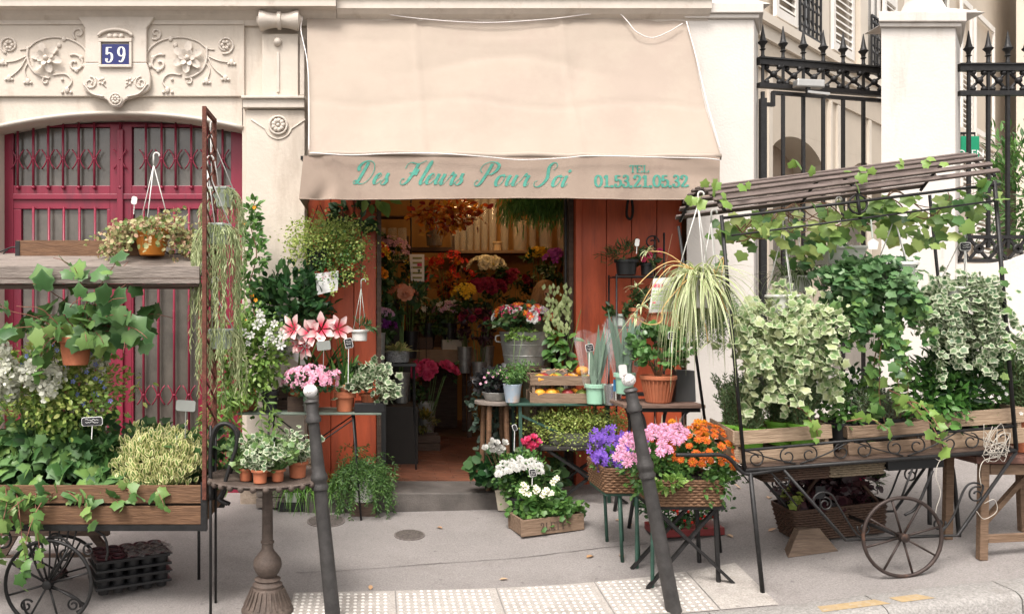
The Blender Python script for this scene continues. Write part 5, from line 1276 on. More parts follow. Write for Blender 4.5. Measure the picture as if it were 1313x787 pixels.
L_IVYP = leafm('potted ivy leaf', [(.06, .14, .04), (.12, .22, .06), (.2, .3, .1)], edge=(.34, .42, .2), lo=.8, hi=1.1)
for i, (dx, dy, sc, lab) in enumerate(((-.12, -.03, 1, 'leftmost small terracotta ivy pot on the iron dish'), (-.03, -.10, 1.05, 'front small terracotta pot of speckled ivy on the iron dish'), (.065, -.05, .95, 'small terracotta ivy pot on the dish, second from its right'), (.17, .06, 1.3, 'largest terracotta ivy pot at the right of the iron dish'), (-.02, .10, 1.1, 'small terracotta ivy pot at the back of the dish'))):
    c = b+Vector((dx, dy, zt_+.004)); q = T('ivy_pot', lab, 'potted plant', c, 'small ivy pots on the pedestal')
    pot(q, c, .036*sc, .05*sc, .075*sc, TERRA, seg=16)
    n = 34; st = strands([c+Vector((uniq(-.03, .03), uniq(-.03, .03), .07*sc)) for _ in range(n)], [np.array([uniq(-.7, .7), uniq(-.7, .7), uniq(.7, 2.0)]) for _ in range(n)], rng.uniform(.09, .21, n), .02, wob=.02, fall=.22)
    p_, d_, n_ = strand_leaves(st, 1, .008, (0, -.8, .6)); leaves('foliage', q, 'ivy', p_, d_, n_, .036*rng.uniform(.7, 1.2, len(p_)), L_IVYD if i in (1, 3) else L_IVYP)
    stems(q, 'stem', st, .0018, STEMG, 4)
pricetag(352, 563, 4.7, 'thin pale plant label sticking out of the ivy pots', WHITEP, .012, .03, .07, -20)
# trailing dark vine from the cart end (long shoots between the cart and the table)
c = P(305, 535, 5.9)
# ================================================================== bollards
for px, py, lab in ((428, 800, 'dark iron bollard with white ball top, beside the iron pedestal'), (864, 783, 'dark iron bollard with white ball top before the basket of mums')):
    b = G(px, py) if px > 500 else Vector((P(428, 0, 4.62).x, 4.62-D0, gz(P(428, 0, 4.62).x, 4.62-D0)))
    topx, topy = (398, 501) if px < 500 else (806, 487); s = mpp(D0+b.y)
    tp = P(topx, topy, D0+b.y); v = tp-b; L_ = v.length; an = math.atan2(v.x, v.z)
    o = T('bollard', lab, 'bollard', b, 'iron bollards along the kerb', rot=(0, an, 0)); H = L_
    MB().lathe([(.048, -.06), (.047, .0), (.044, .05), (.039, H*.5), (.038, H*.56), (.038, H*.575), (.047, H*.58), (.049, H*.592), (.042, H*.602), (.042, H*.612), (.049, H*.622), (.049, H*.637), (.040, H*.65), (.037, H*.69), (.033, H*.82), (.032, H*.862), (.044, H*.868), (.046, H*.882), (.036, H*.895), (.034, H*.93), (.032, H*.945), (.042, H*.955), (.03, H*.965)], (0, 0, 0), 20).build('post', IRONB, o, local=True, smooth=2)
    MB().sphere((0, 0, H*1.0), .041, 18, 10, 1, 1, .92).build('ball', mat('chipped white bollard paint %d' % px, (.70, .68, .66), .5, var=.05, blot=((.12, .09, .08), 26, .52, .9)), o, local=True, smooth=True)
# ================================================================== left display table
TF, TB = 6.42, 6.80
tz = EYE-(529-HY)*TF/FPX
xa, xb = P(304, 0, TF).x, P(489, 0, TF).x
o = T('folding_table', 'thin green topped folding table of potted plants left of the doorway', 'table', (xa+.4, TF-D0+.2, gz(xa+.4, TF-D0+.2)))
TGRN = mat('worn grey green table top', (.17, .21, .17), .6, var=.2, scale=8)
MB().box(xa, xb, TF-D0, TB-D0, tz-.018, tz).build('table_top', TGRN, o, bev=.005)
def strut(a, b, r=.008, nm='leg', m=IRON, par=None): return MB().tube([a, b], r, 6).build(nm, m, par or o, smooth=True)
for y, q in ((TF-D0+.03, 0), (TB-D0-.03, 1)):
    strut((P(452, 0, TF).x, y, tz-.02), (P(463, 0, TF).x, y, gz(P(463, 0, TF).x, y)), .009); strut((P(345, 0, TF).x, y, tz-.02), (P(338, 0, TF).x, y, gz(P(338, 0, TF).x, y)), .009)
    strut((P(452, 0, TF).x, y, tz-.06), (P(395, 0, TF).x, y, tz-.3), .006, 'brace'); strut((P(345, 0, TF).x, y, tz-.06), (P(395, 0, TF).x, y, tz-.3), .006, 'brace')
def at(px, d): return Vector((P(px, 0, d).x, d-D0, tz+.001))
def flowers(o, fl, c, r, n, size, m=None, cone=.5, nm='flower_head', half=True, face=-.35):
    q = unit(rnd(n)+np.array([0, -.6, .8])*cone*1.5)
    if half: q[:, 2] = np.abs(q[:, 2])*.8+.1*rng.uniform(-1, 1, n)
    p = np.array(c)+q*np.array(r); heads(o, nm, fl, p, unit(q+np.array([0, face, .25])), size*rng.uniform(.75, 1.2, n)); return p
# wooden crates under and behind the table
crate('wooden_crate', 'pale wooden crate under the green topped table', (P(368, 0, 6.75).x, -.17, gz(-.7, -.2)+.28), .42, .22, .17, 2, WCRATE)
crate('wooden_crate', 'upturned weathered crate carrying the crate under the green table', (P(365, 0, 6.75).x, -.165, gz(-.7, -.2)+.01), .46, .24, .265, 3, WGREY, group=None)
crate('wooden_crate', 'dark wooden crate standing on the table behind the zinc pot', at(376, 6.7), .26, .16, .17, 2, WDARK)
# tall climbing plant against the stone pier
c = at(321, 6.62); o = T('climbing_plant', 'tall narrow climbing plant with orange blooms against the stone pier', 'potted plant', c, 'plants on the left table')
pot(o, c, .055, .075, .13, TERRA)
top = P(326, 258, 6.62); sp_ = [np.array(c.lerp(top, t))+np.array([.03*math.sin(t*19), -.02*math.cos(t*17), 0]) for t in np.linspace(0, 1, 60)]
stems(o, 'stem', [sp_], .007, STEMB, 5)
Ps = []; Ds = []; Ns = []
for k in range(620):
    t = random.random()**.9; q = sp_[int(t*59)]; r = .05+.10*(1-t)*uniq(.5, 1)
    v = unit(rnd(1))[0]; Ps.append(q+v*r*np.array([1, .8, .7])); Ds.append(v+np.array([0, 0, .2])); Ns.append(v*.4+np.array([0, -.7, .6]))
leaves('foliage', o, 'oval', Ps, Ds, Ns, .062*rng.uniform(.6, 1.2, 620), L_MID)
oi = rng.integers(0, 420, 16); fo = flower('small orange bloom', [(5, .05, 1, 30, .6)], F_YELOR); heads(o, 'flower_head', fo, [Ps[i]+np.array([0, -.06, 0]) for i in oi], [(0, -1, .3)]*16, .02)
# pale trailing vine hanging from the table corner
c = at(311, 6.5)
o = T('trailing_vine', 'pale green vine trailing down beside the iron cart handle', 'plant', c)
pot(o, c, .05, .07, .12, TERRA)
st = strands([c+Vector((uniq(-.06, .05), -.07, .11)) for _ in range(16)], [np.array([uniq(-.9, 1), -.5, uniq(0, 1.2)]) for _ in range(16)], rng.uniform(.35, .95, 16), .035, wob=.02, fall=.9)
p_, d_, n_ = strand_leaves(st, 2, .012); leaves('foliage', o, 'lance', p_, d_, n_, .075*rng.uniform(.6, 1.2, len(p_)), L_LIGHT); stems(o, 'stem', st, .003, STEMG)
bush(o, 'foliage', 'oval', P(304, 462, 6.35), (.14, .13, .38), 620, .05, L_LIGHT); stems(o, 'stem', [np.array([c, P(300+dx, 400, 6.2)]) for dx in (-6, 0, 7)], .004, STEMG)
# white flowered bush in a black pot
c = at(346, 6.46); o = T('flowering_plant', 'white flowered leafy plant in a black pot at the left of the green table', 'potted plant', c, 'plants on the left table')
pot(o, c, .055, .075, .17, BLACKP)
bush(o, 'foliage', 'oval', P(338, 450, 6.48), (.21, .17, .27), 1000, .052, L_LIGHT, spread=.45); stems(o, 'stem', [np.array([c+Vector((0, 0, .1)), P(x, y, 6.48)]) for x, y in ((325, 430), (340, 420), (350, 450), (330, 470))], .005, STEMG)
fw = flower('white star bloom', [(6, .08, 1, 20, .5)], F_WHITE); fps = [P(x, y, 6.3) for x, y in ((322, 430), (345, 432), (351, 436), (334, 408), (338, 414), (352, 415), (362, 430), (329, 417), (341, 441), (360, 443), (312, 426), (318, 440), (346, 425), (333, 402))]
heads(o, 'flower_head', fw, fps, [(uniq(-.4, .4), -1, .3) for _ in fps], rng.uniform(.025, .045, len(fps)))
# laurel
c = at(392, 6.72); o = T('laurel', 'dark glossy laurel bush in front of the stone pier', 'potted plant', c, 'plants on the left table')
pot(o, c, .08, .11, .16, TERRA)
stems(o, 'trunk', [np.array([c+Vector((0, 0, .1)), P(386, 430, 6.72), P(384, 370, 6.72)])], .014, STEMB, 6)
p_, d_, n_ = blob(P(375, 388, 6.72), (.29, .2, .25), 900, 40, .35); d_ = unit(d_+np.array([0, 0, .35])); leaves('foliage', o, 'oval', p_, d_, n_, .085*rng.uniform(.7, 1.2, 900), L_DARK)
# amaryllis
c = at(386, 6.56); o = T('amaryllis', 'pink striped amaryllis with open trumpet blooms on the left table', 'potted plant', c, 'plants on the left table')
pot(o, c+Vector((0, 0, .12)), .1, .13, .2, TERRA); MB().box(c.x-.1, c.x+.1, c.y-.09, c.y+.09, c.z, c.z+.12).build('pot_block', WDARK, o)
am = flower('amaryllis bloom', [(3, .06, 1, 24, .5), (3, .05, 1.0, 30, .42)], F_AMA, tipw=.2)
ap_ = [((377, 422), (-.6, -.9, .25), .15), ((398, 428), (-.25, -1, .1), .145), ((391, 444), (-.5, -.9, -.3), .13), ((412, 422), (0, -1, .12), .17), ((433, 422), (.6, -.8, .3), .15), ((382, 438), (-.8, -.6, -.1), .12)]
heads(o, 'flower_head', am, [P(x, y, 6.4) for (x, y), n_, s in ap_], [n_ for _, n_, s in ap_], [s*.88 for *_, s in ap_])
stems(o, 'flower_stalk', [np.array([c+Vector((dx, 0, .3)), P(x, y, 6.45)]) for dx, x, y in ((-.02, 385, 440), (.03, 408, 435), (.05, 426, 432))], .011, STEMG, 6)
ribbons('blade', o, [c+Vector((uniq(.1, .2), 0, .2)) for _ in range(22)], [(uniq(-.5, .8), -.2, 1.3) for _ in range(22)], rng.uniform(.35, .65, 22), rng.uniform(.1, .6, 22), .035, L_DMID)
o = T('paper_wrap', 'folded white paper wrap around flowers behind the amaryllis', 'paper', P(366, 462, 6.75))
mb = MB(); mb.grid(lambda u, v: tuple(P(350+44*u, 416+48*v+4*math.sin(u*9), 6.66+.05*math.sin(u*7))), 16, 6); mb.build('paper_sheet', PAPER, o, smooth=True)
bush(o, 'flower_cluster', 'round', P(366, 438, 6.6), (.09, .05, .09), 220, .035, F_WHITE)
# azalea in zinc pot
c = at(399, 6.47); o = T('azalea', 'pale pink azalea in a ribbed zinc pot behind the bollard', 'potted plant', c, 'plants on the left table')
pot(o, c, .058, .066, .20, ZINC, rim=0); MB().lathe([(.0665, .05), (.069, .055), (.0665, .06)], c, 20, caps=False).build('pot_ring', ZINC, o, smooth=True)
bush(o, 'foliage', 'oval', P(398, 490, 6.42), (.2, .16, .1), 500, .04, L_DARK)
az = flower('azalea bloom', [(6, .05, 1, 15, .6), (5, .04, .7, 40, .5)], F_AZA)
flowers(o, az, P(397, 491, 6.42), (.215, .16, .155), 64, .032); flowers(o, az, P(428, 485, 6.35), (.06, .05, .08), 6, .03)
# terracotta pot with strap leaves
c = at(442, 6.50); o = T('potted_bulb', 'tall strap leaved bulb plant in a banded terracotta pot', 'potted plant', c, 'plants on the left table')
pot(o, c, .062, .088, .16, TERRA, rim=.3)
ribbons('blade', o, [c+Vector((uniq(-.04, .04), uniq(-.04, .04), .14)) for _ in range(26)], [(uniq(-.55, .4), uniq(-.3, .3), 1.4) for _ in range(26)], rng.uniform(.3, .72, 26), rng.uniform(.05, .5, 26), .038, L_MID)
ribbons('blade', o, [c+Vector((uniq(-.02, .04), 0, .3)) for _ in range(9)], [(uniq(.4, 1.2), -.2, .9) for _ in range(9)], rng.uniform(.4, .62, 9), rng.uniform(.8, 1.3, 9), .025, L_DMID)
MB().sphere(c+Vector((0, -.04, .18)), .035, 10, 7).build('bulb', F_SALM, o, smooth=True)
pricetag(415, 443, 6.25, 'grey plastic label held up before the amaryllis blooms', TAGG, .105, .07, .18, 6)
pricetag(447, 440, 6.2, 'small black price tag on a long white stick over the terracotta pot', w=.055, h=.07, stick=.27, tilt=12)
# variegated ivy in a black tray
c = at(474, 6.52); o = T('variegated_ivy_pot', 'cream edged ivy in a terracotta pot on a black tray at the table end', 'potted plant', c+Vector((0, 0, .02)), 'plants on the left table')
MB().box(c.x-.12, c.x+.12, c.y-.1, c.y+.1, c.z, c.z+.075).build('black_tray', BLACKP, o, bev=.006); pot(o, c+Vector((0, 0, .04)), .06, .085, .1, TERRA)
bush(o, 'foliage', 'ivy', P(476, 491, 6.5), (.19, .15, .12), 420, .05, L_IVYD, spread=.45)
# fern and grass pots on the ground
g = G(466, 648); c = Vector((P(466, 0, 6.62).x, -.38, gz(-.1, -.38)+.10)); o = T('fern', 'feathery dark green fern drooping from a white plastic pot near the doorstep', 'potted plant', c, 'plants on the ground')
MB().box(c.x-.1, c.x+.1, c.y-.08, c.y+.09, gz(-.1, -.4)-.02, c.z-.001).build('pot_block', WDARK, o); pot(o, c, .075, .10, .21, WHITEP, rim=.15)
n = 120; st = strands([c+Vector((uniq(-.05, .05), uniq(-.05, .05), .2)) for _ in range(n)], [np.array([uniq(-1, 1), uniq(-1, .6), uniq(.4, 2.2)]) for _ in range(n)], rng.uniform(.24, .5, n), .022, wob=.012, fall=.9)
p_, d_, n_ = strand_leaves(st, 3, .004); leaves('foliage', o, 'lance', p_, d_, n_, .036*rng.uniform(.6, 1.2, len(p_)), L_FERN); stems(o, 'stem', st, .0017, STEMG, 3)
g = G(402, 655)
tr = T('black_tray', 'black plastic tray holding white grass pots on the pavement', 'tray', (g.x, g.y+.1, gz(g.x, g.y+.1)))
z0 = tr.location.z; MB().box(g.x-.27, g.x+.27, g.y-.02, g.y+.26, z0+.004, z0+.012).box(g.x-.28, g.x+.28, g.y-.03, g.y-.02, z0+.004, z0+.07).box(g.x-.28, g.x+.28, g.y+.26, g.y+.27, z0+.004, z0+.07).box(g.x-.29, g.x-.28, g.y-.03, g.y+.27, z0+.004, z0+.07).box(g.x+.28, g.x+.29, g.y-.03, g.y+.27, z0+.004, z0+.07).build('tray_body', BLACKP, tr)
for i, (dx, dy, lab) in enumerate(((-.17, .06, 'left white pot of drooping grass in the black tray'), (0, .05, 'middle white pot of drooping grass in the black tray'), (.17, .06, 'right white pot of drooping grass in the black tray'))):
    c = Vector((g.x+dx, g.y+dy, z0+.013)); q = T('grass_pot', lab, 'potted plant', c, 'pots of grass in the tray'); M = Matrix.Rotation(.78, 3, 'Z')
    MB().lathe([(.07, 0), (.09, .12), (.095, .121), (.095, .13), (.085, .13), (.08, .11)], c, 4, M).build('pot', (WHITEP, GREYP, WHITEP)[i], q, bev=.004)
    n = 170; ribbons('blade', q, [c+Vector((uniq(-.05, .05), uniq(-.05, .05), .11)) for _ in range(n)], [(uniq(-1, 1), uniq(-1, .8), uniq(.6, 2)) for _ in range(n)], rng.uniform(.22, .46, n), rng.uniform(.4, 1.2, n), .011, L_GRASS, seg=5)
# hanging basket in the shadow of the awning
d = 6.75; c = P(408, 337, d); o = T('hanging_basket', 'dark hanging planter overflowing with fine green leaves beneath the awning end', 'potted plant', c, 'hanging baskets')
mb = MB(); mb.lathe([(.085, 0), (.125, .13), (.13, .13), (.12, .125), (.1, .1)], c+Vector((0, 0, -.02)), 4, Matrix.Rotation(.78, 3, 'Z')); mb.build('pot', BLACKP, o, bev=.004)
MB().tube([P(393, 305, d), P(408, 263, d)], .003, 4).tube([P(428, 300, d), P(410, 263, d)], .003, 4).build('hanger', IRON, o)
bush(o, 'foliage', 'tiny', P(420, 309, d), (.30, .2, .17), 3200, .024, L_YEL, spread=.5); bush(o, 'foliage', 'tiny', P(432, 330, d-.05), (.2, .17, .2), 1500, .024, L_MID, spread=.5)
st = strands([P(x, y, d-.1) for x, y in ((455, 330), (450, 340), (440, 350), (465, 320), (380, 315), (372, 318), (425, 345), (460, 345))], [np.array([uniq(-.5, .5), -.3, .3])]*8, rng.uniform(.1, .3, 8), .02, wob=.03); p_, d_, n_ = strand_leaves(st, 3, .015); leaves('foliage', o, 'tiny', p_, d_, n_, .024, L_YEL)
d = 6.7; c = P(430, 375, d); o = T('christmas_cactus', 'red flowering dark plant hanging below the basket', 'potted plant', P(428, 300, d), 'hanging baskets')
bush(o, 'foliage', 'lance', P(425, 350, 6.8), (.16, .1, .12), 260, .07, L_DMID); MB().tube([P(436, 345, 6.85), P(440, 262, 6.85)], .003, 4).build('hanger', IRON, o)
fr_ = flower('red bloom', [(6, .05, 1, 45, .35)], F_RED); heads(o, 'flower_head', fr_, [P(x, y, 6.62) for x, y in ((408, 350), (414, 352), (419, 347), (422, 353), (446, 341), (452, 340), (416, 357))], [(uniq(-.6, .6), -1, -.4) for _ in range(7)], .035)
o = T('paper_sheet', 'slanted white paper sheet hung against the red shopfront', 'paper', P(418, 365, 6.6)); mb = MB(); mb.v = [P(404, 351, 6.6), P(434, 347, 6.6), P(433, 372, 6.6), P(407, 378, 6.6)]; mb.f = [(0, 3, 2, 1)]; r_ = mb.build('sheet', PAPER, o); r_.modifiers.new('thick', 'SOLIDIFY').thickness = .002
o = T('hanging_pot', 'little white pot on long wire hangers beside the doorway', 'potted plant', P(461, 437, 6.6), 'hanging baskets'); c = P(461, 437, 6.6)
pot(o, c, .06, .075, .09, WHITEP); hanger(o, c+Vector((0, 0, .09)), .06, P(463, 370, 6.6), GREYP, r=.0025); bush(o, 'foliage', 'lance', c+Vector((0, 0, .12)), (.12, .1, .05), 70, .06, L_DMID)
MB().tube([P(463, 366, 6.6), P(463, 255, 6.6)], .0025, 4).build('wire', IRON, o)
# dark shade plants above the doorway's left edge
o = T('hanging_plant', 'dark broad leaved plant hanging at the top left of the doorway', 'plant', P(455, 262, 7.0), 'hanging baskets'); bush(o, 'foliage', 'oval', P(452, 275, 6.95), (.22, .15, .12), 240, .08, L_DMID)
leaf_objs('broad_leaf', o, 'oval', [P(x, y, 6.9) for x, y in ((482, 256), (490, 258), (498, 254), (470, 256), (476, 262))], [(.5, -.3, -1), (.3, -.3, -.8), (.9, -.2, -.4), (-.3, -.3, -1), (.1, -.4, -1)], [(0, -1, .4)]*5, [.13, .16, .13, .12, .1], L_LIGHT)
MB().tube([P(455, 275, 6.95), P(455, 250, 6.95)], .004, 4).build('hanger', IRON, o)
# ================================================================== inside the shop
FZ_ = .139
def box_thing(name, label, cat, c, sx, sy, sz, m, nm='body', bev=.005):
    o = T(name, label, cat, c); MB().box(c[0]-sx/2, c[0]+sx/2, c[1]-sy/2, c[1]+sy/2, c[2], c[2]+sz).build(nm, m, o, bev=bev); return o
def bucket(o, c, rb, rt, h, m=ZINC):
    pot(o, c, rb, rt, h, m, rim=0, lip=.0)
    mb = MB()
    for z in (.3, .62, .99): r = rb+(rt-rb)*z; mb.lathe([(r, h*z-.006), (r+.005, h*z), (r, h*z+.006)], c, 22, caps=False)
    mb.build('bucket_hoop', m, o, smooth=True, kind='stuff')
def bouquet(name, label, c, top, spread, n, fl, size, leafmat=L_DMID, vase=None, cat='flowers', nl=160, group='flowers inside the shop', leaf=.07, r3=None, tm='oval', h=.3, extra=()):
    """bunch of cut flowers: container foot at c, flower cloud round top"""
    o = T(name, label, cat, c, group)
    if vase: bucket(o, Vector(c), vase[0], vase[1], h, vase[2])
    r = r3 or (spread, spread*.7, spread*.7)
    if nl: bush(o, 'foliage', tm, Vector(top)-Vector((0, 0, r[2]*.4)), (r[0]*1.05, r[1], r[2]*1.1), nl, leaf, leafmat)
    if n: flowers(o, fl, top, r, n, size)
    for (f2, n2, s2) in extra: flowers(o, f2, top, r, n2, s2)
    stems(o, 'stem', [np.array([Vector(c)+Vector((uniq(-.03, .03), uniq(-.03, .03), .03)), Vector(top)+Vector((uniq(-.6, .6)*r[0], 0, 0))]) for _ in range(7)], .005, STEMG)
    return o
f_mum = lambda m, nm: flower(nm, FL_MUM, m)
f_rose = lambda m, nm: flower(nm, [(6, .15, 1, 20, .75), (5, .1, .8, 45, .65), (5, .04, .5, 66, .45)], m)
ROSEC, PEO, DRF, LIL, SAL, YELF, REDF, CRE = f_rose(F_CREAM, 'cream rose'), f_rose(F_PEONY, 'peony bloom'), f_rose(F_DRED, 'wine bloom'), flower('lilac bloom', [(5, .05, 1, 20, .6)], F_LILAC), f_rose(F_SALM, 'salmon bloom'), flower('yellow bloom', [(8, .1, 1, 20, .4)], F_YEL), flower('red small bloom', [(7, .05, 1, 25, .4)], F_RED), flower('white small bloom', [(6, .08, 1, 25, .5)], F_WHITE)
BRN = mat('brown linen cloth', (.20, .13, .08), .9, var=.2, scale=8, bump=.3)
# counter table with a cloth, at the back
o = T('shop_table', 'dark table with a brown linen cloth at the back of the shop', 'table', (.75, 2.6, FZ_)); zt_ = EYE-(449-HY)*9.5/FPX
xa, xb = P(496, 0, 9.5).x, P(608, 0, 9.5).x
MB().box(xa-.3, xb, 2.5, 3.2, zt_-.03, zt_).build('table_top', WDARK, o, bev=.004)
for x in (xa-.25, xb-.05):
    for y in (2.55, 3.1): MB().box(x-.025, x+.025, y-.025, y+.025, FZ_, zt_-.031).build('leg', WDARK, o)
mb = MB(); mb.grid(lambda u, v: (xa+.05+(xb-xa-.02)*u, 2.485-.01*math.sin(u*22)*v, zt_+.006-v*(.14+.16*max(0, (u-.55))+.05*math.sin(u*5))), 40, 8); mb.grid(lambda u, v: (xa+.05+(xb-xa-.02)*u, 2.485+.7*v, zt_+.006), 4, 4)
cl = mb.build('tablecloth', BRN, None, smooth=True); tag(cl, 'brown linen cloth hanging over the front of the shop table', 'tablecloth')
crate('flower_box', 'small white wooden planter box on the shop table', (P(583, 0, 9.6).x, 2.62, zt_+.008), .30, .16, .11, 1, mat('dull white box paint', (.4, .36, .3), .7), cat='box')
o = T('small_plant', 'pale flowering plant growing in the white box on the table', 'plant', (P(583, 0, 9.6).x, 2.62, zt_+.02)); bush(o, 'foliage', 'oval', P(583, 434, 9.6), (.15, .08, .06), 160, .045, L_IVYD)
o = box_thing('dark_basket', 'dark basket box at the left of the shop table', 'basket', (P(535, 0, 9.6).x, 2.66, zt_+.008), .36, .2, .14, WICKD)
# peonies in a zinc bucket
c = Vector((P(545, 0, 9.0).x, 2.0, FZ_+.05)); cbl = box_thing('low_block', 'low dark block under the bucket of raspberry pink peonies', 'block', (c.x, c.y, FZ_), .3, .3, .05, WDARK)
c = P(545, 534, 9.0); c.z = FZ_+.051
bouquet('peony_bouquet', 'raspberry pink peonies in a zinc bucket inside the doorway', c, P(556, 482, 8.8), .27, 34, PEO, .068, vase=(.09, .125, .32, ZINC)[0:2]+(ZINC,), h=.42, nl=120, r3=(.26, .18, .2))
# milking stool and slatted crate
c = Vector((P(523, 0, 8.75).x, 1.75, FZ_)); o = T('milking_stool', 'small round three legged wooden stool just inside the doorway', 'stool', c)
MB().lathe([(.10, .33), (.115, .335), (.115, .365), (.10, .372)], c, 20).build('seat', WCRATE, o, smooth=2)
for a in (200, 330, 90): x, y = math.cos(R(a)), math.sin(R(a)); MB().bar(c+Vector((.07*x, .07*y, .333)), c+Vector((.11*x, .11*y, 0)), .03).build('leg', WCRATE, o, bev=.004)
MB().bar(c+Vector((-.09, -.03, .15)), c+Vector((.08, -.045, .15)), .02).build('stretcher', WCRATE, o)
crate('small_crate', 'dark slatted crate of yellow plants beside the milking stool', (P(546, 0, 8.75).x, 1.75, FZ_+.003), .29, .24, .16, 2, WDARK)
o = T('yellow_plant', 'low yellow green plant growing in the dark slatted crate', 'plant', (P(546, 0, 8.75).x, 1.75, FZ_+.06)); bush(o, 'foliage', 'lance', P(541, 540, 8.75), (.13, .1, .10), 240, .06, leafm('yellowish shade leaf', [(.06, .1, .02), (.2, .17, .03), (.3, .2, .03)]))
# zinc cans and black pillar pot left of the doorway
c = Vector((P(480, 0, 7.3).x+.02, .42, FZ_)); o = T('black_pot_stand', 'dark square pillar stand at the left side of the doorway', 'stand', c); MB().box(c.x-.085, c.x+.085, c.y-.08, c.y+.08, c.z, c.z+.92).build('body', mat('dark grey stand', (.045, .045, .045), .5), o, bev=.006); MB().box(c.x-.1, c.x+.1, c.y-.1, c.y+.1, c.z+.921, c.z+.95).build('top_slab', BLACKP, o, bev=.004)
c2 = c+Vector((-.02, 0, .951)); o = T('zinc_can', 'tall zinc can standing on the dark pillar stand', 'can', c2); bucket(o, c2, .085, .10, .32)
c2 = Vector((P(510, 0, 7.75).x, .75, FZ_)); o = T('black_table', 'small black iron table under the glass bowl inside the doorway', 'table', (c2.x, c2.y, FZ_)); MB().box(c2.x-.17, c2.x+.17, c2.y-.15, c2.y+.15, FZ_+.955, FZ_+.98).build('table_top', BLACKP, o, bev=.003)
for sx_ in (-.15, .15):
    for sy_ in (-.13, .13): MB().tube([(c2.x+sx_, c2.y+sy_, FZ_+.955), (c2.x+sx_*1.1, c2.y+sy_*1.1, FZ_)], .009, 6).build('leg', IRON, o)
c2 = Vector((P(509, 0, 7.7).x, .72, FZ_+.981)); o = T('agave', 'pale green agave rosette in a glass bowl inside the doorway', 'potted plant', c2, 'flowers inside the shop')
MB().lathe([(.08, 0), (.12, .01), (.125, .12), (.12, .12), (.115, .015)], c2, 20, caps=False).build('glass_bowl', glassm('dim bowl glass', (.3, .3, .3), .4), o, smooth=2); MB().lathe([(.09, .004), (.11, .01), (.112, .08)], c2, 16).build('soil', SOIL, o)
ribbons('blade', o, [c2+Vector((0, 0, .08))]*26, [(math.cos(a*.7), math.sin(a*.7), .3+1.6*(a % 7)/7) for a in range(26)], rng.uniform(.17, .27, 26), rng.uniform(.0, .5, 26), .06, leafm('agave blade', [(.18, .24, .08), (.28, .3, .1)], edge=(.5, .45, .2), lo=.5, hi=.8))
# ranks of bouquets along the left side (stepped stand)
o = T('flower_stand', 'dark stepped stand filled with cut flowers at the left of the shop', 'stand', (.15, 1.6, FZ_))
for (y, z) in ((1.1, .55), (1.6, .95), (2.1, 1.3)): MB().box(-.75, .42-.1*(y-1.1), y-.22, y+.22, FZ_, FZ_+z).build('step', mat('dark step %.1f' % y, (.02, .016, .013), .7), o)
def inb(name, label, px, py, d, r, n, fl, s, foot, **k):
    top = P(px, py, d); c = Vector((top.x, top.y+.02, foot)); return bouquet(name, label, c, top, r, n, fl, s, **k)
V1, V2, V3 = FZ_+.551, FZ_+.951, FZ_+1.301
zb = (.06, .085, ZINC); bb_ = (.06, .085, BLACKP)
inb('lilac_bouquet', 'lilac pink orchid sprays at the upper left of the shop', 503, 325, 9.05, .20, 50, LIL, .035, V3, vase=bb_, r3=(.2, .12, .22))
inb('autumn_bouquet', 'yellow and rust dried flower bunch at the far left inside', 484, 330, 8.7, .16, 26, YELF, .035, V2, vase=zb, extra=((REDF, 18, .04),), r3=(.14, .1, .2))
inb('orange_bouquet', 'orange lilies low at the left inside the doorway', 484, 355, 8.1, .15, 14, f_rose(F_YELOR, 'orange lily'), .055, V1, vase=bb_, r3=(.12, .1, .07))
inb('salmon_bouquet', 'salmon pink protea bunch with broad leaves inside the shop', 515, 380, 8.2, .17, 9, SAL, .085, V1, vase=zb, nl=120, leaf=.12, r3=(.16, .1, .12))
inb('mauve_bouquet', 'small mauve daisies in front of the salmon proteas', 487, 405, 8.0, .14, 30, LIL, .032, V1, vase=bb_, r3=(.14, .1, .09))
inb('violet_bouquet', 'dark violet bunch below the mauve daisies', 490, 418, 7.95, .13, 30, flower('dark violet bloom', [(7, .05, 1, 25, .4)], petal('dark violet petal', (.1, .01, .12), (.2, .02, .2))), .035, V1, vase=None, r3=(.13, .1, .08))
inb('green_bouquet', 'leafy green bunch with yellow sprigs in the middle of the shop', 527, 355, 9.0, .18, 20, YELF, .02, V2, vase=bb_, nl=260, r3=(.14, .1, .22))
inb('rust_bouquet', 'tall rust red leafy bunch at the back of the shop', 575, 345, 10.3, .25, 20, REDF, .05, 1.0, leafmat=L_AUT, nl=240, vase=zb, r3=(.25, .15, .25))
inb('cream_bouquet', 'cream roses near the middle of the shop', 625, 342, 10.2, .22, 16, ROSEC, .072, 1.05, vase=zb, r3=(.22, .13, .12))
inb('wine_bouquet', 'big wine red hydrangea bunch in the middle of the shop', 625, 372, 9.6, .26, 40, DRF, .07, .9, vase=zb, r3=(.24, .15, .14))
inb('yellow_bouquet', 'golden yellow bunch left of the wine red hydrangeas', 596, 378, 9.4, .18, 26, YELF, .05, .9, vase=zb, r3=(.13, .1, .14))
inb('tan_bouquet', 'dusty pink and white stock flowers over the white box', 577, 400, 9.6, .18, 26, LIL, .035, zt_+.01, vase=bb_, extra=((CRE, 16, .04),), r3=(.2, .12, .16))
inb('foliage_bunch', 'dark green leafy bunch at the centre of the shop', 550, 400, 9.7, .2, 10, CRE, .04, zt_+.01, vase=bb_, nl=320, r3=(.22, .14, .2))
inb('burgundy_bunch', 'burgundy leaves beneath the wine red hydrangeas', 615, 410, 9.0, .22, 10, DRF, .05, .75, leafmat=L_DRED, nl=320, vase=zb, r3=(.22, .14, .16))
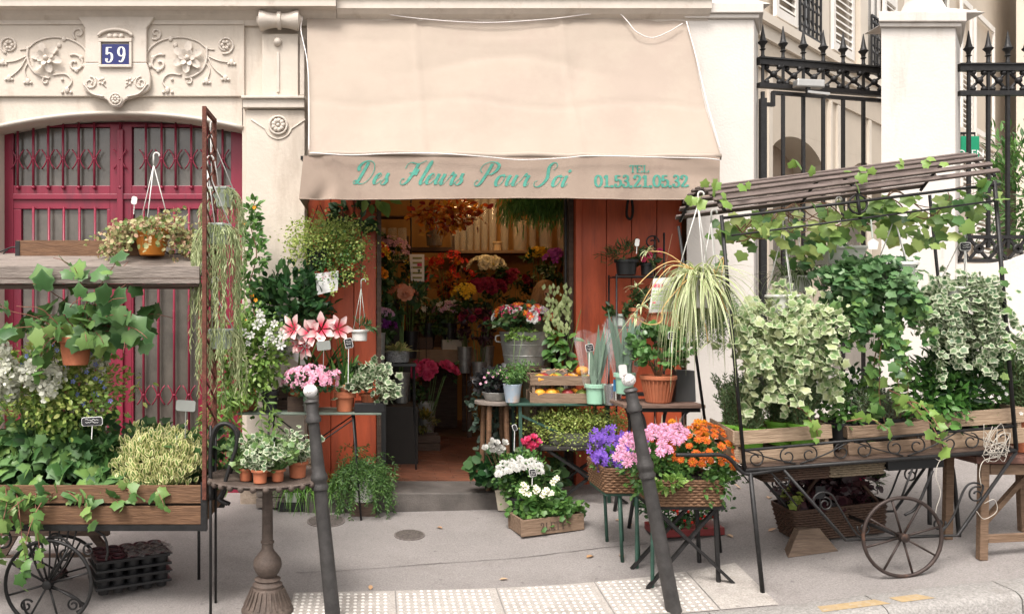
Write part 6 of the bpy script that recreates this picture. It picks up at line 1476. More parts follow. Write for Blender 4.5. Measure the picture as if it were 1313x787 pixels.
inb('purple_bouquet', 'purple orchids at the upper right of the shop', 712, 335, 9.4, .15, 30, flower('purple orchid', [(5, .05, 1, 20, .6)], petal('orchid petal', (.32, .05, .4), (.45, .1, .5))), .045, .9, vase=bb_, r3=(.13, .1, .16))
inb('gold_bouquet', 'yellow mimosa bunch behind the bending person', 690, 328, 10.0, .16, 40, YELF, .04, 1.0, vase=bb_, r3=(.14, .1, .12))
inb('red_rose_bunch', 'dark red roses on the back wall beneath the glass shelf', 655, 365, 10.4, .25, 22, DRF, .07, 1.0, vase=zb, nl=260, r3=(.28, .15, .2))
inb('rust_leaf_bunch', 'dark bronze leafy bunch right of the stock flowers', 590, 365, 10.4, .25, 12, REDF, .05, 1.0, leafmat=L_DRED, vase=bb_, nl=300, r3=(.25, .15, .25))
inb('dried_bunch', 'brown dried flower bunch on the floor left of the peonies', 510, 490, 8.9, .22, 20, f_rose(petal('dried petal', (.22, .1, .04), (.34, .18, .08)), 'dried bloom'), .04, FZ_, leafmat=leafm('dried leaf', [(.07, .035, .02), (.14, .07, .03)]), vase=bb_, nl=300, r3=(.24, .15, .3))
# autumn branch hanging above
o = T('autumn_branch', 'hanging bunch of orange and red autumn leaves at the top of the doorway', 'plant', P(575, 262, 8.0), 'hanging baskets'); bush(o, 'foliage', 'oval', P(574, 266, 8.0), (.27, .18, .2), 420, .075, L_AUT, spread=.5)
stems(o, 'stem', [np.array([P(570, 200, 8.0), P(575, 255, 8.0)]), np.array([P(572, 225, 8.0), P(560, 270, 8.0)])], .006, STEMB)
o = T('hanging_fern', 'hanging green string cactus filling the top right of the doorway', 'plant', P(690, 258, 7.6), 'hanging baskets'); n = 260
st = strands([P(690+uniq(-35, 40), 255+uniq(-6, 14), 7.6+uniq(-.15, .15)) for _ in range(n)], [np.array([uniq(-1, 1), uniq(-.8, .6), uniq(-.2, .8)]) for _ in range(n)], rng.uniform(.1, .34, n), .03, wob=.02, fall=.7)
p_, d_, n_ = strand_leaves(st, 2, .006); leaves('foliage', o, 'needle', p_, d_*.4+np.array([0, 0, -.8]), n_, .06*rng.uniform(.6, 1.2, len(p_)), L_GRASS); stems(o, 'stem', st, .003, L_GRASS, 3)
MB().tube([P(690, 256, 7.6), P(690, 215, 7.6)], .005, 5).build('hanger', IRON, o)
# shelf with glass vases
o = T('wall_shelf', 'wooden shelf on the ochre back wall', 'shelf', (1.9, 4.0, 2.3)); SD = 10.9; sz = EYE-(322-HY)*SD/FPX
MB().box(P(578, 0, SD).x, P(740, 0, SD).x, SD-D0-.12, 4.19, sz-.035, sz).build('shelf_board', WCRATE, o, bev=.003)
for px in (590, 725): MB().bar((P(px, 0, SD).x, 4.19, sz-.25), (P(px, 0, SD).x, 3.85, sz-.036), .03).build('bracket', WDARK, o)
GLS = glassm('clear vase glass', (.7, .72, .68), .14)
for i, (px, r, h) in enumerate(((584, .07, .5), (603, .06, .62), (612, .05, .8), (622, .055, .9), (632, .06, .95), (648, .06, .6), (667, .10, .42), (684, .05, .5), (700, .09, .38), (722, .07, .45), (594, .05, .35))):
    c = Vector((P(px, 0, SD).x, SD-D0+.02+.05*(i % 2), sz+.001)); v = T('glass_vase', ('squat clear vase at the left end of the shelf', 'tall clear vase second from the left end of the shelf', 'tall slim glass cylinder left of the cream pot', 'slim glass cylinder just left of the tallest one', 'tallest glass cylinder on the back shelf, behind the cream pot', 'medium clear vase right of the cream pot', 'wide low glass bowl at the middle of the shelf', 'narrow clear vase right of the wide low bowl', 'wide glass jar near the right end of the shelf', 'slim clear vase at the right end of the shelf', 'small clear vase between the two leftmost vases')[i], 'vase', c, 'glass vases on the shelf')
    MB().lathe([(r*.8, 0), (r*.85, .01), (r, h*.5), (r*.95, h), (r*.9, h), (r*.92, h*.5), (r*.75, .02)], c, 18, caps=False).build('vase_body', GLS, v, smooth=2); MB().lathe([(.001, .008), (r*.8, .012)], c, 16, caps=False).build('vase_foot', GLS, v)
c = Vector((P(637, 0, SD).x, SD-D0-.03, sz+.001)); o = T('cream_pot', 'little cream pot in front of the glass vases', 'pot', c); pot(o, c, .05, .065, .12, mat('cream glaze', (.6, .45, .28), .4))
# left metal rack with vases, sign card
o = T('metal_rack', 'dark wire rack with glassware at the left back of the shop', 'rack', (.35, 3.3, FZ_))
for px in (478, 527): MB().tube([P(px, 250, 10.3), (P(px, 0, 10.3).x, 3.3, FZ_)], .012, 6).build('post', IRON, o)
for py in (278, 335, 390): MB().box(P(478, 0, 10.3).x, P(527, 0, 10.3).x, 3.2, 3.45, P(0, py, 10.3).z-.015, P(0, py, 10.3).z).build('rack_shelf', WDARK, o)
for i, px in enumerate((489, 503, 516)):
    c = Vector((P(px, 0, 10.3).x, 3.32, P(0, 335, 10.3).z+.001)); v = T('glass_vase', 'dim glass vase at the %s of the dark wire rack' % ('left', 'middle', 'right')[i], 'vase', c, 'glassware on the rack'); MB().lathe([(.05, 0), (.065, .2), (.06, .42), (.055, .42), (.06, .2)], c, 14, caps=False).build('vase_body', GLS, v, smooth=2)
c = Vector((P(557, 0, 10.0).x, 3.0, zt_)); o = T('display_cabinet', 'dark wooden display cabinet at the back of the shop', 'cabinet', (c.x, 3.6, FZ_)); MB().box(c.x-.32, c.x+.32, 3.4, 3.9, FZ_, P(0, 395, 10.4).z).build('body', WDARK, o)
MB().box(c.x-.3, c.x+.3, 3.5, 3.8, P(0, 322, 10.5).z, P(0, 317, 10.5).z).build('shelf_board', WDARK, o)
for sx_ in (-.3, .3): MB().bar((c.x+sx_, 3.7, P(0, 395, 10.4).z), (c.x+sx_, 3.7, P(0, 300, 10.4).z), .03).build('post', WDARK, o)
c = P(557, 317, 10.5); o = T('glass_jar', 'tall smoky glass jar with handles on the cabinet', 'jar', c); MB().lathe([(.06, 0), (.10, .02), (.12, .3), (.1, .42), (.06, .46), (.07, .5), (.06, .5), (.05, .46), (.09, .4), (.11, .3), (.09, .03)], c, 18, caps=False).build('jar_body', glassm('smoky glass', (.2, .17, .14), .5), o, smooth=2)
c = P(541, 339, 8.9); o = T('notice_card', 'white notice card with faint printed lines inside the shop', 'sign', c); MB().prism([(P(527, 0, 8.9).x, P(0, 360, 8.9).z), (P(544, 0, 8.9).x, P(0, 361, 8.9).z), (P(544, 0, 8.9).x, P(0, 326, 8.9).z), (P(525, 0, 8.9).x, P(0, 326, 8.9).z)], c.y, c.y+.003).build('card', PAPER, o)
mb = MB()
for k, py in enumerate((331, 337, 343, 350, 356)): mb.box(P(529, 0, 8.9).x, P(541, 0, 8.9).x, c.y-.002, c.y-.0005, P(0, py+1.2, 8.9).z, P(0, py-1.2, 8.9).z)
mb.build('printed_line', mat('olive print', (.22, .22, .08), .8), o, kind='stuff'); MB().box(P(535, 0, 8.9).x, P(541, 0, 8.9).x, c.y-.003, c.y-.0021, P(0, 341.5, 8.9).z, P(0, 337.5, 8.9).z).build('printed_flash', mat('pink print', (.5, .05, .12), .8), o)
MB().tube([(c.x-.03, c.y+.008, P(0, 360, 8.9).z), (c.x-.03, c.y+.008, V2)], .004, 4).build('card_stick', IRON, o)
c = P(547, 355, 8.95); o = T('red_card', 'small plain red card beside the white notice card', 'card', c); mb = MB(); mb.prism([(P(540, 0, 9).x, P(0, 372, 9).z), (P(549, 0, 9).x, P(0, 372, 9).z), (P(551, 0, 9).x, P(0, 348, 9).z), (P(544, 0, 9).x, P(0, 348, 9).z)], c.y+.05, c.y+.053); mb.build('card', mat('red card', (.5, .03, .015), .7), o); MB().tube([(c.x, c.y+.056, P(0, 370, 9).z), (c.x, c.y+.056, V2)], .004, 4).build('card_stick', IRON, o)
# person bending over the flowers at the back
d = 9.35; px_, base = P(690, 470, d), FZ_
o = T('person', 'person with long fair hair and grey green top bending over flowers in the shop', 'person', (P(688, 0, d).x, d-D0, FZ_))
me = bpy.data.meshes.new('body'); J = [(0, 0, .95), (-.01, -.02, 1.15), (-.03, -.10, 1.38), (-.01, -.17, 1.49), (.03, -.25, 1.56), (.05, -.30, 1.66),
     (-.23, -.12, 1.46), (-.33, -.24, 1.25), (-.18, -.42, 1.12), (.22, -.12, 1.46), (.33, -.24, 1.25), (.18, -.42, 1.12), (-.09, 0, .9), (-.10, 0, .5), (-.10, .03, .06), (.09, 0, .9), (.10, 0, .5), (.10, .03, .06), (-.12, -.5, 1.1), (.12, -.5, 1.1), (-.10, -.1, .03), (.10, -.1, .03)]
E = [(0, 1), (1, 2), (2, 3), (3, 4), (4, 5), (2, 6), (6, 7), (7, 8), (2, 9), (9, 10), (10, 11), (0, 12), (12, 13), (13, 14), (0, 15), (15, 16), (16, 17), (8, 18), (11, 19), (14, 20), (17, 21)]
RR = [.14, .15, .15, .07, .08, .09, .075, .055, .042, .075, .055, .042, .10, .07, .05, .10, .07, .05, .035, .035, .035, .035]
me.from_pydata(J, E, []); me.update(); bo = link('body', me, mat('grey green knit top', (.20, .20, .13), .9, var=.2), o); bo.modifiers.new('skin', 'SKIN'); sv = me.skin_vertices[0].data
for i, r in enumerate(RR): sv[i].radius = (r, r*.85)
sv[0].use_root = True; bo.modifiers.new('sub', 'SUBSURF').levels = 2; bo.modifiers['sub'].render_levels = 2
HAIR = mat('fair brown hair', (.28, .155, .07), .6, var=.35, scale=4, stretch=(14, 14, 1), bump=.5, bscale=30); SKIN = mat('skin', (.45, .26, .18), .6, var=.05)
MB().sphere((.055, -.33, 1.655), .098, 14, 10, .9, 1, 1.15).build('face', SKIN, o, local=True, smooth=True)
mb = MB(); mb.sphere((.04, -.285, 1.69), .125, 18, 12, 1.0, 1.0, 1.05)
hs = []
for k in range(46):
    a = R(150+k*5.4); x0, y0 = .04+.105*math.cos(a), -.28+.10*math.sin(a)
    if k > 30: x0, y0 = .04+.10*math.cos(a), -.27+.08*math.sin(a)
    L_ = uniq(.2, .36); hs.append([(x0, y0, 1.73), (x0*1.18-.03, y0*1.05, 1.62), (x0*1.25-.08, y0-.02, 1.73-L_)])
for h_ in hs: mb.tube(spline([Vector(q_) for q_ in h_], 5), .022, 5, taper=.4)
mb.build('hair', HAIR, o, local=True, smooth=True)
for s in (-1, 1):
    MB().sphere((.055+.035*s, -.42, 1.66), .011, 8, 5).build('eye', mat('eye dark %d' % s, (.03, .02, .015), .2), o, local=True, smooth=True)
MB().sphere((.055, -.435, 1.63), .018, 8, 6, .8, 1, 1.3).build('nose', SKIN, o, local=True, smooth=True)
MB().sphere((.055, -.42, 1.59), .022, 8, 5, 1.2, .4, .4).build('mouth', mat('lips', (.4, .15, .12), .5), o, local=True, smooth=True)
# lit pendant bulbs whose glow shows on the back wall
for lx, ly, lab in ((1.0, 1.5, 'lit bulb hanging from the shop ceiling nearer the door'), (1.5, 3.2, 'lit bulb hanging from the shop ceiling over the back shelf')):
    c = Vector((lx, ly, 3.105)); o = T('pendant_lamp', lab, 'lamp', c, 'lamps in the shop')
    MB().tube([c+Vector((0, 0, .06)), (lx, ly, 3.2)], .004, 5).build('cord', IRON, o); MB().lathe([(.018, .0), (.02, .06)], c, 10).build('socket', IRON, o)
    bm = bpy.data.materials.new('lit bulb'); bm.use_nodes = True; pb = bm.node_tree.nodes['Principled BSDF']; pb.inputs['Emission Color'].default_value = (1, .62, .28, 1); pb.inputs['Emission Strength'].default_value = 12
    MB().sphere(c+Vector((0, 0, -.035)), .04, 12, 8).build('bulb', bm, o, smooth=True)
    pl_ = bpy.data.lights.new('bulb_light', 'POINT'); pl_.energy = 5.5; pl_.color = (1, .62, .30); pl_.shadow_soft_size = .06; lo_ = bpy.data.objects.new('bulb_light', pl_); COL.objects.link(lo_); lo_.location = c+Vector((0, 0, -.1))
# ================================================================== display on the right of the doorway
gd = 6.55; gt = EYE-(517-HY)*gd/FPX
xa, xb = P(653, 0, gd).x, P(790, 0, gd).x
o = T('green_table', 'dark green folding table carrying a crate of pumpkins by the red boards', 'table', (xa+.4, gd-D0+.2, gz(xa+.4, gd-D0+.2)))
MB().box(xa, xb, gd-D0, gd-D0+.45, gt-.022, gt).build('table_top', GREENM, o, bev=.005)
for px in (668, 780):
    for y in (gd-D0+.05, gd-D0+.4): x = P(px, 0, gd).x; MB().bar((x, y, gt-.023), (x+.02, y, gz(x, y)-.01), .025).build('leg', GREENM, o)
MB().bar((xa+.1, gd-D0+.05, gt-.1), (xb-.1, gd-D0+.05, gt-.4), .02).build('brace', GREENM, o)
# slatted crate of pumpkins
cz = gt+.001; c = Vector((P(723, 0, gd+.12).x, gd-D0+.16, cz))
crate('pumpkin_crate', 'weathered slatted crate full of small orange pumpkins on the green table', (c.x, c.y, cz), .56, .30, .22, 2, WCRATE, yaw=R(-5), gap=.06, posts=True, group=None)
o = T('crate_plank', 'loose grey plank leaning up in the pumpkin crate', 'plank', (c.x-.02, c.y+.1, cz+.19)); MB().bar((c.x-.16, c.y+.105, cz+.235), (c.x+.04, c.y+.105, cz+.222), .03, .05).build('plank', WGREY, o, bev=.003); MB().box(c.x+.03, c.x+.06, c.y+.085, c.y+.105, cz+.01, cz+.26).build('upright', WGREY, o)
PUMP = mat('pumpkin orange', (.72, .30, .03), .45, var=.2, scale=10); PUMR = mat('dark red gourd', (.25, .03, .03), .45, var=.3, scale=10); PUMG = mat('green gourd', (.2, .25, .05), .5, var=.3, scale=10)
for i in range(24):
    x = c.x-.22+.44*((i*7) % 12)/11+uniq(-.02, .02); y = c.y-.09+.17*(i % 3)/2; r = uniq(.04, .056); lay = 0 if i < 12 else 1; z = cz+.04+r*.6+lay*.115
    m = (PUMP, PUMP, PUMR, PUMG)[i % 4]; q = T('pumpkin', {0: 'small orange pumpkin in the slatted crate', 1: 'small orange pumpkin in the slatted crate', 2: 'small dark red gourd in the slatted crate', 3: 'small green gourd in the slatted crate'}[i % 4], 'pumpkin', (x, y, z), ('pumpkins in the crate', 'pumpkins in the crate', 'red gourds in the crate', 'green gourds in the crate')[i % 4])
    vs = []; n = 16; mb = MB(); mb.sphere((0, 0, 0), r, 16, 8, 1, 1, .72); mb.v = [(vx*(1-.1*abs(math.cos(4*math.atan2(vy_, vx)))), vy_*(1-.1*abs(math.cos(4*math.atan2(vy_, vx)))), vz) for vx, vy_, vz in mb.v]
    mb.build('flesh', m, q, local=True, smooth=True); MB().tube([(0, 0, r*.6), (.005, 0, r*.95)], .006, 5).build('stalk', STEMB, q, local=True)
c2 = Vector((c.x+.15, c.y-.05, cz+.25)); q = T('pumpkin', 'big orange pumpkin lying topmost in the slatted crate', 'pumpkin', c2); mb = MB(); mb.sphere((0, 0, 0), .055, 18, 8, 1, 1, .75); mb.v = [(vx*(1-.1*abs(math.cos(4*math.atan2(vy_, vx)))), vy_*(1-.1*abs(math.cos(4*math.atan2(vy_, vx)))), vz) for vx, vy_, vz in mb.v]; mb.build('flesh', PUMP, q, local=True, smooth=True); MB().tube([(0, 0, .04), (.01, 0, .065)], .007, 5).build('stalk', STEMB, q, local=True)
o = T('dry_leaves', 'curled brown leaves lying on the pumpkins', 'leaves', c+Vector((.1, -.05, .2))); leaf_objs('leaf', o, 'oval', [c+Vector((uniq(-.2, .2), uniq(-.12, 0), .23+uniq(0, .03))) for _ in range(14)], [(uniq(-1, 1), -.5, uniq(-.3, .5)) for _ in range(14)], [(0, -.4, 1)]*14, .05, DEAD)
# zinc tub of mixed flowers, on a dark stool inside the doorway
c = P(672, 468, 7.15); o = T('round_stool', 'tall dark stool with a round seat carrying the big zinc tub', 'stool', (c.x, c.y, FZ_)); MB().lathe([(.18, -.04), (.2, -.035), (.2, -.002), (.18, -.001)], c, 24).build('seat', WDARK, o, smooth=2)
for a in (45, 135, 225, 315): x, y = .14*math.cos(R(a)), .14*math.sin(R(a)); MB().bar((c.x+x, c.y+y, c.z-.04), (c.x+x*1.2, c.y+y*1.2, FZ_), .035).build('leg', WDARK, o)
o = T('zinc_tub', 'big zinc tub of mixed white, orange and pink cut flowers', 'flowers', c, 'flowers inside the shop'); bucket(o, c, .17, .215, .29)
for s in (-1, 1): MB().tube(spline([c+Vector((s*.2, 0, .2)), c+Vector((s*.245, 0, .21)), c+Vector((s*.245, 0, .25)), c+Vector((s*.21, 0, .26))], 5), .008, 5).build('tub_handle', ZINC, o, smooth=True)
t_ = P(672, 408, 7.05); bush(o, 'foliage', 'oval', t_, (.26, .2, .13), 420, .06, L_DMID); bush(o, 'foliage', 'tiny', P(665, 430, 6.95), (.14, .08, .05), 260, .03, L_LIGHT)
MIX = [f_rose(F_WHITE, 'white mixed bloom'), flower('orange mixed bloom', [(10, .1, 1, 20, .35), (8, .05, .6, 45, .3)], F_ORANGE), flower('pink mixed bloom', [(8, .1, 1, 20, .4)], F_PEONY), flower('magenta mixed bloom', [(8, .1, 1, 20, .4)], F_LILAC)]
for m_, n_, s_ in zip(MIX, (30, 20, 22, 14), (.035, .036, .036, .03)): flowers(o, m_, t_, (.26, .2, .14), n_, s_)
c2 = P(722, 468, 6.95); o = T('seed_pod_stems', 'tall stems with pale hanging seed pods and broad leaves by the red jamb', 'plant', (c2.x, c2.y, gt)); sps = [np.array([(c2.x+dx*.3, c2.y-.02, gt), (c2.x+dx, c2.y-.03, gt+.4), (c2.x+dx*2+.02, c2.y-.05, gt+.75)]) for dx in (-.08, -.03, .02, .06)]
stems(o, 'stem', sps, .006, STEMG)
Ps = [P(uniq(698, 733), uniq(362, 425), 6.8+uniq(0, .15)) for _ in range(120)]; leaves('seed_pod', o, 'petal', Ps, [(uniq(-.3, .3), 0, -1) for _ in Ps], [(uniq(-.5, .5), -1, .2) for _ in Ps], .055*rng.uniform(.6, 1.2, 120), L_PALE)
Ps = [P(uniq(700, 735), uniq(425, 475), 6.85) for _ in range(40)]; leaf_objs('broad_leaf', o, 'oval', Ps, [(uniq(-1, 1), -.4, uniq(-.8, .4)) for _ in Ps], [(uniq(-.3, .3), -.7, .7) for _ in Ps], .10, L_MID)
pot(o, Vector((c2.x, c2.y, gt+.001)), .07, .09, .16, BLACKP)
# aloes wrapped in clear film
FILM = glassm('clear florist film', (.80, .82, .82), .07, .06)
for i, (px, py, dd_, lab) in enumerate(((758, 508, 6.5, 'left mint potted aloe wrapped in clear film beside the pumpkin crate'), (801, 503, 6.25, 'right mint potted aloe wrapped in clear film on the brown table'))):
    c = P(px, py, dd_); c.z = (gt if i == 0 else EYE-(505-HY)*6.25/FPX)+.002
    if i == 0: c.x += .03
    q = T('wrapped_aloe', lab, 'potted plant', c, 'film wrapped aloes'); pot(q, c, .062, .082, .16, MINT, rim=.2)
    n = 15 if i == 0 else 18; ribbons('blade', q, [c+Vector((uniq(-.03, .03), uniq(-.03, .03), .14)) for _ in range(n)], [(uniq(-.42, .42), uniq(-.2, .3), 1.3) for _ in range(n)], rng.uniform(.38, .56, n), rng.uniform(0, .12, n), .05, L_ALOE, fold=.4)
    mb = MB(); K = 28
    mb.grid(lambda u, v: (c.x+(.08+.075*v+(.004+.012*v)*math.sin(round(u*56)*2.4))*math.cos(2*math.pi*u), c.y+(.08+.04*v+(.004+.01*v)*math.sin(round(u*56)*1.9))*math.sin(2*math.pi*u), c.z+.12+(.42+.05*math.sin(u*12.6))*v), 56, 5); mb.build('clear_film', FILM, q)
pricetag(756, 446, 6.35, 'round black price tag on a tall white stick in front of the left aloe', w=.055, h=.055, stick=.18, tilt=10)
pricetag(799, 476, 6.1, 'white and blue printed plant card leaning on the right aloe pot', PAPER, .06, .10, .03, 6)
c = P(785, 503, 6.42); o = T('zinc_pot', 'shiny zinc pot with a blue label between the two mint pots', 'pot', Vector((c.x, c.y, gt+.002))); pot(o, Vector((c.x, c.y, gt+.002)), .065, .08, .16, mat('bright zinc', (.55, .55, .55), .25, metal=.9), rim=0); MB().box(c.x-.02, c.x+.02, c.y-.1, c.y-.097, gt+.12, gt+.21).build('blue_label', mat('blue label', (.05, .2, .4), .6), o); MB().bar((c.x, c.y-.098, gt+.005), (c.x, c.y-.095, gt+.12), .006).build('label_stick', WHITEP, o)
# small labelled square pot with green rosette + stool with black plant
c = P(657, 507, 6.6); c.z = gt+.001; o = T('lavender_pot', 'bluish square pot with a spiky green plant at the left end of the green table', 'potted plant', c); pot(o, c, .055, .075, .15, mat('faded blue pot', (.3, .36, .42), .6, blot=((.5, .35, .25), 9, .5, .8)), rim=0)
st = strands([c+Vector((0, 0, .14))]*40, [np.array([uniq(-1, 1), uniq(-1, 1), uniq(.6, 2.5)]) for _ in range(40)], rng.uniform(.12, .3, 40), .02, wob=.01, fall=.3); p_, d_, n_ = strand_leaves(st, 2, .004); leaves('foliage', o, 'lance', p_, d_, n_, .035, L_MID); stems(o, 'flower_stalk', [np.array([c+Vector((0, 0, .14)), P(660, 430, 6.6)]), np.array([c+Vector((0, 0, .14)), P(672, 425, 6.6)])], .003, STEMG)
d = 6.85; g = G(640, 614); c = Vector((P(636, 0, d).x, d-D0, 0)); zt2 = EYE-(513-HY)*d/FPX
o = T('wooden_stool', 'rustic wooden stool with a grey top left of the green table', 'stool', (c.x, c.y, FZ_)); MB().lathe([(.17, -.03), (.18, -.025), (.18, -.004), (.17, 0)], (c.x, c.y, zt2), 24).build('seat', WGREY, o, smooth=2)
for a in (235, 305, 60, 140): x, y = .12*math.cos(R(a)), .12*math.sin(R(a)); MB().tube([(c.x+x, c.y+y, zt2-.03), (c.x+x*1.25, c.y+y*1.25, gz(c.x, c.y) if y < -.1 else FZ_-.1)], .022, 8).build('leg', WBROWN, o)
c2 = Vector((c.x, c.y, zt2+.001)); o = T('black_plant', 'blackish leaved plant with tiny white flowers on the rustic stool', 'potted plant', c2); pot(o, c2, .09, .12, .07, ZINC, rim=0); bush(o, 'foliage', 'round', c2+Vector((0, 0, .14)), (.17, .14, .11), 500, .045, L_BLK)
wf = flower('tiny white bloom', [(5, .05, 1, 20, .6)], F_AZA); heads(o, 'flower_head', wf, [P(x, y, d-.15) for x, y in ((621, 484), (626, 478), (638, 479), (645, 480), (616, 492), (632, 483), (650, 484), (641, 475), (623, 490))], [(0, -1, .5)]*9, .014)
c2 = Vector((P(628, 0, 7.15).x, .2, FZ_)); o = T('eucalyptus', 'dusky grey green eucalyptus bunch standing under the rustic stool', 'plant', c2); bush(o, 'foliage', 'round', P(626, 530, 7.1), (.15, .14, .32), 560, .05, leafm('eucalyptus leaf', [(.03, .05, .035), (.08, .12, .09)], trans=.1)); pot(o, c2, .09, .12, .22, BLACKP); stems(o, 'stem', [np.array([c2+Vector((0, 0, .1)), P(x, 500, 7.1)]) for x in (618, 626, 634)], .006, STEMB)
# small X-leg table with oval zinc tub of mind-your-own-business
d = 6.2; g = G(705, 656); d = g.y+D0+.02; tzz = EYE-(573-HY)*d/FPX
xa, xb = P(693, 0, d).x, P(793, 0, d).x
o = T('folding_table', 'small black X legged table under the oval zinc tub', 'table', ((xa+xb)/2, d-D0+.18, gz((xa+xb)/2, d-D0+.18)))
MB().box(xa, xb, d-D0, d-D0+.38, tzz-.03, tzz).build('table_top', mat('black worn wood', (.035, .03, .028), .6, var=.4, scale=15), o, bev=.006)
def xleg(par, x0, x1, y0, y1, zt, m=IRON, wd=.028, nm='leg'):
    for y in (y0, y1): MB().bar((x0, y, zt), (x1, y, gz(x1, y)), wd, .02).build(nm, m, par); MB().bar((x1, y+.022, zt), (x0, y+.022, gz(x0, y)), wd, .02).build(nm, m, par)
    MB().tube([((x0+x1)/2, y0, (zt+gz(x0, y0))/2), ((x0+x1)/2, y1+.03, (zt+gz(x0, y1))/2)], .008, 6).build('stretcher', m, par)
xleg(o, P(703, 0, d).x, P(806, 0, d).x, d-D0+.03, d-D0+.33, tzz-.031)
c = P(743, 571, d+.17); c.z = tzz+.001; o = T('oval_tub', 'oval zinc tub of tiny leaved yellow green creeper on the X legged table', 'potted plant', c)
Mv = Matrix.Diagonal((1.0, .52, 1)); MB().lathe([(.235, 0), (.245, .006), (.265, .085), (.285, .1), (.29, .105), (.275, .102), (.255, .085)], c, 30, Mv, caps=False).build('tub', ZINC, o, smooth=2); MB().lathe([(.001, .07), (.255, .075)], c, 24, Mv, caps=False).build('soil', SOIL, o)
bush(o, 'foliage', 'tiny', c+Vector((-.01, -.02, .15)), (.33, .19, .13), 4200, .02, L_YEL, spread=.55); n = 70; st = strands([c+Vector((uniq(-.26, .26), uniq(-.1, .1), .15)) for _ in range(n)], [np.array([uniq(-1, 1), -.2, uniq(.5, 1.6)]) for _ in range(n)], rng.uniform(.08, .2, n), .015, wob=.03, fall=.4); p_, d_, n_ = strand_leaves(st, 2, .004); leaves('foliage', o, 'tiny', p_, d_, n_, .018, L_YEL); stems(o, 'stem', st, .0012, STEMR, 3)
# cyclamens, mums, primula crate on the pavement
g = G(650, 641); c = Vector((P(648, 0, 6.62).x, -.38, gz(1.05, -.38)+.004)); o = T('white_cyclamen', 'white cyclamen in a square cream pot beside the doorstep', 'potted plant', c, 'plants on the ground')
MB().lathe([(.08, 0), (.115, .17), (.12, .17), (.11, .165), (.1, .15)], c, 4, Matrix.Rotation(.6, 3, 'Z')).build('pot', mat('cream glazed pot', (.48, .42, .33), .6, blot=((.3, .35, .28), 8, .55, .7)), o, bev=.008)
p_, d_, n_ = blob(P(633, 600, 6.6), (.18, .15, .11), 150, 20, .3); leaf_objs('leaf', o, 'round', p_[:80], d_[:80], n_[:80], .085, L_DARK); bush(o, 'foliage', 'round', P(640, 605, 6.65), (.16, .13, .1), 160, .075, L_DARK)
cy = flower('cyclamen bloom', [(5, .03, 1, 55, .62), (4, .02, .8, 75, .5)], F_WHITE); fps = [P(x, y, 6.5) for x, y in ((628, 574), (636, 570), (642, 576), (633, 580), (622, 577), (640, 583), (645, 570), (630, 568), (637, 577), (646, 579))]; heads(o, 'flower_head', cy, fps, [(uniq(-.5, .5), -.6, .8) for _ in fps], .055); stems(o, 'flower_stalk', [np.array([c+Vector((0, 0, .15)), p]) for p in fps], .003, STEMR)
c = Vector((P(683, 0, 6.62).x, -.36, gz(1.3, -.36)+.004)); o = T('pink_cyclamen', 'hot pink cyclamen behind the white mums', 'potted plant', c, 'plants on the ground'); pot(o, c, .075, .10, .16, TERRA); bush(o, 'foliage', 'round', P(690, 605, 6.66), (.2, .13, .14), 260, .075, L_DMID)
cp = flower('pink cyclamen bloom', [(5, .03, 1, 55, .62), (4, .02, .8, 75, .5)], F_MAG); fps = [P(x, y, 6.5) for x, y in ((670, 570), (677, 566), (684, 563), (688, 568), (680, 572), (675, 575), (682, 578), (690, 573))]; heads(o, 'flower_head', cp, fps, [(uniq(-.5, .5), -.6, .8) for _ in fps], .055); stems(o, 'flower_stalk', [np.array([c+Vector((0, 0, .15)), p]) for p in fps], .003, STEMR)
g = G(668, 640); c = Vector((P(667, 0, 6.42).x, 6.42-D0, gz(1.2, -.58)+.003)); o = T('white_mum', 'dome of small white chrysanthemums between the cyclamens and the old crate', 'potted plant', c, 'plants on the ground'); pot(o, c, .08, .105, .16, BLACKP)
bush(o, 'foliage', 'oval', P(668, 610, 6.4), (.2, .16, .17), 1100, .035, L_MID); wm = flower('white mum', FL_MUM, F_WHITE); n = 46; q = []
for k in range(n):
    px, py = uniq(638, 694), 0; py = 588+((px-666)/30)**2*9+uniq(-2, 14); q.append(P(px, py, 6.27+.1*((py-588)/-14+1)))
heads(o, 'flower_head', wm, q, [(uniq(-.3, .3), -.7, .8) for _ in q], .034)
c = Vector((P(700, 0, 6.13).x, 6.13-D0, gz(1.3, -.87)+.003)); crate('flower_crate', 'old dovetailed wooden crate of cream primroses on the pavement', c, .50, .24, .12, 1, WCRATE, yaw=R(13), tilt=R(-3), posts=False, t=.016)
crt = bpy.data.objects[COL.objects[-1].parent.name] if COL.objects[-1].parent else None
mb = MB(); OLD = mat('faded crate print', (.09, .06, .045), .9)
GLY = {'2': DG['2'], 'L': DG['L'], 'E': DG['E'], 'T': DG['T']}; ox = -.10
for ch in '2LETT': strokes(mb, GLY[ch], ox, .025, .06, .10, .16, yfn=lambda x, z: -.1305, sx=1.0); ox += .04
for o_ in COL.objects:
    if o_.get('label', '').startswith('old dovetailed'): mb.build('crate_lettering', OLD, o_, local=True)
o = T('primrose', 'cream primroses with small lobed leaves planted in the old crate', 'plant', c+Vector((0, 0, .03))); p_, d_, n_ = blob(c+Vector((0, 0, .15)), (.24, .11, .11), 620, 30, .4); leaves('foliage', o, 'ivy', p_, d_, n_, .045, L_MID)
pf = flower('primrose bloom', [(6, .08, 1, 18, .62)], F_CREAM); q = [P(x, y+7, 5.98) for x, y in ((671, 614), (675, 618), (672, 625), (669, 622), (687, 618), (690, 621), (698, 624), (701, 621), (704, 625), (708, 612), (712, 608), (686, 623), (695, 628), (714, 606), (707, 625), (678, 626))]; heads(o, 'flower_head', pf, q, [(uniq(-.5, .5), -.8, .6) for _ in q], .026)
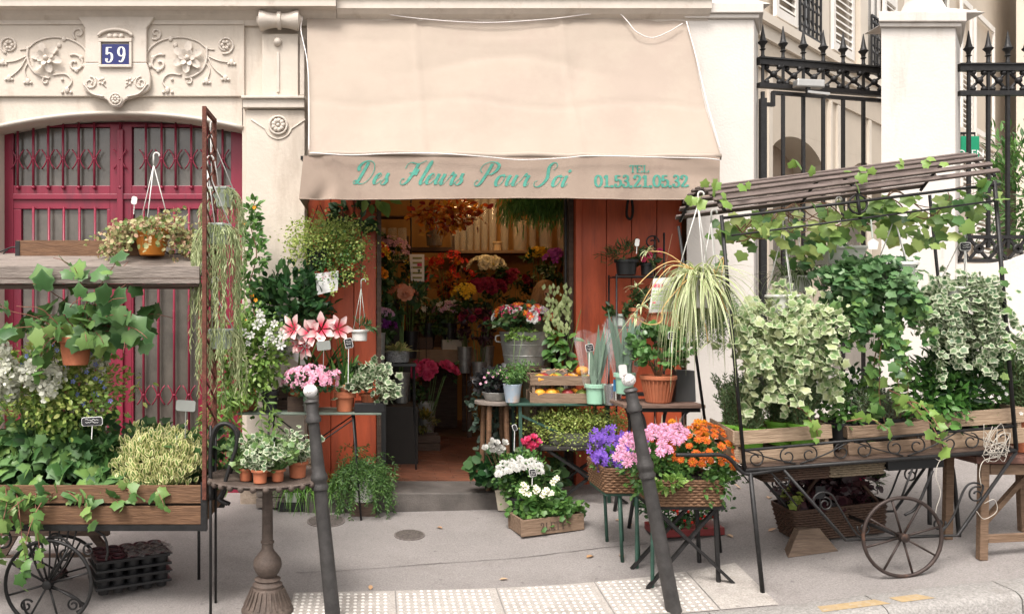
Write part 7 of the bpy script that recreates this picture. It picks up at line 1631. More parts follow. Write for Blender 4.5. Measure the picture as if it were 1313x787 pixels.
pricetag(683, 606, 6.05, 'small black price tag leaning among the cream primroses', w=.045, h=.055, stick=.07, tilt=12)
pricetag(660, 548, 6.45, 'dark curled tag stick standing by the pink cyclamen', w=.03, h=.045, stick=.16, tilt=20, scrib=False)
# brown table with jade plant
d = 6.0; bz = EYE-(519-HY)*d/FPX; xa, xb = P(800, 0, d).x, P(905, 0, d).x
o = T('brown_table', 'worn brown plank table with curved iron legs under the jade plant', 'table', ((xa+xb)/2, d-D0+.2, gz((xa+xb)/2, d-D0)))
for i in range(4): MB().box(xa, xb, d-D0+.11*i, d-D0+.11*i+.106, bz-.025, bz).build('table_plank', wood('brown table %d' % i, (.10, .055, .04), (.2, .13, .1)), o, bev=.003)
for px in (812, 893):
    for y in (d-D0+.04, d-D0+.4): x = P(px, 0, d).x; s = 1 if px < 850 else -1; MB().tube(spline([Vector((x, y, bz-.03)), Vector((x+s*.07, y, bz-.07)), Vector((x+s*.10, y, bz-.2)), Vector((x+s*.06, y, bz-.4)), Vector((x-s*.02, y, gz(x, y)))], 6), .014, 6).build('leg', IRON, o, smooth=True)
MB().bar((xa+.03, d-D0+.03, bz-.04), (xb-.03, d-D0+.03, bz-.04), .02, .03).build('apron', IRON, o)
c = P(844, 506, d+.15); c.z = bz+.001; o = T('jade_plant', 'jade plant in a large ribbed terracotta pot on the brown table', 'potted plant', c); pot(o, c, .085, .135, .205, TERRA, rim=.14)
mb = MB()
for i in range(26): a = 2*math.pi*i/26; mb.bar(c+Vector((.087*math.cos(a), .087*math.sin(a), .01)), c+Vector((.122*math.cos(a), .122*math.sin(a), .17)), .009, .009)
mb.build('pot_rib', TERRA, o, kind='stuff')
p_, d_, n_ = blob(P(842, 447, d+.15), (.21, .17, .15), 620, 46, .25); d_ = unit(d_+np.array([0, 0, .5])); leaves('foliage', o, 'round', p_, d_, n_, .052*rng.uniform(.7, 1.2, 620), leafm('jade leaf', [(.05, .13, .03), (.09, .2, .05), (.14, .26, .09)], rough=.25, trans=.1)); stems(o, 'stem', [np.array([c+Vector((0, 0, .16)), P(x, 445, d+.15)]) for x in (825, 838, 850, 862)], .01, STEMB)
pricetag(862, 430, 5.95, 'round chalked tag on the jade plant', w=.055, h=.05, stick=.1, tilt=0)
c = P(880, 497, d+.2); c.z = bz+.001; o = T('slate_slab', 'dark grey slate board leaning on the brown table beside the jade plant', 'slate', c); MB().prism([(c.x-.085, c.z), (c.x+.075, c.z+.0), (c.x+.065, c.z+.235), (c.x-.07, c.z+.24)], c.y, c.y+.1).build('slab', mat('grey slate', (.07, .07, .07), .6, var=.1), o, bev=.004)
# wire étagère with terracotta pots against the red boards
d = 6.8; o = T('wire_etagere', 'black wire plant stand against the red boards', 'plant stand', (P(820, 0, d).x, d-D0, gz(P(820, 0, d).x, d-D0)))
xa, xb = P(786, 0, d).x, P(846, 0, d).x
for x in (xa, xb):
    for y in (d-D0-.1, d-D0+.12): MB().tube([(x, y, P(0, 300, d).z if x == xb else P(0, 352, d).z), (x, y, gz(x, y))], .008, 6).build('post', IRON, o, smooth=True)
for py in (355, 420, 505):
    z = P(0, py, d).z
    for y in (d-D0-.1, d-D0+.01, d-D0+.12): MB().bar((xa, y, z), (xb, y, z), .012).build('shelf_wire', IRON, o)
    for x in (xa, xb): MB().bar((x, d-D0-.1, z-.003), (x, d-D0+.12, z-.003), .012).build('shelf_end', IRON, o)
mb = MB(); mb.tube(spiral((xb-.1, d-D0-.1, P(0, 312, d).z), .06, .012, 0, 500, 24), .007, 5); mb.tube(spiral((xb-.12, d-D0-.1, P(0, 385, d).z), .07, .012, 180, 640, 24), .007, 5); mb.build('scroll', IRON, o, smooth=True, kind='stuff')
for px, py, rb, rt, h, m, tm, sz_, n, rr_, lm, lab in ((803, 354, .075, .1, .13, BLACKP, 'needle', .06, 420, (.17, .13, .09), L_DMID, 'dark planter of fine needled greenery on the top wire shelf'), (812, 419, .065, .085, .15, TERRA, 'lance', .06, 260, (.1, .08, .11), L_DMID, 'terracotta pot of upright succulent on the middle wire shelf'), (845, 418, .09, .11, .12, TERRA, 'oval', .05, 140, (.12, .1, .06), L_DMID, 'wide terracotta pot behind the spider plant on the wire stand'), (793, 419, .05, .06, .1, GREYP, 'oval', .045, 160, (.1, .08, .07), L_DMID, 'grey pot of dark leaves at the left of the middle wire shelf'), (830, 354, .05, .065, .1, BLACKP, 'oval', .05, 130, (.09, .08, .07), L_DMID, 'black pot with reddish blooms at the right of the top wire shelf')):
    c = P(px, py, d); c.z += .007; q = T('potted_plant', lab, 'potted plant', c, 'pots on the wire stand'); pot(q, c, rb, rt, h, m); bush(q, 'foliage', tm, c+Vector((0, 0, h+rr_[2]*.5)), rr_, n, sz_, lm)
    if px == 830: heads(q, 'flower_head', PEO, [c+Vector((uniq(-.08, .08), -.08, h+uniq(0, .1))) for _ in range(5)], [(0, -1, .3)]*5, .03)
pricetag(817, 311, 6.55, 'blank white label standing in the top planter of the wire stand', WHITEP, .035, .06, .06, -8)
# baskets in front: violet campanula, pink and orange chrysanthemums
def basket_thing(name, label, c, a, b, h, rows, m, yaw=0, per=52, grp=None): o = T(name, label, 'basket', c, grp, rot=(0, 0, yaw)); wicker(o, a*.92, b*.92, a, b, h, rows, m, per); return o
d = 5.42; c0 = P(785, 632, d); bw, bl = .26, .46
st_z = EYE-(633-HY)*d/FPX; c = Vector((P(797, 0, d).x+.02, d-D0+bl/2, st_z))
o = T('iron_stand', 'slim green iron stand carrying the basket of violet bellflowers', 'stand', (c.x, c.y, gz(c.x, c.y)))
MB().box(c.x-.12, c.x+.12, c.y-.2, c.y+.2, st_z-.02, st_z-.002).build('stand_top', GREENM, o)
for x in (c.x-.02, c.x+.09):
    for y in (c.y-.18, c.y+.18): MB().tube([(x, y, st_z-.02), (x+.02, y, gz(x+.02, y))], .012, 6).build('leg', GREENM, o, smooth=True)
basket_thing('wicker_basket', 'brown wicker basket holding violet bellflowers', c, bw/2, bl/2, .16, 9, WICK)
o = T('campanula', 'violet blue bellflowers in the left wicker basket', 'plant', c+Vector((0, 0, .05))); bush(o, 'foliage', 'oval', c+Vector((0, -.02, .19)), (.14, .22, .10), 420, .04, L_MID)
cf = flower('bellflower', [(5, .05, 1, 25, .55)], F_PURP); q = blob(c+Vector((-.02, -.05, .25)), (.15, .24, .15), 170, 40, .4)[0]; heads(o, 'flower_head', cf, q, [(uniq(-.6, .6), -.8, .6) for _ in q], .026)
d = 4.98; st_z = EYE-(650-HY)*d/FPX; bw, bl = .44, .42; c = Vector((P(883, 0, d).x+.01, d-D0+bl/2, st_z))
o = T('x_leg_stand', 'black X legged iron stand under the wide basket of chrysanthemums', 'stand', (c.x, c.y, gz(c.x, c.y)))
MB().box(c.x-.2, c.x+.22, c.y-.18, c.y+.18, st_z-.022, st_z-.002).build('stand_top', IRON, o)
for y, q in ((c.y-.15, 0), (c.y+.15, 1)):
    MB().bar((c.x-.19, y, st_z-.023), (c.x+.29, y, gz(c.x+.29, y)), .026, .018).build('leg', IRON, o); MB().bar((c.x+.19, y+.02, st_z-.023), (c.x-.24, y+.02, gz(c.x-.24, y)), .026, .018).build('leg', IRON, o)
    MB().tube([(c.x-.2, y+.03, st_z-.023), (c.x-.2, y+.03, gz(c.x-.2, y))], .012, 6).build('leg', GREENM, o); MB().tube([(c.x+.19, y+.03, st_z-.023), (c.x+.21, y+.03, gz(c.x+.2, y))], .014, 6).build('leg', IRON, o)
basket_thing('wicker_basket', 'wide brown wicker basket holding the pink and orange chrysanthemums', c, bw/2, bl/2, .155, 9, WICK, per=64)
o = T('pink_mum', 'pink chrysanthemum plant at the left of the wide wicker basket', 'plant', c+Vector((-.12, 0, .05))); bush(o, 'foliage', 'oval', P(838, 604, 5.14), (.19, .17, .15), 900, .04, L_MID)
pm = flower('pink mum', FL_MUM, F_PINK); q = []
PK = ((800, 568), (806, 560), (812, 572), (797, 577), (802, 586), (814, 562), (822, 566), (828, 556), (836, 548), (843, 552), (850, 548), (856, 551), (846, 560), (840, 562), (833, 560), (855, 560), (862, 556), (850, 568), (838, 565), (866, 566), (872, 560), (858, 574), (846, 580), (829, 578), (815, 585), (822, 590), (806, 592), (880, 556), (870, 548), (862, 548), (838, 570), (852, 556), (874, 566), (818, 557), (790, 584), (795, 570))
for x, y in [PK[i] for i in range(len(PK)) if all((PK[i][0]-PK[j][0])**2+(PK[i][1]-PK[j][1])**2 > 40 for j in range(i))]: q.append(P(x+uniq(-2, 2), y+uniq(-2, 2), 4.88+.0042*(600-y)))
heads(o, 'flower_head', pm, q, [(uniq(-.4, .2), -.85, .6) for _ in q], .036)
o = T('orange_mum', 'orange chrysanthemum plant at the right of the wide wicker basket', 'plant', c+Vector((.1, 0, .05))); bush(o, 'foliage', 'oval', P(893, 604, 5.14), (.235, .17, .18), 1300, .04, L_MID); bush(o, 'foliage', 'oval', P(858, 620, 4.93), (.10, .06, .045), 160, .045, L_LIGHT)
om = flower('orange mum', FL_MUM, F_ORANGE); q = []; cc = P(900, 604, 5.15)
for k in range(420):
    a = uniq(0, 1); th = R(uniq(-88, 88)); ph = R(uniq(12, 88)); v = Vector((math.sin(th)*math.cos(ph), -math.cos(th)*math.cos(ph)*.8, math.sin(ph)*1.0)); pp_ = cc+Vector((v.x*.275, v.y*.30, v.z*.29+.01))
    if all((pp_-a_).length > .043 for a_, b_ in q): q.append((pp_, v))
heads(o, 'flower_head', om, [a for a, b in q], [b+Vector((0, -.3, .1)) for a, b in q], rng.uniform(.022, .032, len(q)))
o = T('yellow_mum', 'golden orange chrysanthemums behind the orange ones', 'plant', c+Vector((.02, .1, .05))); bush(o, 'foliage', 'oval', P(875, 575, 5.25), (.18, .12, .12), 420, .045, L_MID); ym = flower('golden mum', FL_MUM, F_YELOR); q = [P(uniq(852, 905), uniq(540, 566), uniq(5.12, 5.3)) for _ in range(34)]; heads(o, 'flower_head', ym, q, [(uniq(-.3, .3), -.7, .8) for _ in q], .030)
o = T('spiky_plant', 'thin pale spiky stems rising behind the chrysanthemums', 'plant', c+Vector((.02, .2, 0))); ribbons('blade', o, [P(uniq(838, 900), 560, 5.4) for _ in range(26)], [(uniq(-.4, .4), 0, 1) for _ in range(26)], rng.uniform(.08, .18, 26), .1, .014, leafm('pale spike', [(.5, .5, .35), (.6, .3, .25)]))
# tray of red berried plants under the stand
b = G(884, 690); o = T('red_tray', 'dark red plastic tray of berried plants beneath the chrysanthemum stand', 'tray', (b.x, b.y+.1, b.z), rot=(0, -.05, 0)); MB().box(-.24, .24, -.13, .13, .02, .075).build('tray_body', mat('dull red plastic', (.16, .02, .02), .5), o, local=True, bev=.006)
for s in (-1, 1): MB().box(s*.2-.03, s*.2+.03, -.12, .12, 0, .02).build('tray_foot', BLACKP, o, local=True)
q = T('berry_plant', 'dark leaved plants with red berries standing in the red tray', 'plant', (b.x, b.y+.1, b.z+.06)); bush(q, 'foliage', 'oval', (b.x, b.y+.1, b.z+.19), (.26, .14, .13), 900, .04, L_DARK); mb = MB()
for _ in range(40): v = unit(rnd(1))[0]; mb.sphere((b.x+v[0]*.24, b.y+.1-abs(v[1])*.14, b.z+.19+v[2]*.11), .011, 6, 4)
mb.build('berry', F_RED, q, smooth=True, kind='stuff')
# ================================================================== right flower cart
p0 = G(978, 760); CF = D0+p0.y; CB = CF*1.122; CM = (CF+CB)/2
rc = T('flower_cart', 'black iron flower cart with arched slat roof and spoked wheels before the gate pillars', 'cart', p0)
def rtube(pts, r, nm, d=CF, m=IRON, n=8, sm=True, par=None):
    sp = [P(x, y, d) for x, y in pts]
    if sm and len(sp) > 2: sp = spline(sp, 8)
    return MB().tube(sp, r, n).build(nm, m, par or rc, smooth=True)
LFp, RFp, LRp = P(924, 270, CF), P(1281, 224, CF), P(867, 283, CB)
def roofpt(t, u, dz=0):
    p = LFp.lerp(LRp, t)+(RFp-LFp)*u; p.z += .175*math.sin(math.pi*min(1, t*.95+.03))+dz; return p
NS = 11
for i in range(NS):
    t = .02+.96*i/(NS-1); a, b = roofpt(t, -.005), roofpt(t, 1.005+.008*math.sin(i*3))
    t2 = roofpt(t+.01, 0)-roofpt(t-.01, 0); nrm = Vector((0, -t2.z, t2.y)).normalized()
    MB().bar(a, b, .034, .016, up=nrm).build('roof_slat', WSLAT, rc, bev=.003)
for u in (.015, .5, .985):
    MB().tube([roofpt(t/14, u, -.02) for t in range(15)], .010, 6).build('roof_hoop', IRON, rc, smooth=True)
rtube([(924, 280), (1282, 236)], .009, 'roof_rail'); rtube([(938, 302), (1280, 257)], .006, 'roof_rail')
rtube([(925, 276), (955, 604)], .0115, 'post'); rtube([(1275, 232), (1303, 577)], .0115, 'post')
rtube([(870, 290), (905, 548)], .010, 'post', CB); rtube([(1192, 250), (1222, 545)], .010, 'post', CB)
rtube([(1099, 248), (1103, 281)], .010, 'roof_strut'); MB().tube([P(1100, 262, CF)+Vector((.055*math.cos(R(a)), 0, .055*math.sin(R(a)))) for a in range(0, 360, 24)], .006, 6, closed=True).build('roof_ring', IRON, rc, smooth=True)
# bed
def U1(x): return 577+(546-577)*(x-955)/345
def U0(x): return 601+(576-601)*(x-955)/348
rtube([(955, 577), (1300, 546)], .009, 'bed_rail'); rtube([(955, 603), (1303, 577)], .0125, 'bed_rail')
bL, bR = 906, 1222
rtube([(bL, 553), (bR, 527)], .008, 'bed_rail', CB); rtube([(bL, 574), (bR, 552)], .011, 'bed_rail', CB)
MB().tube([P(955, 603, CF), P(bL, 574, CB)], .0115, 6).build('bed_end', IRON, rc); MB().tube([P(955, 577, CF), P(bL, 553, CB)], .008, 6).build('bed_end', IRON, rc)
MB().tube([P(1303, 577, CF), P(bR, 552, CB)], .0115, 6).build('bed_end', IRON, rc); MB().tube([P(1300, 546, CF), P(bR, 527, CB)], .008, 6).build('bed_end', IRON, rc)
# bed boards
for i in range(5):
    t0, t1 = (i+.03)/5, (i+.97)/5; vs = []
    for t in (t0, t1):
        d = CF+(CB-CF)*t
        for u in (0, 1):
            q = P(958, 600, CF).lerp(P(bL+2, 573, CB), t).lerp(P(1301, 575, CF).lerp(P(bR, 551, CB), t), u); vs.append(q)
    a, b, c_, e = vs; MB().add([a, b, e, c_]+[q+Vector((0, 0, .014)) for q in (a, b, e, c_)], [(0,3,2,1),(4,5,6,7),(0,1,5,4),(1,2,6,5),(2,3,7,6),(3,0,4,7)]).build('bed_board', WDARK, rc)
def bedz(px_, d):   # world height of the bed boards
    x = (px_-VX)*d/FPX; a, b = P(958, 600, CF), P(1301, 575, CF); return a.z+.016+(b.z-a.z)*(x-a.x)/(b.x-a.x)
SLOPE = math.atan2(P(1301, 575, CF).z-P(958, 600, CF).z, P(1301, 575, CF).x-P(958, 600, CF).x)
def onbed(px, v): d = CF+v; return Vector((P(px, 0, d).x, d-D0, bedz(px, d)))
# scroll panel between the rails
for k in range(5):
    x0, x1 = 955+69*k, 955+69*(k+1); xm = (x0+x1)/2
    f = lambda x, t: U0(x)+(U1(x)-U0(x))*t
    rtube([(x0+2, f(x0, .95)), (xm, f(xm, .45)), (x1-4, f(x1, .08))] if k % 2 == 0 else [(x0+2, f(x0, .08)), (xm, f(xm, .45)), (x1-4, f(x1, .95))], .0045, 'scroll', n=6)
    for cx, a0, a1 in ((x0+14, 90, -330), (x1-14, 90, 510)):
        MB().tube(spiral(P(cx, f(cx, .5), CF), 11*mpp(CF), 4*mpp(CF), a0, a1, 22), .0042, 6).build('scroll', IRON, rc, smooth=True)
# handle bar sweeping out to the left
rtube([(867, 583), (900, 583), (925, 583), (938, 590), (948, 602), (962, 607), (1006, 600)], .0125, 'handle')
MB().tube(spline([P(835, 560, CB), P(880, 560, CB), P(895, 566, CB), P(906, 576, CB)], 6), .0115, 8).build('handle', IRON, rc, smooth=True)
rtube([(962, 606), (978, 760)], .014, 'leg'); 
q = P(912, 580, CB); MB().tube([q, Vector((q.x+.06, q.y, gz(q.x+.06, q.y)))], .013, 8).build('leg', IRON, rc, smooth=True)
for d in (CM+.1,): 
    q1, q2 = P(1191, 0, d), P(1228, 0, d); rtube([(1192, 672), (1192, 612), (1197, 594), (1208, 588), (1218, 594), (1223, 612), (1230, 690)], .013, 'leg', d)
for d, ox in ((CF, 0), (CB, None)):
    if ox is None:   # same lines on the far side
        sh = lambda x, y: ((x-VX)/1.122+VX, (y-HY)/1.122+HY)
    else: sh = lambda x, y: (x, y)
    rtube([sh(*q) for q in ((1004, 601), (1084, 692), (1135, 690), (1157, 688))], .010, 'axle_brace', d, sm=False); rtube([sh(*q) for q in ((1303, 579), (1228, 686), (1190, 687), (1157, 688))], .010, 'axle_brace', d, sm=False)
    rtube([sh(*q) for q in ((1048, 652), (1043, 640), (1052, 631), (1066, 634), (1076, 650), (1098, 684), (1112, 691))], .006, 'scroll', d)
    rtube([sh(*q) for q in ((1258, 634), (1260, 622), (1246, 619), (1236, 628), (1222, 662), (1206, 684))], .006, 'scroll', d)
    for (cx, cy, r, a0, a1) in ((1058, 646, 9, 100, -400), (1108, 677, 9, 160, 600), (1204, 671, 9, 20, -420), (1252, 634, 11, 60, 520)):
        x, y = sh(cx, cy); MB().tube(spiral(P(x, y, d), r*mpp(CF), r*.3*mpp(CF), a0, a1, 24), .0055, 6).build('scroll', IRON, rc, smooth=True)
    rtube([sh(*q) for q in ((985, 602), (998, 615), (1008, 622), (1012, 614), (1006, 612))], .005, 'scroll', d); rtube([sh(*q) for q in ((992, 612), (1022, 648))], .005, 'scroll', d, sm=False)
    rtube([sh(*q) for q in ((1170, 600), (1155, 640))], .006, 'scroll', d, sm=False); rtube([sh(*q) for q in ((1196, 603), (1176, 648), (1160, 660))], .008, 'scroll', d)
WR = mat('rusty wheel iron', (.045, .032, .028), .55, metal=.4, var=.5, scale=14, blot=((.16, .08, .05), 10, .58, .6))
wheel(rc, P(1157, 688, CF-.03), 50*mpp(CF), m=WR); wheel(rc, P(1157, 688, CF-.03)+Vector((.0, CB-CF+.05, P(1085, 657, CB+.02).z-P(1157, 688, CF-.03).z)), 50*mpp(CF), m=WR)
MB().tube([P(1157, 688, CF-.03), P(1157, 688, CF-.03)+Vector((0, CB-CF+.05, P(1085, 657, CB+.02).z-P(1157, 688, CF-.03).z))], .012, 8).build('axle', IRON, rc, smooth=True)
# crates standing in the bed
grp = 'crates on the right cart'
ca = onbed(985, .27); crate('wooden_crate', 'pale slatted crate of rosemary in lime green pots at the left of the cart', ca, .60, .40, .195, 2, WPALE, tilt=-SLOPE, gap=.03, group=grp)
MB()
q = P(925, 552, CM); o = T('loose_board', 'pale board leaning at the left end of the cart bed', 'board', q); MB().bar(P(911, 543, CB), P(941, 560, CF+.03), .012, .075).build('board', WPALE, o, bev=.003)
cb = onbed(1115, .27); crate('wooden_crate', 'brown slatted crate of herbs in black pots in the middle of the cart', cb, .50, .40, .175, 2, WCRATE, tilt=-SLOPE, gap=.03, group=grp)
cc_ = onbed(1231, .27); crate('wooden_crate', 'pale slatted crate of mint at the right of the cart', cc_, .52, .40, .215, 2, WPALE, tilt=-SLOPE, gap=.035, group=grp)
def inbed(px, v, dz=.02): q = onbed(px, v); q.z += dz+.025; return q
def rosemary(px, v, label, h=.32, pm=LIME, n=70, sp=.13, grp_='herb pots on the right cart', pr=(.07, .09, .15), leafm_=None, ls=.03):
    c = inbed(px, v); q = T('rosemary', label, 'potted plant', c, grp_); pot(q, c, pr[0], pr[1], pr[2], pm, rim=.15)
    st = strands([c+Vector((uniq(-.05, .05), uniq(-.05, .05), pr[2]*.9)) for _ in range(n)], [np.array([uniq(-.5, .5), uniq(-.5, .4), uniq(1.2, 2.4)]) for _ in range(n)], rng.uniform(h*.5, h, n), .015, wob=.006, fall=.12)
    p_, d_, n_ = strand_leaves(st, 4, .003); leaves('foliage', q, 'lance', p_, d_+np.array([0, 0, .7]), n_, ls*rng.uniform(.7, 1.2, len(p_)), leafm_ or L_ROS); stems(q, 'stem', st, .0018, STEMB, 3)
rosemary(940, .36, 'rosemary in a lime green pot at the left end of the cart', .36); rosemary(962, .19, 'rosemary in a lime green pot, second from the left end of the cart', .33); rosemary(1030, .19, 'rosemary in a lime green pot in front of the variegated ivy', .33); rosemary(1000, .34, 'rosemary in a lime green pot at the back of the left crate', .36)
def herb(px, v, label, r, n, tm, sz, m, pm=BLACKP, h=.16, h0=.14):
    c = inbed(px, v); q = T('herb_pot', label, 'potted plant', c, 'herb pots on the right cart'); pot(q, c, .065, .09, h0, pm, rim=.15); bush(q, 'foliage', tm, c+Vector((0, 0, h0+h*.6)), (r, r*.8, h), n, sz, m, spread=.5); stems(q, 'stem', [np.array([c+Vector((0, 0, h0*.8)), c+Vector((uniq(-r, r)*.6, uniq(-r, r)*.5, h0+h))]) for _ in range(8)], .0025, STEMG)
herb(1078, .19, 'green leafy herb in a black pot at the left of the middle crate', .13, 420, 'oval', .045, L_MID); rosemary(1110, .19, 'greyish herb in a black pot in the middle crate', .22, BLACKP, 90, leafm_=leafm('sage leaf', [(.13, .18, .1), (.22, .28, .17)]), ls=.022)
rosemary(1138, .19, 'fine grey green herb at the right of the middle crate', .2, BLACKP, 80, leafm_=leafm('grey herb leaf', [(.16, .2, .12), (.25, .3, .2)]), ls=.02); herb(1095, .36, 'dark leafy herb at the back of the middle crate', .14, 380, 'oval', .05, L_DARK)
herb(1192, .2, 'bright green mint at the left of the right crate', .17, 700, 'oval', .055, leafm('mint leaf', [(.05, .16, .03), (.1, .25, .05), (.16, .33, .08)]), h=.17); herb(1225, .22, 'dark upright leafy herb in the middle of the right crate', .18, 640, 'lance', .08, L_DARK, h=.24); herb(1262, .2, 'light green leafy herb at the right of the right crate', .14, 480, 'lance', .075, L_MID, h=.22); herb(1215, .38, 'tall green herb at the back of the right crate', .2, 500, 'lance', .09, L_MID, h=.26)
# shallow wicker trays hung under the bed
for px, wd_, m, lab in ((1008, .42, WICKD, 'dark brown wicker tray hung below the cart bed'), (1081, .36, WICKP, 'pale wicker tray hung below the middle of the cart bed')):
    c = onbed(px, .22); c.z -= .125; o = T('wicker_tray', lab, 'basket', c, 'wicker trays under the cart bed', rot=(0, -SLOPE, 0)); wicker(o, wd_/2*.96, .15, wd_/2, .16, .085, 6, m, 52)
c = onbed(1156, .2); c.z -= .11; o = T('black_tray', 'black plastic tray slung under the right half of the cart bed', 'tray', c, rot=(0, -SLOPE, 0)); MB().box(-.17, .17, -.14, .14, 0, .07).build('tray_body', BLACKP, o, local=True, bev=.006)
# ------------------------------------------------------------------ hanging plants under the arched roof
def hang(name, label, px, py, d, hookxy, pr, pm, grp_='hanging pots under the slat roof'):
    c = P(px, py, d); o = T(name, label, 'potted plant', c, grp_); pot(o, c, pr[0], pr[1], pr[2], pm, rim=.12); hanger(o, c+Vector((0, 0, pr[2]-.01)), pr[1]*.9, P(hookxy[0], hookxy[1], d), WHITEP); return o, c
d = CF+.12
o, c = hang('spider_plant', 'cream striped spider plant hanging at the left end of the slat roof', 893, 395, d, (895, 262), (.085, .13, .20), WHITEP)
n = 230; ribbons('blade', o, [c+Vector((uniq(-.05, .05), uniq(-.05, .05), .19)) for _ in range(n)], [(uniq(-1.1, .9), uniq(-1, .8), uniq(.2, 1.2)) for _ in range(n)], rng.uniform(.24, .5, n), rng.uniform(.75, 1.75, n), .017, L_SPID, seg=8)
n = 60; ribbons('blade', o, [c+Vector((uniq(-.05, .05), uniq(-.08, .02), .18)) for _ in range(n)], [(uniq(-.7, .6), uniq(-1, 0), uniq(-.1, .5)) for _ in range(n)], rng.uniform(.28, .58, n), rng.uniform(.5, .9, n), .016, L_SPID, seg=8)
OST = mat('straw coloured runner', (.55, .36, .14), .6, var=.2, scale=20); tips = []
mb = MB()
for pts in (((890, 345), (865, 335), (840, 345), (815, 368)), ((888, 345), (860, 342), (835, 370), (822, 392)), ((890, 350), (868, 372), (850, 395), (848, 412), (832, 416), (815, 408)), ((915, 345), (922, 370), (930, 395), (945, 415)), ((905, 350), (898, 390), (905, 420), (908, 440)), ((885, 345), (855, 325), (830, 322)), ((880, 350), (866, 390), (872, 420)), ((918, 350), (928, 330), (925, 370), (940, 405))):
    sp = spline([P(x, y, d-.12) for x, y in pts], 6); mb.tube(sp, .003, 5); tips.append(sp[-1])
mb.build('runner', OST, o, smooth=True, kind='stuff')
for t_ in tips: ribbons('plantlet', o, [t_]*8, [(uniq(-1, 1), uniq(-1, .4), uniq(-.4, 1)) for _ in range(8)], rng.uniform(.05, .1, 8), .5, .012, L_SPID, seg=4)
c2 = P(912, 402, d+.16); o2 = T('asparagus_fern', 'feathery green asparagus fern hanging behind the spider plant', 'potted plant', c2, 'hanging pots under the slat roof'); pot(o2, c2, .06, .09, .12, WHITEP); hanger(o2, c2+Vector((0, 0, .11)), .08, P(912, 285, d+.16))
n = 60; st = strands([c2+Vector((uniq(-.06, .06), uniq(-.06, .06), .11)) for _ in range(n)], [np.array([uniq(-1, 1), uniq(-1, 1), uniq(0, .8)]) for _ in range(n)], rng.uniform(.15, .42, n), .02, wob=.02, fall=1.1); p_, d_, n_ = strand_leaves(st, 6, .016); leaves('foliage', o2, 'needle', p_, d_, n_, .026, L_GRASS); stems(o2, 'stem', st, .0015, STEMG, 3)
# price list sheet
q = P(848, 377, CF+.25); o = T('price_sheet', 'white printed price list with pink and green lines beside the spider plant', 'sign', q); y = q.y
mb = MB(); mb.prism([(P(832, 0, CF+.25).x, P(0, 401, CF+.25).z), (P(866, 0, CF+.25).x, P(0, 399, CF+.25).z), (P(866, 0, CF+.25).x, P(0, 355, CF+.25).z), (P(838, 0, CF+.25).x, P(0, 357, CF+.25).z)], y, y+.004); mb.build('sheet', PAPER, o)
PG = mat('pale green print', (.42, .55, .30), .8); PP = mat('pink print on list', (.75, .12, .2), .8)
def pl(x0, x1, py, h, m): MB().box(P(x0, 0, CF+.25).x, P(x1, 0, CF+.25).x, y-.0025, y-.0005, P(0, py+h, CF+.25).z, P(0, py-h, CF+.25).z).build('printed_line', m, o)
for k, py in enumerate((373, 377, 381.5, 384.5, 391, 395)):
    mb = MB()
    for i in range(6): a = 837+i*4.6-.15*(py-357)*.3; mb.box(P(a, 0, CF+.25).x, P(a+3.6, 0, CF+.25).x, y-.0025, y-.0005, P(0, py+.9, CF+.25).z, P(0, py-.9, CF+.25).z)
    mb.build('printed_line', PG, o, kind='stuff')
for a, b in ((838, 842), (843, 846), (848, 850)): pl(a, b, 366, 2.2, PP)
pl(836, 841, 388, .9, PP); MB().tube([P(850, 356, CF+.25), P(862, 300, CF+.25)], .002, 4).build('string', STEMB, o)
# big variegated ivy
d = CF+.16
o, c = hang('variegated_ivy', 'large ball of cream and green ivy hanging left of the middle of the slat roof', 1005, 405, d, (1004, 296), (.08, .11, .13), WHITEP)
p_, d_, n_ = blob(P(1005, 425, d), (.245, .21, .22), 980, 60, .38, shell=.75); d_ = unit(d_+np.array([0, -.2, -.55])); leaves('foliage', o, 'ivy', p_, d_, n_+np.array([0, -.7, 0]), .046*rng.uniform(.5, 1.3, 980), L_IVYV)
n = 64; st = strands([P(uniq(957, 1048), uniq(385, 460), d-.18+uniq(0, .2)) for _ in range(n)], [np.array([uniq(-.6, .6), -.35, uniq(-.3, .5)]) for _ in range(n)], rng.uniform(.15, .42, n), .028, wob=.02, fall=1.1); p_, d_, n_ = strand_leaves(st, 2, .014); leaves('foliage', o, 'ivy', p_, d_, n_, .048*rng.uniform(.6, 1.25, len(p_)), L_IVYV); stems(o, 'stem', st, .002, STEMG, 4)
# striped dracaena-like plant behind
c = P(1022, 375, CB-.05); o = T('striped_plant', 'narrow leaved dark striped plant in a white trough behind the variegated ivy', 'potted plant', c, 'hanging pots under the slat roof'); pot(o, c, .08, .1, .11, WHITEP); hanger(o, c+Vector((0, 0, .1)), .08, P(1022, 290, CB-.05))
n = 90; ribbons('blade', o, [c+Vector((uniq(-.08, .08), uniq(-.05, .05), .1)) for _ in range(n)], [(uniq(-1.2, 1.2), uniq(-1, .6), uniq(.2, 1.4)) for _ in range(n)], rng.uniform(.2, .42, n), rng.uniform(.3, 1, n), .014, leafm('dark striped blade', [(.05, .1, .03), (.1, .16, .05)], edge=(.4, .42, .25), lo=.6, hi=.9), seg=5)
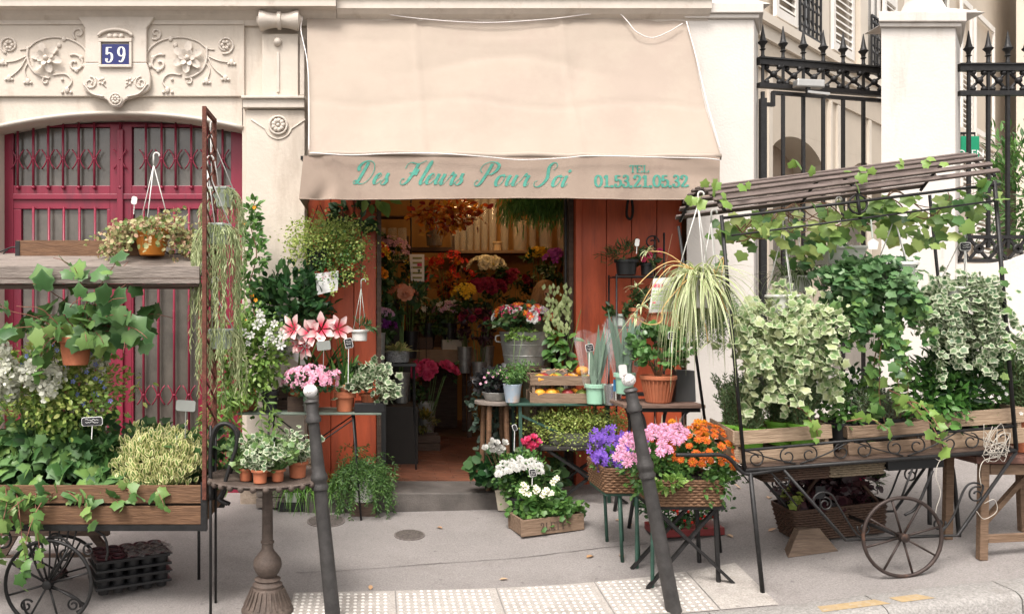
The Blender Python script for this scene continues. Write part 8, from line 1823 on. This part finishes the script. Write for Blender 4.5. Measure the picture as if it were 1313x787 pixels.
# green ivy
d = CF+.14
o, c = hang('green_ivy', 'dense dark green ivy hanging in a white pot at the middle of the slat roof', 1150, 372, d, (1147, 280), (.085, .115, .17), WHITEP)
p_, d_, n_ = blob(P(1108, 368, d-.02), (.235, .19, .17), 950, 60, .38, shell=.7); d_ = unit(d_+np.array([0, -.2, -.6])); leaves('foliage', o, 'ivy', p_, d_, n_+np.array([0, -.7, 0]), .05*rng.uniform(.5, 1.3, 950), leafm('grey veined ivy leaf', [(.03, .085, .03), (.065, .15, .05), (.12, .23, .09), (.2, .31, .15)]))
n = 34; st = strands([P(uniq(1060, 1150), uniq(350, 400), d-.16+uniq(0, .2)) for _ in range(n)], [np.array([uniq(-.6, .6), -.35, uniq(-.3, .5)]) for _ in range(n)], rng.uniform(.15, .38, n), .03, wob=.02, fall=1.1); p_, d_, n_ = strand_leaves(st, 2, .012); leaves('foliage', o, 'ivy', p_, d_, n_, .05*rng.uniform(.6, 1.2, len(p_)), L_IVY); stems(o, 'stem', st, .002, STEMG, 4)
st = strands([P(x, 395, d-.05) for x in (1122, 1130, 1138, 1146)], [np.array([uniq(-.1, .3), -.3, -.6])]*4, [.75, .95, .7, .6], .04, wob=.03, fall=1.3); p_, d_, n_ = strand_leaves(st, 1, .012); leaf_objs('ivy_leaf', o, 'ivy', p_, d_, n_, rng.uniform(.045, .085, len(p_)), L_IVYG); stems(o, 'stem', st, .004, STEMB, 5)
MB().prism([(P(1096, 0, d).x, P(0, 322, d).z), (P(1107, 0, d).x, P(0, 322, d).z), (P(1109, 0, d).x, P(0, 313, d).z), (P(1102, 0, d).x, P(0, 308, d).z), (P(1095, 0, d).x, P(0, 313, d).z)], c.y-.14, c.y-.137).build('white_tag', WHITEP, o)
MB().tube([P(1101, 308, d)+Vector((0, -.14, 0)), P(1099, 285, d)+Vector((0, -.14, 0))], .004, 5).build('tag_cord', GREYP, o)
# variegated ivy on the right
o, c = hang('variegated_ivy', 'grey green variegated ivy hanging at the right end of the slat roof', 1226, 395, d, (1237, 298), (.08, .11, .13), WHITEP)
p_, d_, n_ = blob(P(1226, 392, d), (.215, .18, .165), 1000, 60, .38, shell=.75); d_ = unit(d_+np.array([0, -.2, -.5])); leaves('foliage', o, 'ivy', p_, d_, n_+np.array([0, -.7, 0]), .04*rng.uniform(.5, 1.3, 1000), L_IVYD)
n = 40; st = strands([P(uniq(1184, 1270), uniq(370, 420), d-.15+uniq(0, .2)) for _ in range(n)], [np.array([uniq(-.4, .5), -.35, uniq(-.3, .5)]) for _ in range(n)], rng.uniform(.15, .42, n), .026, wob=.02, fall=1.2); p_, d_, n_ = strand_leaves(st, 2, .012); leaves('foliage', o, 'ivy', p_, d_, n_, .04*rng.uniform(.6, 1.25, len(p_)), L_IVYD); stems(o, 'stem', st, .002, STEMG, 4)
pricetag(1238, 316, CF+.1, 'small black price tag hung from the right end of the slat roof', w=.062, h=.045, stick=.08, scrib=True)
# white trough on the rear rail
c = P(1072, 340, CB-.1); o = T('white_trough', 'white hanging trough half hidden by ivy behind the green ivy', 'planter', c, 'hanging pots under the slat roof'); MB().lathe([(.15, 0), (.18, .1), (.19, .1), (.19, .12), (.17, .12), (.16, .08)], c, 4, Matrix.Rotation(.78, 3, 'Z') @ Matrix.Identity(3)).build('trough', WHITEP, o, bev=.004); hanger(o, c+Vector((0, 0, .11)), .15, P(1072, 268, CB-.1))
# climbing ivy along the roof
o = T('climbing_ivy', 'large leaved ivy winding along the slat roof of the right cart', 'plant', LFp)
pts, ds, ns, sz = [], [], [], []; L_IVYR = leafm('roof ivy leaf', [(.08, .16, .04), (.16, .26, .06), (.26, .35, .1), (.36, .42, .14)], trans=.4)
def roofy(x): return 272-46*(x-924)/357
for k in range(270):
    x = random.choice((uniq(930, 1285), uniq(960, 1110), uniq(1090, 1285))); y = roofy(x)+uniq(8, 30+52*abs(math.sin(x*.021+1.0)))
    v = uniq(-.01, .5); dd_ = CF+v
    x2, y2 = (x-VX)*CF/dd_+VX, (y-HY)*CF/dd_+HY
    pts.append(P(x2+random.uniform(-6, 6), y2, dd_)); ds.append((uniq(-1, 1), uniq(-.5, .1), uniq(-1, .3))); ns.append((uniq(-.5, .5), -.9, .5)); sz.append(uniq(.045, .09))
leaf_objs('ivy_leaf', o, 'ivy', pts[:215], ds[:215], ns[:215], sz[:215], L_IVYR); leaf_objs('ivy_leaf', o, 'ivy', pts[215:], ds[215:], ns[215:], sz[215:], L_IVY)
tp = [P(x+uniq(-5, 5), y+uniq(-4, 4), CF-.02) for x, y in ((905, 236), (912, 243), (922, 235), (917, 250), (895, 253), (885, 258), (898, 262), (928, 250), (938, 258), (950, 240), (965, 238), (1020, 218), (1026, 213), (1043, 222), (1090, 215), (1103, 212), (1112, 222), (1097, 232), (1160, 210), (1186, 203), (1210, 205), (1158, 208), (1280, 252), (1262, 243), (1230, 248), (1268, 270), (878, 262), (1178, 208), (1100, 240))]
leaf_objs('ivy_leaf', o, 'ivy', tp, [(uniq(-1, 1), -.3, uniq(-.6, .8)) for _ in tp], [(uniq(-.5, .5), -.9, .4) for _ in tp], [uniq(.04, .072) for _ in tp], L_LIGHT)
vs = []
for k in range(12):
    x0 = uniq(925, 1180); q = []
    for i in range(8): x = x0+i*uniq(12, 20); q.append(P(x, roofy(x)+22+18*math.sin(i*.9+k)+uniq(-4, 4), CF+.1+.02*k))
    vs.append(np.array([tuple(p) for p in spline(q, 4)]))
stems(o, 'stem', vs, .0045, STEMB, 5)
ll = [P(x, y, CF-.03) for x, y in ((1291, 430), (1288, 455), (1300, 440), (1285, 480), (1290, 395), (1283, 345), (1287, 360))]; leaf_objs('ivy_leaf', o, 'ivy', ll, [(uniq(-1, 1), -.3, -.5) for _ in ll], [(0, -1, .3)]*7, .05, L_IVYG)
# ivy on the bed rail
st = strands([P(x, y, CF-.02) for x, y in ((1140, 500), (1148, 520), (1085, 540), (1010, 520))], [np.array([uniq(-.4, .4), -.2, .2]) for _ in range(4)], [.45, .4, .3, .3], .04, wob=.04, fall=.9)
q = T('ivy_runner', 'loose ivy runners trailing over the front rail of the right cart', 'plant', P(1140, 500, CF-.02)); p_, d_, n_ = strand_leaves(st, 1, .01); leaf_objs('ivy_leaf', q, 'ivy', p_, d_, n_, rng.uniform(.035, .07, len(p_)), L_LIGHT); stems(q, 'stem', st, .004, STEMR, 5)
# ------------------------------------------------------------------ beneath the cart
b = G(1090, 703); c = Vector((b.x+.02, b.y+.26, gz(b.x+.02, b.y+.26)+.005)); sl2 = -.11
o = T('wicker_basket', 'dark wicker basket with a hoop handle on the pavement under the right cart', 'basket', c, rot=(0, sl2, 0)); wicker(o, .29, .14, .315, .16, .2, 12, WICKD, 72)
MB().tube([(-.27+.54*i/16, -.12, .2+.25*math.sin(math.pi*i/16)) for i in range(17)], .011, 6).build('hoop_handle', WICKD, o, local=True, smooth=True)
o = T('heuchera', 'dark purple leaved heuchera filling the basket under the right cart', 'plant', c+Vector((0, 0, .12))); bush(o, 'foliage', 'round', c+Vector((-.01, 0, .29)), (.29, .16, .13), 1100, .06, L_DRED); bush(o, 'foliage', 'ivy', c+Vector((-.27, -.06, .2)), (.08, .06, .1), 90, .045, L_YEL); bush(o, 'foliage', 'lance', c+Vector((.2, -.02, .34)), (.13, .08, .12), 240, .045, L_DMID)
heads(o, 'flower_head', PEO, [c+Vector((uniq(.12, .28), -.08, uniq(.36, .47))) for _ in range(10)], [(0, -1, .4)]*10, .014)
q = P(1052, 633, CF+.35); o = T('plant_card', 'small dark plant card standing in the heuchera basket', 'price tag', q); MB().box(q.x-.03, q.x+.03, q.y, q.y+.004, q.z-.03, q.z+.05).build('card', SLATE, o); MB().bar((q.x, q.y+.006, q.z), (q.x, q.y+.006, c.z+.2), .006).build('card_stick', SLATE, o)
b = G(1043, 711); o = T('wooden_wedge', 'dusty brown wedge shaped wooden block under the right cart', 'block', b); hw = 33*mpp(D0+b.y); z1 = 30*mpp(D0+b.y)
mb = MB(); s = lambda x: gz(b.x+x, b.y)-b.z
mb.v = [(-hw, 0, s(-hw)), (hw, 0, s(hw)), (hw*.8, .13, s(hw)), (-hw*.8, .13, s(-hw)), (-hw*.45, .035, z1*1.05+s(-hw)*.5), (hw*.35, .035, z1*1.02+s(hw)*.5), (hw*.3, .10, z1*1.02), (-hw*.45, .10, z1*1.02)]; mb.f = [(0,3,2,1),(4,5,6,7),(0,1,5,4),(1,2,6,5),(2,3,7,6),(3,0,4,7)]; mb.build('block', wood('dusty wedge wood', (.075, .05, .035), (.17, .12, .085)), o, local=True, bev=.006)
# ------------------------------------------------------------------ stool at the right edge
b = G(1262, 719); d = D0+b.y; zt_ = EYE-(594-HY)*d/FPX
o = T('wooden_stool', 'rough wooden trestle stool at the right edge carrying a terracotta pot', 'stool', b)
x0 = b.x-.06; MB().box(x0, x0+.62, b.y-.02, b.y+.36, zt_, zt_+.045).build('seat', mat('reddish stool seat', (.12, .055, .04), .7, var=.4, scale=18, bump=.5), o, bev=.006)
LGW = wood('stool leg wood', (.10, .06, .035), (.22, .14, .09))
for x, lean in ((b.x, 0), (b.x+.46, .03)):
    for y in (b.y+.02, b.y+.32): MB().bar((x+.01, y, zt_), (x+lean, y, gz(x, y)), .05, .04).build('leg', LGW, o, bev=.004)
MB().bar((b.x+.03, b.y+.02, b.z+.13), (b.x+.46, b.y+.02, b.z+.15), .03, .045).build('stretcher', LGW, o); MB().bar((b.x+.05, b.y+.03, zt_-.04), (b.x+.45, b.y+.03, zt_-.04), .03, .06).build('apron', LGW, o)
MB().bar((b.x+.1, b.y+.18, b.z+.15), (b.x+.42, b.y+.2, zt_-.1), .03).build('brace', LGW, o)
c = Vector((P(1322, 0, d+.15).x, b.y+.17, zt_+.046)); o = T('rosemary', 'rosemary in a large terracotta pot on the wooden stool at the right edge', 'potted plant', c); pot(o, c, .12, .17, .27, TERRA, rim=.25)
n = 150; st = strands([c+Vector((uniq(-.12, .12), uniq(-.12, .12), .25)) for _ in range(n)], [np.array([uniq(-.6, .5), uniq(-.5, .4), uniq(1.2, 2.4)]) for _ in range(n)], rng.uniform(.2, .5, n), .018, wob=.006, fall=.15); p_, d_, n_ = strand_leaves(st, 4, .003); leaves('foliage', o, 'lance', p_, d_+np.array([0, 0, .7]), n_, .036*rng.uniform(.7, 1.2, len(p_)), L_ROS); stems(o, 'stem', st, .002, STEMB, 3)
wf2 = flower('white herb bloom', [(5, .05, 1, 20, .6)], F_WHITE); heads(o, 'flower_head', wf2, [P(x, y, d-.05) for x, y in ((1281, 492), (1286, 497), (1281, 510), (1309, 530), (1290, 505))], [(0, -1, .4)]*5, .014)
# tangle of string tied to the cart corner
o = T('string_tangle', 'tangle of whitish string tied to the right corner of the cart', 'string', P(1275, 560, CF-.03)); STR = mat('whitish string', (.5, .46, .4), .9, var=.15); mb = MB()
for k in range(6):
    mb.tube(spline([P(1275+uniq(-16, 22), 558+uniq(-16, 34), CF-.035+uniq(-.015, .01)) for _ in range(7)], 5), .0016, 4)
mb.tube(spline([P(1283, 585, CF-.03), P(1262, 590, CF-.03), P(1256, 605, CF-.03), P(1258, 622, CF-.03)], 6), .0024, 4); mb.tube(spline([P(1262, 645, CF-.02), P(1275, 640, CF-.02), P(1278, 655, CF-.02), P(1262, 665, CF-.02), P(1252, 655, CF-.02)], 6), .002, 4)
mb.build('string', STR, o, smooth=True, kind='stuff'); 
q = P(1205, 590, CF-.02); o = T('loose_string', 'pale string hanging from the cart bed down behind the front wheel', 'string', q); MB().tube(spline([P(1195, 583, CF), P(1204, 590, CF), P(1215, 586, CF), P(1204, 592, CF), P(1200, 610, CF), P(1206, 632, CF), P(1200, 655, CF), P(1203, 680, CF)], 6), .0022, 4).build('cord', STR, o, smooth=True)
